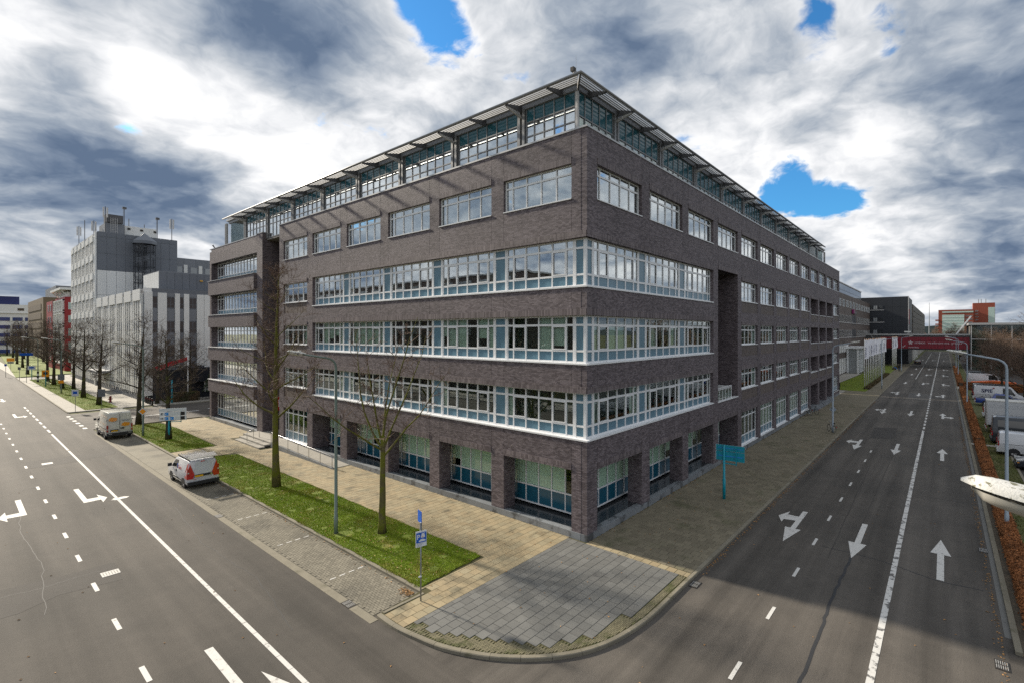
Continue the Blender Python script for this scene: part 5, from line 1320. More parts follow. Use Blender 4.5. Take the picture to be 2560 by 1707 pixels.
tree('bare_tree', 21, 'tall bare tree with straight mossy trunk and dense top twigs on the verge', (-5.96, 20.9, .13), h=14.2, trunk_r=.235, first=4.4, spread=5.2, n_main=24, dens=1.25, twig_len=.85)
tree('bare_tree', 34, 'smaller bare tree with forked yellow-green limbs on the verge near the lamp post', (-5.74, 8.75, .13), h=11.0, trunk_r=.19, first=4.0, spread=3.4, leader=False, n_main=7, dens=.95, twig_len=.7, thin=.7)
TD = dict(bark=M_BARKD, twigm=M_TWIGD, group='bare street trees along the main road')
protos = []
for s_, h in ((41, 10.5), (42, 11.5), (43, 10.8)):
    protos.append(tree('street_tree', s_, 'x', (0, 0, -400), h=h, trunk_r=.26, first=3.4, spread=4.8, n_main=17, dens=1.25, twig_len=.9, **TD))
LABS = [(-6.38, 44.27, 0, 'thin bare tree right behind the teal direction sign on the small verge', .95), (-6.21, 56.81, 1, 'broad dark bare tree on the verge corner behind the lamp with yellow diamond', 1.0),
        (-6.22, 79.76, 2, 'bare tree nearest the cross street on the far verge', 1.05), (-6.21, 92.3, 0, 'second bare tree along the far verge after the cross street', 1.1), (-5.27, 109.9, 1, 'third bare tree along the far verge, set nearer the footway', 1.0),
        (-6.5, 112.2, 2, 'fourth bare tree along the far verge beside the grey sign', 1.05), (-6.6, 122.5, 0, 'fifth bare tree along the far verge', 1.1), (-6.5, 133.0, 1, 'sixth bare tree along the far verge before the path', 1.05), (-5.84, 140.8, 2, 'last bare tree at the far end of the verge before the path', 1.1)]
for x, y, i, lab, s_ in LABS: put(copy_tree(protos[i]), (x, y, .12), RNG.uniform(0, 6), lab, s_)
for k, (x, y) in enumerate(((-7.4, 162), (-5.9, 197), (-5.5, 222), (-4.0, 250), (-2.9, 284), (-3.0, 314), (1.0, 180), (2.5, 205), (-12, 300), (-14, 330), (-16, 318), (-20, 340), (-24, 335), (1.5, 232), (-1, 265), (4, 300), (-8, 345))):
    t_ = put(copy_tree(protos[k % 3]), (x, y, .1), RNG.uniform(0, 6), 'bare tree in the green park strip beyond the far path', 1.15); t_['group'] = 'bare trees in the far park strip'
put(protos[0], (3.6, 75.6, .08), 1.0, 'slim bare tree behind the red flag beside the cross street', .95)
put(protos[1], (-.5, 70.6 + 4.5, .08), 2.0, 'bare mossy tree at the hedge corner in front of the white office', .85)
put(protos[2], (-28.0, 66, 0), 2.0, 'bare tree on the opposite side of the main road', 1.1)
for k in range(5): put(copy_tree(protos[k % 3]), (-34.0, 30 + 13*k, .1), k, 'bare tree on the far pavement of the main road', 1.1)['group'] = 'bare trees on the far pavement'
# right-hand trees over the car park
bigp = []
for s_, h in ((61, 11.0), (62, 9.0)):
    bigp.append(tree('car_park_tree', s_, 'x', (0, 0, -400), h=h, trunk_r=.24, first=2.0, spread=6.0, n_main=20, dens=1.5, twig_len=1.1, bark=M_BARKD, twigm=M_TWIG, group='bare trees around the car park'))
for k, (x, y, s_, lab) in enumerate(((58, -23.8, 1.3, 'big bare tree spreading over the parked vans beside the car park'), (84, -23, .95, 'bare brown tree behind the lettered white van'), (100, -21.5, .9, 'bare tree by the brown hedge gap'),
        (112, -23, 1.0, 'bushy bare tree at the far end of the car park'), (128, -21, .95, 'bare tree close to the footbridge end'), (140, -24, 1.05, 'bare tree in front of the glass hall'), (74, -33, 1.1, 'bare tree deep inside the car park'), (150, -30, 1.1, 'bare tree before the glass hall mullions'), (118, -35, 1.1, 'bare tree far inside the car park'), (95, -34, 1.1, 'bare tree behind the car park row'))):
    o = copy_tree(bigp[k % 2]); put(o, (x, y, 0), k*1.3, lab, s_)
put(bigp[0], (230, -18, 0), 0, 'brown bare tree right of the road past the footbridge', 1.0); put(bigp[1], (260, -19, 0), 0, 'second brown bare tree past the footbridge', 1.1)
for k in range(10): put(copy_tree(bigp[k % 2]), (285 + k*22, -17 - (k % 3)*7 + (8 if k > 5 else 0), 0), k, 'rust-brown bare tree beyond the end of the side road', 1.25)['group'] = 'far brown trees'
# hedges
def hedge(label, x0, y0, x1, y1, h, n, m, loc=None, s=(.02, .04), z=.04, core=None):
    o = root('hedge', ((x0+x1)/2, (y0+y1)/2, z), label, 'hedge', world=True)
    r = random.Random(int(x0*7 + y0*3)); c = MB(); nx = max(2, int((x1-x0)/.6)); ny = max(2, int((y1-y0)/.3))
    c.box(x0 + .1, y0 + .08, z, x1 - .1, y1 - .08, z + h - .1); c.build('twig_core', core or M_SOIL, o)
    b = MB()
    for _ in range(n):
        f = r.random(); x, y, zz = r.uniform(x0, x1), r.uniform(y0, y1), z + r.uniform(.02, h)
        if f < .42: zz = z + h + r.gauss(0, .05)
        elif (x1-x0) >= (y1-y0): y = (y0 if r.random() < .55 else y1) + r.gauss(0, .045)
        else: x = (x0 if r.random() < .55 else x1) + r.gauss(0, .045)
        if f > .95:
            if (x1-x0) >= (y1-y0): x = x0 if r.random() < .5 else x1
            else: y = y0 if r.random() < .5 else y1
        a = Vector((r.uniform(-1, 1), r.uniform(-1, 1), r.uniform(-1, 1))).normalized(); q = a.orthogonal().normalized(); w = r.uniform(*s)
        k = len(b.v); p = Vector((x, y, zz)); b.v += [tuple(p + a*w), tuple(p + q*w*.6), tuple(p - a*w), tuple(p - q*w*.6)]; b.f.append((k, k+1, k+2, k+3))
    stuff(b.build('leaves', m, o)); return o
hedge('rust-brown clipped beech hedge in the near stretch beside the side road', 3, -16.28, 40.2, -15.74, .52, 42000, M_HEDGE, s=(.025, .05))
hedge('rust-brown beech hedge stretch between the paved crossing and the hedge gap', 41.1, -16.3, 98.3, -15.74, .6, 22000, M_HEDGE, s=(.04, .08))
hedge('short brown beech hedge returning into the car park', 98.0, -24, 98.6, -16.4, .9, 5000, M_HEDGE, s=(.05, .09))
hedge('brown beech hedge past the gap towards the footbridge', 103.6, -16.4, 165, -15.6, .8, 12000, M_HEDGE, s=(.05, .1))
hedge('brown beech hedge across the car park end', 103.6, -24.5, 104.2, -16.5, .9, 5000, M_HEDGE, s=(.05, .09))
hedge('rust-brown hedge on the lawn edge behind the brick wing', .5, 55.2, 20, 55.9, 1.0, 9000, M_HEDGE, s=(.04, .07), z=.1)
hedge('clipped olive-brown hedge in front of the white office', 1.2, 74.6, 4.6, 76.2, 1.3, 5000, M_HEDGEG, s=(.04, .07), z=.08)
hedge('long clipped dark hedge beside the white office entrance', 6.5, 74.8, 24, 76.2, 1.4, 9000, M_HEDGEG, s=(.04, .08), z=.08)
hedge('low brown planting strip at the feet of the flagpoles', 86, -3.0, 128, -2.3, .35, 9000, M_HEDGEG, s=(.04, .08), z=.12)
hedge('low brown planting strip under the second flag group', 148, -3.0, 166, -2.4, .35, 4000, M_HEDGEG, s=(.05, .09), z=.12)
def needle_tree(label, x, y, h, rad, n):
    o = root('evergreen_tree', (x, y, 0), label, 'tree'); MB().tube([(0, 0, -.05), (0, 0, h*.9)], [.3, .06], 8).build('trunk', M_BARKD, o)
    b = MB(); r = random.Random(int(x))
    for _ in range(n):
        t = r.random()**.8; zz = 1.5 + t*(h - 1.5); rr = rad * (1 - t*.85) * math.sqrt(r.random()); a = r.uniform(0, 6.28)
        p = Vector((rr*math.cos(a), rr*math.sin(a), zz - rr*.15)); d = Vector((r.uniform(-1, 1), r.uniform(-1, 1), r.uniform(-1, 1))).normalized(); q = d.orthogonal().normalized(); w = r.uniform(.08, .2)
        k = len(b.v); b.v += [tuple(p + d*w), tuple(p + q*w*.5), tuple(p - d*w), tuple(p - q*w*.5)]; b.f.append((k, k+1, k+2, k+3))
    stuff(b.build('crown', M_EVER, o)); return o
needle_tree('dark evergreen tree on the opposite side of the main road', -22.6, 25.5, 12.5, 3.4, 9000)  # added out of view; its crown shadow darkens the near road
b_ = needle_tree('dark ivy-covered shrub tree beside the red flag', 7.2, 75.0, 6.5, 2.2, 5000)
# moss and weeds along the plinth
wd = [(rl.uniform(.2, 60), -.05 - abs(rl.gauss(0, .05)), .125) for _ in range(1500)] + [(rl.uniform(-.12, -.04), rl.uniform(1, 34), .12) for _ in range(250)]
bw = MB()
for x, y, z in wd:
    k = len(bw.v); a = rl.uniform(0, 6.28); s_ = rl.uniform(.015, .05); bw.v += [(x - math.cos(a)*s_*.4, y - math.sin(a)*s_*.4, z), (x + math.cos(a)*s_*.4, y + math.sin(a)*s_*.4, z), (x + rl.uniform(-.02, .02), y + rl.uniform(-.02, .02), z + s_)]; bw.f.append((k, k+1, k+2))
tag(stuff(bw.build('weeds', mat('moss', (.12, .12, .02), .9, 0, .3, 3, 0, 40, .3))), 'yellow-green moss and weeds along the stone plinth', 'weeds')
# ================================================================== street lamps
M_POLE = mat('pale_lamp_paint', (.34, .40, .46), .45, .1, .06); M_POLEG = mat('green_lamp_paint', (.15, .20, .175), .45, .1, .06)
M_HEADW = mat('weathered_lamp_shell', (.66, .65, .61), .55, 0, .06, 8, .2, 60, 0, (.20, .19, .12), .53, .60, 16)
M_DIFF = mat('lamp_diffuser', (.50, .48, .43), .3, 0, .06)
def shell(b, x0, x1, w, h, z0, dz, top, n=10, m=9):
    base = len(b.v)
    for i in range(n + 1):
        t = i / n; s = math.sin(PI * min(1, .10 + t*.98) * .5) if t < .5 else 1.0
        prof = (max(0.02, 1 - (abs(t - .52)/.52)**3.2))**.5
        if t > .9: prof = max(prof, .42)
        for k in range(m):
            a = PI * k / (m - 1); y = w * prof * math.cos(a); z = h * prof**.8 * math.sin(a) * (1 if top else -1)
            b.v.append((x0 + (x1 - x0)*t, y, z0 + dz*t + z))
    for i in range(n):
        for k in range(m - 1): q = base + i*m + k; b.f.append((q, q+1, q+m+1, q+m))
    b.f.append(tuple(base + k for k in range(m))); b.f.append(tuple(base + n*m + k for k in reversed(range(m))))
def lamp(label, loc, rz, pm, group=None):
    o = root('street_lamp', loc, label, 'street lamp', group, rz)
    p = MB().tube([(0, 0, -.05), (0, 0, .9), (0, 0, .92), (0, 0, 8.45), (.03, 0, 8.65), (.14, 0, 8.82), (.32, 0, 8.93), (.55, 0, 8.99), (1.68, 0, 9.21)], [.10, .10, .085, .062, .058, .055, .052, .05, .042], 10); p.build('pole', pm, o, True)
    b = MB(); shell(b, 2.42, 1.55, .155, .085, 9.37, -.16, True); hd = b.build('lamp_head', M_HEADW, o, True)
    b = MB(); shell(b, 2.36, 1.72, .125, .10, 9.335, -.13, False); b.build('diffuser', M_DIFF, hd, True)
    MB().box(1.78, -.05, 9.33, 1.9, .05, 9.40).build('sensor_cap', M_HEADW, hd); MB().box(1.95, -.162, 9.22, 2.0, -.135, 9.29).build('clip', M_LOUVD, hd); MB().box(1.95, .135, 9.22, 2.0, .162, 9.29).build('clip', M_LOUVD, hd)
    MB().box(-.11, -.11, -.02, .11, .11, .03).build('base_plate', M_LOUVD, o)
    return o
l0 = lamp('grey-green lamp post on the long verge between two bare trees', (-7.27, 10.52, .12), PI, M_POLEG)
l1 = lamp('pale lamp post with a bicycle leaning at its foot', (38.25, -4.62, .11), -PI/2, M_POLE)
l2 = lamp('pale lamp post in the brown hedge beside the small dark parked car', (15.11, -16.02, .03), PI/2, M_POLE)
put(copy_tree(l0), (-7.53, 48.17, .12), PI, 'lamp post with yellow diamond sign on the small verge'); put(copy_tree(l0), (-7.7, 102.2, .12), PI, 'lamp post with grey board on the far verge'); put(copy_tree(l0), (-8.0, 132.4, .12), PI, 'lamp post with black and white striped foot on the far verge')
put(copy_tree(l1), (89.3, -4.65, .11), -PI/2, 'pale lamp post in front of the row of white flagpoles'); put(copy_tree(l1), (141.2, -4.75, .11), -PI/2, 'pale lamp post beside the walking person')
put(copy_tree(l2), (71.33, -16.0, .03), PI/2, 'pale lamp post in the brown hedge beside the blue pickup'); put(copy_tree(l2), (128.5, -16.02, .03), PI/2, 'pale lamp post in the hedge shortly before the footbridge'); put(copy_tree(l2), (155, -16.02, .03), PI/2, 'pale lamp post right before the footbridge end')
put(copy_tree(l2), (-15.1, -16.02, -.09), PI/2, 'lamp with weathered white lichen-stained head reaching out over the junction')
# ================================================================== signs
M_SGNB = mat('sign_blue', (.005, .10, .50), .4, 0, .03); M_SGNW = mat('sign_white', (.66, .70, .74), .45, 0, .03); M_SGNG = mat('galvanised_post', (.26, .28, .30), .45, .5, .1); M_SGNY = mat('sign_amber', (.85, .33, .01), .45, 0, .03); M_BLACK = mat('sign_black', (.012, .012, .013), .5)
M_SBACK = mat('grey_sign_back', (.17, .19, .21), .5, .3, .05); M_CYAN = mat('sign_lightblue', (.02, .25, .70), .4)
def sign_root(label, loc, rz, cat='sign'): return root('road_sign', loc, label, cat, rz=rz)
# parking sign at the corner
s = sign_root('blue parking sign with white car and text plate on a slim corner post', (-8.39, 1.95, .1), R(-15))
MB().tube([(0, 0, 0), (0, 0, 3.02)], .03, 8).build('post', M_SGNG, s, True)
pl = MB().box(-.215, -.045, 2.12, .215, -.03, 2.72).build('plate', M_SGNW, s); MB().box(-.2, -.05, 2.28, .2, -.045, 2.66).build('blue_field', M_SGNB, pl)
text_obj('P', .25, M_SGNW, pl, (-.18, -.0505, 2.42), (R(90), 0, 0), .002, True)
def poly_mark(pts, y, m, parent): MB().slab([(x, y, z) for x, z in pts], (0, -.003, 0)).build('mark', m, parent, fix=True)
poly_mark([(-.02, 2.46), (.14, 2.46), (.15, 2.52), (.11, 2.6), (.16, 2.63), (.02, 2.63), (.0, 2.54)], -.0505, M_SGNW, pl); poly_mark([(.0, 2.45), (.09, 2.52), (.04, 2.51)], -.054, M_SGNY, pl)
poly_mark([(-.1, 2.32), (.16, 2.32), (.17, 2.37), (.12, 2.38), (.08, 2.41), (-.02, 2.41), (-.06, 2.37), (-.1, 2.36)], -.0505, M_SGNW, pl)
for i in range(4): poly_mark([(-.17, 2.245 - .03*i), (.08 - .02*i, 2.245 - .03*i), (.08 - .02*i, 2.25 - .03*i), (-.17, 2.25 - .03*i)], -.0455, M_SBACK, pl)
MB().box(.01, -.03, 2.98, .03, .33, 3.42).build('blade_sign', M_SGNB, s); MB().box(-.035, -.035, 2.75, .035, .035, 3.03).build('sleeve', M_SGNG, s); MB().box(-.10, -.04, .95, .02, -.02, 1.0).build('bracket', M_SGNW, s)
# teal direction signs
def teal_sign(label, loc, rz, w0, w1, rows, front, top, arm=True):
    s = sign_root(label, loc, rz, 'direction sign')
    MB().tube([(0, 0, 0), (0, 0, 1.25), (0, 0, 1.27), (0, 0, top)], [.095, .095, .075, .07], 12).build('post', M_TEAL, s, True)
    z = top - .02
    for i, (h, a, b) in enumerate(rows):
        p = MB().box(a, -.12, z - h, b, -.075, z).build('panel', M_SGNW if front else M_TEAL, s)
        if not front: MB().box(a, -.135, z - h, b, -.12, z).build('panel_face', M_SGNW, p); MB().box(b, -.13, z - h, b + .02, -.07, z).build('edge_trim', M_SGNW, p); MB().box(a + .1, -.075, z - h*.55, b - .1, -.06, z - h*.45).build('stiffener', M_CYAN, p)
        elif i:
            poly_mark([(a + .16, z - h*.8), (a + .22, z - h*.8), (a + .22, z - h*.45), (a + .29, z - h*.45), (a + .19, z - h*.15), (a + .09, z - h*.45), (a + .16, z - h*.45)] if i == 1 else [(a + .08, z - h*.58), (a + .2, z - h*.58), (a + .2, z - h*.75), (a + .31, z - h*.5), (a + .2, z - h*.25), (a + .2, z - h*.42), (a + .08, z - h*.42)], -.1205, M_BLACK, p)
            for q in range(i): MB().box(a + .42 + .42*q, -.125, z - h*.85, a + .72 + .42*q, -.12, z - h*.15).build('blue_symbol', M_CYAN, p); text_obj('P', .22, M_SGNW, p, (a + .45 + .42*q, -.1255, z - h*.78), (R(90), 0, 0), .002)
            MB().box(b - .48, -.125, z - h*.92, b - .13, -.12, z - h*.08).build('display', M_BLACK, p)
        z -= h + .03
    MB().box(w0, -.03, z - .2, w0 + .06, .03, top - .1).build('side_post', M_TEAL, s); MB().bar((0, 0, z - .12), (w0 + .03, 0, z - .12), .06, .06).build('brace', M_TEAL, s)
    return s
teal_sign('blank teal back of a direction sign on the shaded pavement', (10.62, -3.0, .1), R(-84) + PI, -.75, 0, [(.36, -1.18, .5), (.56, -1.18, .5)], False, 3.36)
teal_sign('white parking direction board with arrows and black displays on a teal post', (-6.38, 44.1, .13), R(-31), .95, 0, [(.30, -.75, 1.45), (.40, -.72, 1.45), (.40, -.72, 1.45)], True, 3.02)
s = sign_root('tall plain teal post beside the white flagpole at the hedge', (1.0, 69.9 + 4.2, .05), 0, 'post'); MB().tube([(0, 0, 0), (0, 0, 3.4)], .10, 10).build('post', M_TEAL, s, True); MB().tube([(0, 0, 3.4), (0, 0, 3.45)], .11, 10).build('cap', M_TEAL, s)
# yellow diamond on the lamp
s = sign_root('yellow priority diamond mounted on the small verge lamp post', (-7.53, 48.17, 2.3), R(-32)); q = .38
MB().slab([(0, -.10, .27 - q), (q, -.10, .27), (0, -.10, .27 + q), (-q, -.10, .27)], (0, .012, 0)).build('plate', M_SGNW, s, fix=True); q = .28
MB().slab([(0, -.113, .27 - q), (q, -.113, .27), (0, -.113, .27 + q), (-q, -.113, .27)], (0, .012, 0)).build('yellow_field', M_SGNY, s, fix=True); MB().box(-.08, -.09, .2, .08, .0, .34).build('clamp', M_SGNG, s)
s = sign_root('grey back of a small diamond sign on the lamp post with bicycle', (38.25, -4.62, 2.2), R(-90)); q = .33
MB().slab([(0, .09, .27 - q), (q, .09, .27), (0, .09, .27 + q), (-q, .09, .27)], (0, .012, 0)).build('plate', M_POLE, s, fix=True); MB().box(-.06, .0, .2, .06, .09, .34).build('clamp', M_SGNG, s)
def board(label, loc, rz, w, h, z, m, post=M_SGNG, detail=None, pw=.04, two=None):
    s = sign_root(label, loc, rz); MB().tube([(0, 0, 0), (0, 0, z + h)], pw, 8).build('post', post, s, True)
    p = MB().box(-w/2, -.06, z, w/2, -.04, z + h).build('plate', m, s)
    if detail: MB().box(-w*.3, -.065, z + h*.35, w*.3, -.06, z + h*.75).build('symbol', detail, p)
    if two: MB().box(-w/2*.8, -.06, z - .55, w/2*.8, -.04, z - .08).build('plate', two, s)
    return s
board('small blue and white parking sign at the far kerb of the cross street', (-9.3, 74.4, .1), R(-35), .75, .85, 2.0, M_SGNW, detail=M_SGNB, pw=.03)
board('plain grey sign back above the roof of the white and orange van', (-6.9, 73.0, .0), R(-35), .8, 1.0, 1.9, M_SBACK, pw=.03)
board('grey sign back on the lamp with the grey board', (-7.7, 102.1, .1), R(-35), .95, 1.0, 2.3, M_SBACK, detail=None, two=M_SGNY)
board('square amber notice board on a teal post on the far verge', (-8.06, 118.9, .1), R(-40), 1.25, 1.25, 1.9, M_SGNY, M_TEAL, M_IRON, .08)
board('wide amber detour board beside the far cycle path', (-9.23, 180, .1), R(-40), 1.8, .9, 2.6, M_SGNY, two=M_SBACK)
board('small blue sign at the far kerb of the main road', (-11.35, 156, 0), R(-40), .5, .5, 2.6, M_SGNB)
board('small grey-blue sign plate at the kerb before the far path', (-10.1, 141, 0), R(-40), .55, .6, 2.4, M_SBACK)
board('white direction board with blue symbols on teal posts on the far verge', (-8.22, 141.3, .1), R(-40), 1.5, .85, 2.2, M_SGNW, M_TEAL, M_SGNB, .07)
board('long navy street direction sign hung high on the far verge', (-9.6, 133, .1), R(-40), 2.4, .5, 5.6, M_SGNB, M_SGNG)
s = sign_root('black and white striped foot of the traffic pole on the far verge', (-8.0, 132.4, .12), 0, 'post')
for i in range(5): MB().tube([(0, 0, .45*i), (0, 0, .45*(i+1))], .17, 8).build('band', M_BLACK if i % 2 == 0 else M_SGNW, s)
for k, y in enumerate((77.2, 76.1, 74.9, 73.6)):
    s = root('bollard', (-1.4, y, .08), 'dark red-brown bollard in the short row before the white office', 'bollard', 'bollards by the white office'); MB().tube([(0, 0, 0), (0, 0, .82), (0, 0, .95), (0, 0, 1.0)], [.1, .1, .11, .05], 10).build('body', M_IRON, s, True); MB().tube([(0, 0, .70), (0, 0, .78)], .115, 10).build('band', mat('oxide_red', (.2, .02, .02), .5), s)
s = root('hydrant', (-4.6, 82, .1), 'short red fire hydrant on the far footway', 'hydrant'); MB().tube([(0, 0, 0), (0, 0, .1), (0, 0, .12), (0, 0, .7), (0, 0, .78), (0, 0, .95)], [.2, .2, .14, .14, .2, .06], 10).build('body', mat('oxide_red', (.2, .02, .02), .5), s, True); MB().tube([(-.28, 0, .5), (.28, 0, .5)], .07, 8).build('outlet', mat('oxide_red', (.2, .02, .02)), s)
# ================================================================== flags
M_FLAG = mat('white_flag', (.85, .85, .90), .7, 0, .05, 1.0); M_FPOLE = mat('white_flagpole', (.85, .85, .82), .4, 0, .04); M_INK = mat('flag_ink', (.03, .035, .11), .7); M_RFLAG = mat('red_flag', (.62, .03, .05), .7, 0, .1, 1.5)
def cloth(w, h, seed, lean=.0, droop=.0):
    b = MB(); r = random.Random(seed); nx, ny = 8, 12; ph = r.uniform(0, 6)
    for j in range(ny + 1):
        for i in range(nx + 1):
            u, v = i/nx, j/ny
            b.v.append((u*w*(1 - .12*v) + lean*v*v*u, .10*u*math.sin(ph + 5*u + 2.5*v) , -v*h - droop*u + .06*math.sin(4*u + ph)))
    for j in range(ny):
        for i in range(nx): q = j*(nx+1) + i; b.f.append((q, q+1, q+nx+2, q+nx+1))
    return b
def flagpole(label, loc, rz, hp, w, h, m, seed, group=None, text=None, name='flagpole', lean=0, droop=0):
    o = root(name, loc, label, 'flag', group, rz); MB().tube([(0, 0, -.02), (0, 0, hp)], [.095, .07], 8).build('pole', M_FPOLE, o, True)
    MB().tube([(0, 0, hp), (0, 0, hp + .08)], .07, 8).build('finial', M_SGNY if m is M_FLAG else M_FPOLE, o)
    f = cloth(w, h, seed, lean, droop).build('flag', m, o, True); f.location = (.05, 0, hp - .1)
    if text:
        t = text_obj(text, .72, M_INK, f, (.42, -.13, -h + .25), (R(90), R(-90), 0), .003)
        t2 = text_obj(text, .72, M_INK, f, (.95, .14, -h + .25), (R(90), R(-90), PI), .003)
    if m is M_FLAG: MB().bar((.0, 0, hp - .1), (w*.95, 0, hp - .08), .04, .04).build('top_bar', M_SGNY, o)
    return o
for k in range(14):
    flagpole('white banner with dark vertical lettering on a white pole in the long lawn row', (88.3 + 3.0*k, -2.1, .1), R(-22 + (k % 3)*7), 9.0, 1.35, 3.2 + .25*(k == 0), M_FLAG, k, 'white banner flags in the long row', 'TEFAF', lean=.25 if k < 2 else .05)
for k in range(6):
    flagpole('white banner with dark vertical lettering in the second group before the footbridge', (150.1 + 3.0*k, -2.2, .1), R(-22 + (k % 3)*6), 9.0, 1.35, 3.1, M_FLAG, 30 + k, 'white banner flags in the second group', 'TEFAF')
flagpole('white flagpole with narrow red flag blowing sideways before the white office', (3.2, 75.0, .08), R(178), 6.8, 4.0, .55, M_RFLAG, 70, droop=1.4)
flagpole('red flag hanging beside the brick wing before the white office', (9.6, 74.2, .08), R(160), 6.6, 1.2, 3.6, M_RFLAG, 71)
# ================================================================== vehicles
M_TYRE = mat('tyre_rubber', (.018, .018, .019), .8, 0, .1); M_RIM = mat('wheel_rim', (.34, .34, .35), .35, .7, .05); M_VPLAST = mat('black_plastic', (.02, .021, .023), .5, 0, .05); M_VGLASS = mat('vehicle_glass', (.015, .018, .02), .05, 0, .05, spec=.9)
M_TAIL = mat('tail_lamp', (.35, .008, .01), .2, 0, .03, spec=.7); M_LAMPC = mat('clear_lamp', (.6, .6, .58), .15, .2, .03); M_PLATE = mat('yellow_plate', (.85, .48, .01), .4, 0, .02); M_EU = mat('plate_blue', (.0, .06, .4), .4)
def paint(name, c, r=.28): return mat(name, c, r, 0, .03, 1.5, coat=.6)
def clip_poly(pts, zc, keep_low):
    o = []
    for i in range(len(pts)):
        a, b = pts[i], pts[(i+1) % len(pts)]; ia = (a[1] <= zc) if keep_low else (a[1] >= zc); ib = (b[1] <= zc) if keep_low else (b[1] >= zc)
        if ia: o.append(a)
        if ia != ib: t = (zc - a[1]) / (b[1] - a[1]); o.append((a[0] + (b[0]-a[0])*t, zc))
    return o
class Veh:
    def __init__(s, name, label, cat, prof, W_, belt, tumble, pm, wheels, wr, group=None, bev=.055):
        s.o = root(name, (0, 0, 0), label, cat, group); s.W = W_/2; s.belt = belt; s.tum = tumble; s.top = max(p[1] for p in prof); s.prof = prof
        b = MB(); lo, hi = clip_poly(prof, belt, True), clip_poly(prof, belt, False)
        ring = []
        for i in range(len(prof)):
            a, c = prof[i], prof[(i+1) % len(prof)]; ring.append(a)
            if (a[1] - belt) * (c[1] - belt) < 0: t = (belt - a[1]) / (c[1] - a[1]); ring.append((a[0] + (c[0]-a[0])*t, belt))
        n = len(ring)
        for sg in (-1, 1): b.v += [(x, sg*s.hw(z), z) for x, z in ring]
        idx = {(round(x, 4), round(z, 4)): i for i, (x, z) in enumerate(ring)}
        for P_ in (lo, hi):
            f = [idx[(round(x, 4), round(z, 4))] for x, z in P_]
            b.f.append(tuple(f)); b.f.append(tuple(n + i for i in reversed(f)))
        for i in range(n): j = (i+1) % n; b.f.append((i, n + i, n + j, j))
        s.body = b.build('body', pm, s.o, True, fix=True)
        md = s.body.modifiers.new('bevel', 'BEVEL'); md.width = bev; md.segments = 3; md.limit_method = 'ANGLE'; md.angle_limit = R(25)
        for x in wheels:
            for sg in (-1, 1): s.wheel(x, sg*(s.W - .10), wr, sg)
            for sg in (-1, 1):
                pts = [(x + (wr + .07)*math.cos(a), sg*(s.W + .004), wr + (wr + .07)*math.sin(a)) for a in [PI*k/10 for k in range(11)]]
                pts = [(px, py, max(pz, prof[0][1])) for px, py, pz in pts]
                MB().slab(pts, (0, sg*.012, 0)).build('wheel_arch', M_VPLAST, s.o, fix=True)
    def hw(s, z): return s.W if z <= s.belt else s.W - s.tum * (z - s.belt) / (s.top - s.belt)
    def wheel(s, x, y, r, sg):
        w = .10; b = MB(); n = 20
        for yy, rr in ((-w, r - .02), (-w*.8, r), (w*.8, r), (w, r - .02), (w, r*.62)):
            b.v += [(rr*math.cos(2*PI*k/n), yy*sg, rr*math.sin(2*PI*k/n)) for k in range(n)]
        for i in range(4):
            for k in range(n): b.f.append((i*n + k, i*n + (k+1) % n, (i+1)*n + (k+1) % n, (i+1)*n + k))
        t = b.build('wheel', M_TYRE, s.o, False, fix=True); t.location = (x, y, r)
        d = MB(); d.tube([(0, sg*w*.2, 0), (0, sg*w*.85, 0)], [r*.62, r*.6], n)
        rim = d.build('rim', M_RIM, t)
        for k in range(5): a = 2*PI*k/5; MB().bar((0.06*math.cos(a), sg*w*.9, .06*math.sin(a)), (r*.55*math.cos(a), sg*w*.9, r*.55*math.sin(a)), .02, .07).build('spoke', M_LOUV, t)
    def side(s, pts, m, name='side_window', sides=(-1, 1), off=.006, th=.008):
        for sg in sides: MB().slab([(x, sg*(s.hw(z) + off), z) for x, z in pts], (0, sg*th, 0)).build(name, m, s.o, fix=True)
    def end(s, a, b, m, name, ins=.1, ys=None, off=.012, nrm=None):        # panel across the body between two profile points
        a, b = Vector((a[0], 0, a[1])), Vector((b[0], 0, b[1])); d = (b - a).normalized(); nv = Vector((d.z, 0, -d.x)) if nrm is None else Vector(nrm)
        y0, y1 = (ys if ys else (None, None))
        q = [(a, -1), (a, 1), (b, 1), (b, -1)]; pts = []
        for p, sg in q: y = sg*(s.hw(p.z) - ins) if ys is None else (y1 if sg > 0 else y0); pts.append((p.x + nv.x*off, y, p.z + nv.z*off))
        return MB().slab(pts, tuple(nv*.012)).build(name, m, s.o, fix=True)
    def box(s, name, m, x0, y0, z0, x1, y1, z1, parent=None): return MB().box(x0, y0, z0, x1, y1, z1).build(name, m, parent or s.o)
    def mirrors(s, x, z, m=M_VPLAST):
        for sg in (-1, 1): a = s.box('mirror', m, x - .07, sg*(s.W + .02), z - .1, x + .07, sg*(s.W + .24), z + .12)
    def plate(s, z, x=-.03, y=0):
        p = s.box('number_plate', M_PLATE, x - .012, y - .26, z - .055, x, y + .26, z + .055); s.box('plate_end', M_EU, x - .015, y + .22, z - .05, x - .012, y + .26, z + .05, p); return p
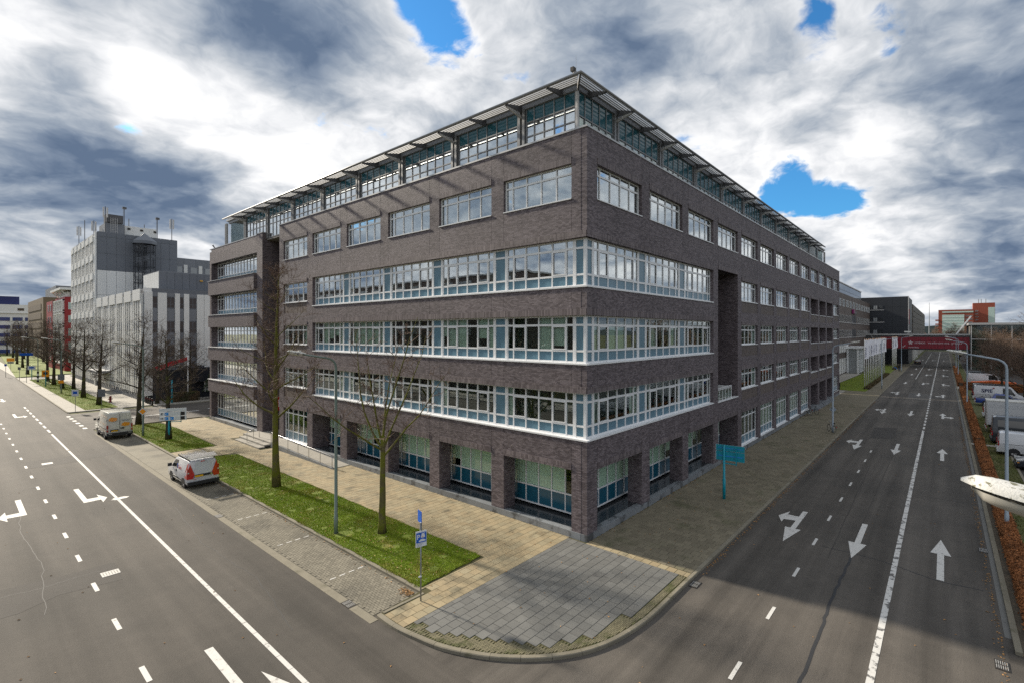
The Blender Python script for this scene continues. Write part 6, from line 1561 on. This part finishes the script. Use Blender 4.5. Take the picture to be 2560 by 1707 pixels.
# -- small white van with red tail corners
cw = paint('van_white', (.66, .67, .69)); cr = paint('van_red', (.52, .01, .012))
v = Veh('panel_van', 'small white panel van with red tail corners and ladder rack parked beside the long verge', 'van', [(.04, .34), (4.28, .30), (4.39, .55), (4.37, .86), (4.12, 1.0), (3.62, 1.12), (2.98, 1.70), (2.62, 1.80), (.42, 1.84), (.16, 1.78), (.03, 1.05)], 1.84, 1.02, .17, cw, (.82, 3.55), .32)
v.side([(2.25, 1.10), (3.42, 1.10), (2.92, 1.60), (2.25, 1.64)], M_VGLASS); v.end((3.60, 1.16), (3.02, 1.67), M_VGLASS, 'windscreen', .14, nrm=(.66, 0, .75))
for sg in (-1, 1):
    MB().slab([(.02, sg*(v.hw(1.7) - .02), 1.72), (.01, sg*.50, .96), (.01, sg*.60, .70), (.02, sg*.93, .70), (.02, sg*.925, 1.02)], (-.02, 0, 0)).build('red_corner', cr, v.o, fix=True)
    v.side([(.06, .72), (.52, .72), (.48, 1.1), (.36, 1.66), (.2, 1.72), (.08, 1.1)], cr, 'red_corner', (sg,))
    v.box('tail_lamp', M_TAIL, -.03, sg*.80, .92, .06, sg*.905, 1.42); v.box('tail_lamp_clear', M_LAMPC, -.034, sg*.81, 1.08, .0, sg*.90, 1.16)
    v.side([(.55, .44), (3.2, .44), (3.2, .52), (.55, .52)], M_VPLAST, 'rub_strip', (sg,)); v.box('door_handle', M_VPLAST, 2.32, sg*.925, .86, 2.42, sg*.95, 1.06); v.box('roof_rail', M_VPLAST, .25, sg*.70, 1.86, 2.75, sg*.74, 1.95)
v.box('rear_bumper', M_VPLAST, -.09, -.90, .30, .10, .90, .50); v.box('handle_strip', M_VPLAST, -.03, -.52, .80, .02, .48, .94); v.plate(.845, -.03, .28); v.box('badge', M_STEEL, -.045, -.50, .82, -.03, -.40, .92)
v.end((.135, 1.72), (.045, 1.06), mat('van_door_panel', (.56, .58, .60), .3, 0, .03, coat=.4), 'door_panel', .34, off=.004, nrm=(-1, 0, .1)); v.box('brake_light', M_TAIL, .10, -.12, 1.74, .16, .12, 1.77); v.mirrors(3.38, 1.18); v.box('headlamp', M_LAMPC, 4.22, .6, .72, 4.36, .88, .9); v.box('headlamp', M_LAMPC, 4.22, -.88, .72, 4.36, -.6, .9)
rk = v.box('roof_rack', M_STEEL, .2, -.66, 1.96, .26, .66, 1.99)
for i in range(6): v.box('rack_bar', M_STEEL, .55 + .36*i, -.7, 1.93, .59 + .36*i, .7, 1.97, rk)
for i in range(4): v.box('rack_rail', M_STEEL, .1, -.6 + .4*i, 1.98, 2.5, -.57 + .4*i, 2.01, rk)
for i in range(7): MB().bar((-.05 + .09*i, -.78, 2.06 + .02*i), (.0 + .09*i, .72, 2.02 + .02*i), .05, .05).build('ladder_bar', M_LOUV, rk)
text_obj('Gom', .34, cr, v.o, (1.95, .925, 1.16), (R(90), 0, R(180)), .004, True); v.box('blue_mark', M_EU, 2.0, .91, 1.16, 2.08, .935, 1.45); text_obj('Gom', .10, cr, v.o, (.02, .58, .62), (R(90), 0, R(-90)), .004)
put(v.o, (-9.0, 24.86, .02), PI/2)
# -- large cream van with orange pattern
cc = paint('van_cream', (.62, .61, .54)); co = paint('van_orange', (.80, .30, .02)); col_ = paint('van_pale_orange', (.68, .42, .22))
v = Veh('delivery_van', 'large cream delivery van with orange printed doors parked beside the small verge', 'van', [(.03, .45), (5.45, .36), (5.58, .72), (5.5, 1.08), (5.12, 1.28), (4.30, 2.15), (3.95, 2.52), (.25, 2.62), (.08, 2.52), (.02, 1.1)], 2.0, 1.25, .16, cc, (1.0, 4.45), .36)
v.side([(3.65, 1.32), (4.85, 1.32), (4.32, 1.95), (3.65, 2.0)], M_VGLASS); v.end((5.08, 1.34), (4.34, 2.12), M_VGLASS, 'windscreen', .14, nrm=(.73, 0, .68)); v.mirrors(4.75, 1.55)
v.side([(.2, 1.02), (4.0, 1.02), (4.0, 1.09), (.2, 1.09)], M_VPLAST, 'rub_strip'); v.side([(1.45, .42), (4.0, .38), (4.0, .62), (1.45, .62)], mat('grey_plastic', (.09, .09, .095), .6), 'lower_cladding')
v.box('rear_bumper', M_VPLAST, -.16, -.98, .40, .12, .98, .66)
for sg in (-1, 1):
    v.box('tail_lamp', M_TAIL, -.03, sg*.86, .78, .05, sg*.985, 1.42); v.box('tail_lamp_clear', M_LAMPC, -.035, sg*.865, .98, .0, sg*.98, 1.06); v.box('hinge', M_VPLAST, -.03, sg*.93, 1.85, .02, sg*.99, 1.98); v.box('bumper_reflector', M_LAMPC, -.175, sg*.62, .56, -.16, sg*.85, .61)
v.box('door_gap', M_VPLAST, .006, -.012, .70, .03, .012, 2.42); v.box('door_handle', M_VPLAST, -.03, -.34, 1.0, .02, -.06, 1.12); v.box('plate_recess', M_VPLAST, .0, .10, .80, .025, .72, .98); v.plate(.84, .0, .42); v.box('brake_light', M_VPLAST, .10, -.18, 2.53, .16, .12, 2.58)
def blob(cx_, cz, s_, seed): r = random.Random(seed); return [(cx_ + s_*math.cos(a)*r.uniform(.65, 1.1), cz + s_*.62*math.sin(a)*r.uniform(.7, 1.1)) for a in [2*PI*k/14 for k in range(14)]]
for cy_, cz, s_ in ((.52, 1.95, .36), (-.42, 1.40, .36)):
    MB().slab([(.005 + (.05 if z > 1.9 else 0), y, z) for y, z in blob(cy_, cz, s_, 3)], (-.025, 0, 0)).build('orange_print', co, v.o, fix=True)
for i in range(4):
    for j, zc in enumerate((2.15, 1.45, .85)): v.side(blob(.7 + .72*i, zc, .17, i + j*5), col_, 'orange_print', (1,), .004, .005)
v.box('grey_script', mat('script_grey', (.25, .28, .33), .5), .0, -.74, 1.78, .022, -.14, 1.84)
put(v.o, (-9.22, 48.75, .02), PI/2)
# -- vehicles in the car park (tails towards the hedge, length along -y)
def panel_van(name, label, pm, L_, H_, W_, x, y, cat='van', glass_side=False, rail=False, stripe=None):
    v = Veh(name, label, cat, [(.03, .34), (L_ - .12, .30), (L_, .7), (L_ - .1, .98), (L_ - .55, 1.12), (L_ - 1.35, H_ - .15), (L_ - 1.7, H_ - .03), (.3, H_), (.1, H_ - .1), (.02, 1.05)], W_, 1.08, .16, pm, (.95, L_ - .95), .33)
    v.side([(L_ - 2.3, 1.15), (L_ - .95, 1.15), (L_ - 1.45, H_ - .3), (L_ - 2.3, H_ - .28)], M_VGLASS); v.end((L_ - .58, 1.17), (L_ - 1.33, H_ - .2), M_VGLASS, 'windscreen', .14, nrm=(.75, 0, .66))
    if glass_side: v.side([(.4, 1.15), (L_ - 2.45, 1.15), (L_ - 2.45, H_ - .3), (.4, H_ - .3)], M_VGLASS)
    v.end((.12, H_ - .2), (.05, 1.15), M_VGLASS, 'rear_window', .2, off=.006, nrm=(-1, 0, .05)); v.side([(.3, 1.02), (L_ - 1.0, 1.02), (L_ - 1.0, 1.05), (.3, 1.05)], M_VPLAST, 'body_crease', off=.003, th=.004)
    for sg in (-1, 1): v.box('tail_lamp', M_TAIL, -.03, sg*(v.W - .12), .85, .06, sg*(v.W + .002), 1.25); v.box('tail_lamp_clear', M_LAMPC, -.034, sg*(v.W - .11), 1.0, .0, sg*(v.W + .004), 1.08)
    v.box('rear_bumper', M_VPLAST if pm is not cw else pm, -.10, -v.W + .03, .34, .1, v.W - .03, .58); v.plate(.72); v.mirrors(L_ - 1.05, 1.2)
    if rail:
        for sg in (-1, 1): v.box('roof_rail', M_VPLAST, .3, sg*(v.W - .26), H_, L_ - 1.8, sg*(v.W - .22), H_ + .08)
    put(v.o, (x, y, .01), -PI/2); return v
cdk = paint('van_charcoal', (.03, .036, .045)); cbl = paint('pickup_blue', (.012, .05, .28)); cnv = paint('car_navy', (.02, .026, .04)); csv = paint('car_silver', (.35, .37, .40))
panel_van('panel_van', 'white panel van parked next to the dark van in the car park', cw, 4.95, 1.96, 1.92, 37.6, -17.05)
panel_van('panel_van', 'dark charcoal high-roof van between the white van and the box truck', cdk, 5.9, 2.6, 2.0, 43.0, -16.95, glass_side=True)
v = panel_van('panel_van', 'white van with dark company lettering beside the blue pickup', cw, 5.6, 2.35, 1.95, 81.6, -17.0, rail=True)
text_obj('SPIE', .75, M_INK, v.o, (.9, -v.W - .004, 1.32), (R(90), 0, 0), .004, True); v.box('red_dot', M_TAIL, 2.2, -v.W - .012, 1.95, 2.36, -v.W + .1, 2.1)
panel_van('panel_van', 'black van just behind the lettered white van', cdk, 5.2, 2.2, 1.95, 86.2, -17.0)
panel_van('panel_van', 'white van beyond the brown hedge gap with orange sheet beside it', cw, 5.4, 2.3, 2.0, 112.0, -17.2, rail=True)
panel_van('panel_van', 'dark van behind the farthest white van', cdk, 5.4, 2.3, 2.0, 118.5, -17.2)
panel_van('panel_van', 'low white van hidden between the box truck and the blue pickup', cw, 4.6, 1.85, 1.85, 60.8, -17.2)
tp = root('orange_sheet', (108.8, -19, .0), 'bright orange tarpaulin draped over a low trailer by the hedge gap', 'tarpaulin', world=True)
tb = MB().slab([(107.6, -17.6, .0), (107.6, -24, .0), (107.6, -24, .95), (107.6, -21, 1.15), (107.6, -17.6, .75)], (2.2, 0, 0)).build('cover', mat('tarp_orange', (.75, .13, .01), .5, 0, .15, 2), tp, fix=True)
for q in (-19.0, -22.5): MB().tube([(107.5, q, .3), (109.9, q, .3)], .3, 12).build('wheel', M_TYRE, tp)
# box truck
bt = root('box_truck', (0, 0, 0), 'white box truck with corrugated body parked in the car park', 'truck'); cbx = mat('box_body_white', (.58, .59, .60), .5, 0, .05)
MB().box(0, -1.15, .95, 5.6, 1.15, 3.35).build('cargo_box', cbx, bt)
for i in range(8): MB().box(.04, 1.15, 1.05 + .06*i if i < 4 else 2.75 + .09*(i-4), 5.56, 1.165, 1.08 + .06*i if i < 4 else 2.79 + .09*(i-4)).build('corrugation', cbx, bt); MB().box(.04, -1.165, 1.05 + .06*i if i < 4 else 2.75 + .09*(i-4), 5.56, -1.15, 1.08 + .06*i if i < 4 else 2.79 + .09*(i-4)).build('corrugation', cbx, bt)
MB().box(-.03, -1.17, 3.35, 5.63, 1.17, 3.43).build('roof_trim', M_HEADW, bt); MB().box(-.02, -1.18, .9, .08, 1.18, 3.35).build('rear_frame', M_LOUV, bt); MB().box(.2, -.45, .55, 7.2, .45, .95).build('chassis', M_VPLAST, bt)
cabv = MB().slab([(5.75, -1.0, .55), (7.3, -1.0, .55), (7.35, -1.0, 1.3), (6.95, -1.0, 2.25), (5.75, -1.0, 2.3)], (0, 2.0, 0)).build('cab', cw, bt, fix=True); MB().slab([(7.38, -.9, 1.35), (7.38, .9, 1.35), (7.0, .9, 2.15), (7.0, -.9, 2.15)], (.02, 0, .01)).build('windscreen', M_VGLASS, cabv, fix=True)
for x in (1.3, 6.6):
    for sg in (-1, 1):
        t = MB().tube([(x, sg*.75, .42), (x, sg*1.05, .42)], .42, 18).build('wheel', M_TYRE, bt); MB().tube([(x, sg*1.04, .42), (x, sg*1.07, .42)], .24, 14).build('rim', M_RIM, t)
for sg in (-1, 1): MB().box(-.05, sg*.8, .6, .02, sg*1.1, .75).build('tail_lamp', M_TAIL, bt)
MB().box(-.08, -1.1, .5, .0, 1.1, .6).build('rear_bumper', M_LOUV, bt)
put(bt, (49.4, -16.9, .02), -PI/2)
# pickup
v = Veh('pickup_truck', 'blue pickup truck with silver roll bar beside the lettered white van', 'pickup', [(.03, .45), (5.15, .42), (5.28, .75), (5.2, 1.05), (4.1, 1.15), (3.45, 1.72), (2.1, 1.78), (1.75, 1.12), (.05, 1.12)], 1.86, 1.1, .22, cbl, (1.1, 4.3), .38)
v.side([(2.1, 1.17), (3.95, 1.17), (3.4, 1.62), (2.2, 1.66)], M_VGLASS); v.end((4.05, 1.2), (3.5, 1.68), M_VGLASS, 'windscreen', .16, nrm=(.7, 0, .7)); v.box('load_bed', M_VPLAST, .12, -.78, 1.115, 1.65, .78, 1.13)
for sg in (-1, 1): MB().bar((1.7, sg*.72, 1.12), (1.5, sg*.68, 1.62), .06, .06).build('roll_bar', M_STEEL, v.o); MB().bar((1.5, sg*.68, 1.62), (.6, sg*.74, 1.14), .06, .06).build('roll_bar', M_STEEL, v.o); v.box('tail_lamp', M_TAIL, -.02, sg*.8, .85, .05, sg*.935, 1.1)
v.box('rear_bumper', M_STEEL, -.1, -.88, .5, .06, .88, .66); v.plate(.8); v.mirrors(3.9, 1.25); put(v.o, (74.2, -16.95, .02), -PI/2)
def hatch(name, label, pm, L_, x, y, rz, H_=1.46, W_=1.72):
    v = Veh(name, label, 'car', [(.05, .30), (L_ - .1, .26), (L_, .5), (L_ - .05, .68), (L_ - .75, .88), (L_ - 1.05, .95), (L_ - 1.75, H_ - .06), (L_ - 2.2, H_), (.9, H_ - .03), (.3, 1.0), (.02, .85)], W_, .90, .24, pm, (.75, L_ - .78), .30)
    v.side([(.75, .98), (L_ - 1.25, .98), (L_ - 1.85, H_ - .12), (1.05, H_ - .14)], M_VGLASS); v.end((L_ - 1.08, .99), (L_ - 1.72, H_ - .1), M_VGLASS, 'windscreen', .18, nrm=(.6, 0, .8)); v.end((.85, H_ - .1), (.34, 1.04), M_VGLASS, 'rear_window', .2, nrm=(-.6, 0, .8))
    for sg in (-1, 1): v.box('headlamp', M_LAMPC, L_ - .4, sg*.55, .6, L_ - .02, sg*(v.W - .02), .78); v.box('tail_lamp', M_TAIL, -.02, sg*.55, .72, .14, sg*(v.W - .01), .95); v.box('indicator', M_SGNY, L_ - .2, sg*(v.W - .02), .55, L_ - .08, sg*(v.W + .005), .6)
    v.box('front_bumper', M_VPLAST, L_ - .1, -v.W + .06, .26, L_ + .03, v.W - .06, .42); v.box('rear_bumper', M_VPLAST, -.05, -v.W + .06, .28, .1, v.W - .06, .45); v.plate(.6); v.mirrors(L_ - 1.35, 1.0); put(v.o, (x, y, .01), rz); return v
hatch('parked_car', 'small dark car with bright headlamp facing the hedge beside the white van', cnv, 3.9, 32.4, -21.6, PI/2)
hatch('parked_car', 'silver car parked deeper in the car park by the corner', csv, 4.1, 13.0, -26, PI/2); hatch('parked_car', 'silver car in the second car park row', csv, 4.2, 20, -27, PI/2)
panel_van('panel_van', 'white van in the second row of the car park', cw, 4.9, 1.95, 1.92, 6.5, -22, glass_side=True)
hatch('parked_car', 'black car with an open door stopped at the kerb under the footbridge', cnv, 4.3, 184.2, -6.7, 0)
# ================================================================== bicycles
M_BKF = mat('bike_black', (.015, .015, .016), .35, .2, .05); M_BKS = mat('bike_silver', (.45, .46, .48), .3, .6, .05)
def bicycle(label, loc, rz, fm=M_BKF, lean=.12):
    o = root('bicycle', loc, label, 'bicycle'); o.rotation_euler = (lean, 0, rz)
    for x in (0, 1.08):
        w = MB().tube([(x + .34*math.cos(2*PI*k/20), 0, .35 + .34*math.sin(2*PI*k/20)) for k in range(21)], .022, 6, False).build('wheel', M_TYRE, o, True)
        for k in range(8): a = 2*PI*k/8; MB().tube([(x, 0, .35), (x + .33*math.cos(a), 0, .35 + .33*math.sin(a))], .004, 3).build('spoke', M_BKS, w)
    for a, b in (((0, 0, .35), (.42, 0, .32)), ((.42, 0, .32), (.28, 0, .82)), ((0, 0, .35), (.3, 0, .75)), ((.42, 0, .32), (.92, 0, .72)), ((.3, 0, .7), (.88, 0, .84)), ((1.08, 0, .35), (.86, 0, .98))): MB().tube([a, b], .018, 6).build('frame_tube', fm, o)
    MB().tube([(.78, -.28, 1.02), (.86, -.12, 1.05), (.86, .12, 1.05), (.78, .28, 1.02)], .014, 6).build('handlebar', M_BKS, o); MB().tube([(.28, 0, .82), (.26, 0, .92)], .014, 5).build('seat_post', M_BKS, o); MB().tube([(.12, 0, .93), (.28, 0, .94), (.40, 0, .93)], [.08, .06, .02], 6).build('saddle', M_BKF, o)
    MB().box(-.3, -.07, .72, .16, .07, .74).build('carrier', M_BKF, o); MB().tube([(.42, -.08, .32), (.42, .08, .32)], .09, 10).build('crank', M_BKS, o); MB().box(-.38, -.05, .6, -.34, .05, .7).build('rear_light', M_TAIL, o)
    return o
bicycle('black and silver city bicycle leaning at the foot of the lamp post', (38.0, -4.75, .12), R(35), M_BKS)
bicycle('dark bicycle parked against the recess wall of the brick office', (48.3, -.75, .12), R(160)); bicycle('second bicycle with blue tyre parked beside the dark one at the recess', (49.6, -1.1, .12), R(60)); bicycle('bicycle parked on the far verge beside the amber board', (-7.4, 121.0, .12), R(120), M_BKS)
# ================================================================== person
def person(label, loc, rz):
    o = root('person', loc, label, 'person', rz=rz)
    J = dict(pel=(0, 0, .95), ch=(0, .02, 1.32), nk=(0, .02, 1.5), hd=(0, .03, 1.62), ht=(0, .03, 1.74), hl=(.1, 0, .92), kl=(.11, .12, .5), al=(.11, .02, .09), tl=(.11, .17, .05), hr=(-.1, 0, .92), kr=(-.11, .03, .5), ar=(-.11, -.16, .12), tr=(-.11, -.02, .05), sl=(.2, .02, 1.43), el=(.25, -.04, 1.15), wl=(.24, .1, .93), gl=(.24, .16, .84), sr=(-.2, .02, 1.43), er=(-.25, .02, 1.15), wr=(-.25, .14, .95), gr=(-.25, .2, .87))
    rad = dict(pel=.15, ch=.16, nk=.06, hd=.095, ht=.08, hl=.10, kl=.065, al=.05, tl=.045, hr=.10, kr=.065, ar=.05, tr=.045, sl=.075, el=.05, wl=.035, gl=.04, sr=.075, er=.05, wr=.035, gr=.04)
    ks = list(J); E = [('pel', 'ch'), ('ch', 'nk'), ('nk', 'hd'), ('hd', 'ht'), ('pel', 'hl'), ('hl', 'kl'), ('kl', 'al'), ('al', 'tl'), ('pel', 'hr'), ('hr', 'kr'), ('kr', 'ar'), ('ar', 'tr'), ('ch', 'sl'), ('sl', 'el'), ('el', 'wl'), ('wl', 'gl'), ('ch', 'sr'), ('sr', 'er'), ('er', 'wr'), ('wr', 'gr')]
    me = bpy.data.meshes.new('body'); me.from_pydata([J[k] for k in ks], [(ks.index(a), ks.index(b)) for a, b in E], []); me.materials.append(mat('dark_coat', (.02, .022, .03), .8))
    ob = mesh_obj('body', me, None, o); ob.modifiers.new('skin', 'SKIN'); ob.modifiers.new('sub', 'SUBSURF').levels = 1; ob.modifiers['sub'].render_levels = 2
    for i, k in enumerate(ks): me.skin_vertices[0].data[i].radius = (rad[k], rad[k])
    me.skin_vertices[0].data[0].use_root = True
    MB().tube([(0, .03, 1.58), (0, .02, 1.68), (0, .015, 1.77), (0, .01, 1.79)], [.10, .115, .08, .02], 10).build('hair', mat('dark_hair', (.03, .02, .015), .8), o, True)
    for sx in (-1, 1): MB().tube([(sx*.105, .005, .93), (sx*.115, .07, .52), (sx*.115, -.02 + .04*sx, .13)], [.115, .085, .07], 8).build('trouser_leg', mat('blue_jeans', (.03, .06, .13), .8), o, True)
    return o
person('person in dark coat and blue jeans walking on the pavement by the flags', (142.3, -4.2, .12), R(90))
bx_ = root('blue_bag', (150.6, -2.75, .12), 'small bright blue bag lying by the flag planting', 'bag'); MB().tube([(0, 0, 0), (0, 0, .15), (0, 0, .4), (0, 0, .5)], [.4, .5, .35, .1], 8).build('sack', M_CYAN, bx_, True); MB().box(-.1, -.1, .45, .1, .1, .6).build('knot', M_CYAN, bx_)
sc.cycles.use_denoising = False
sc.cycles.sample_clamp_indirect = 4.0; sc.cycles.sample_clamp_direct = 20.0
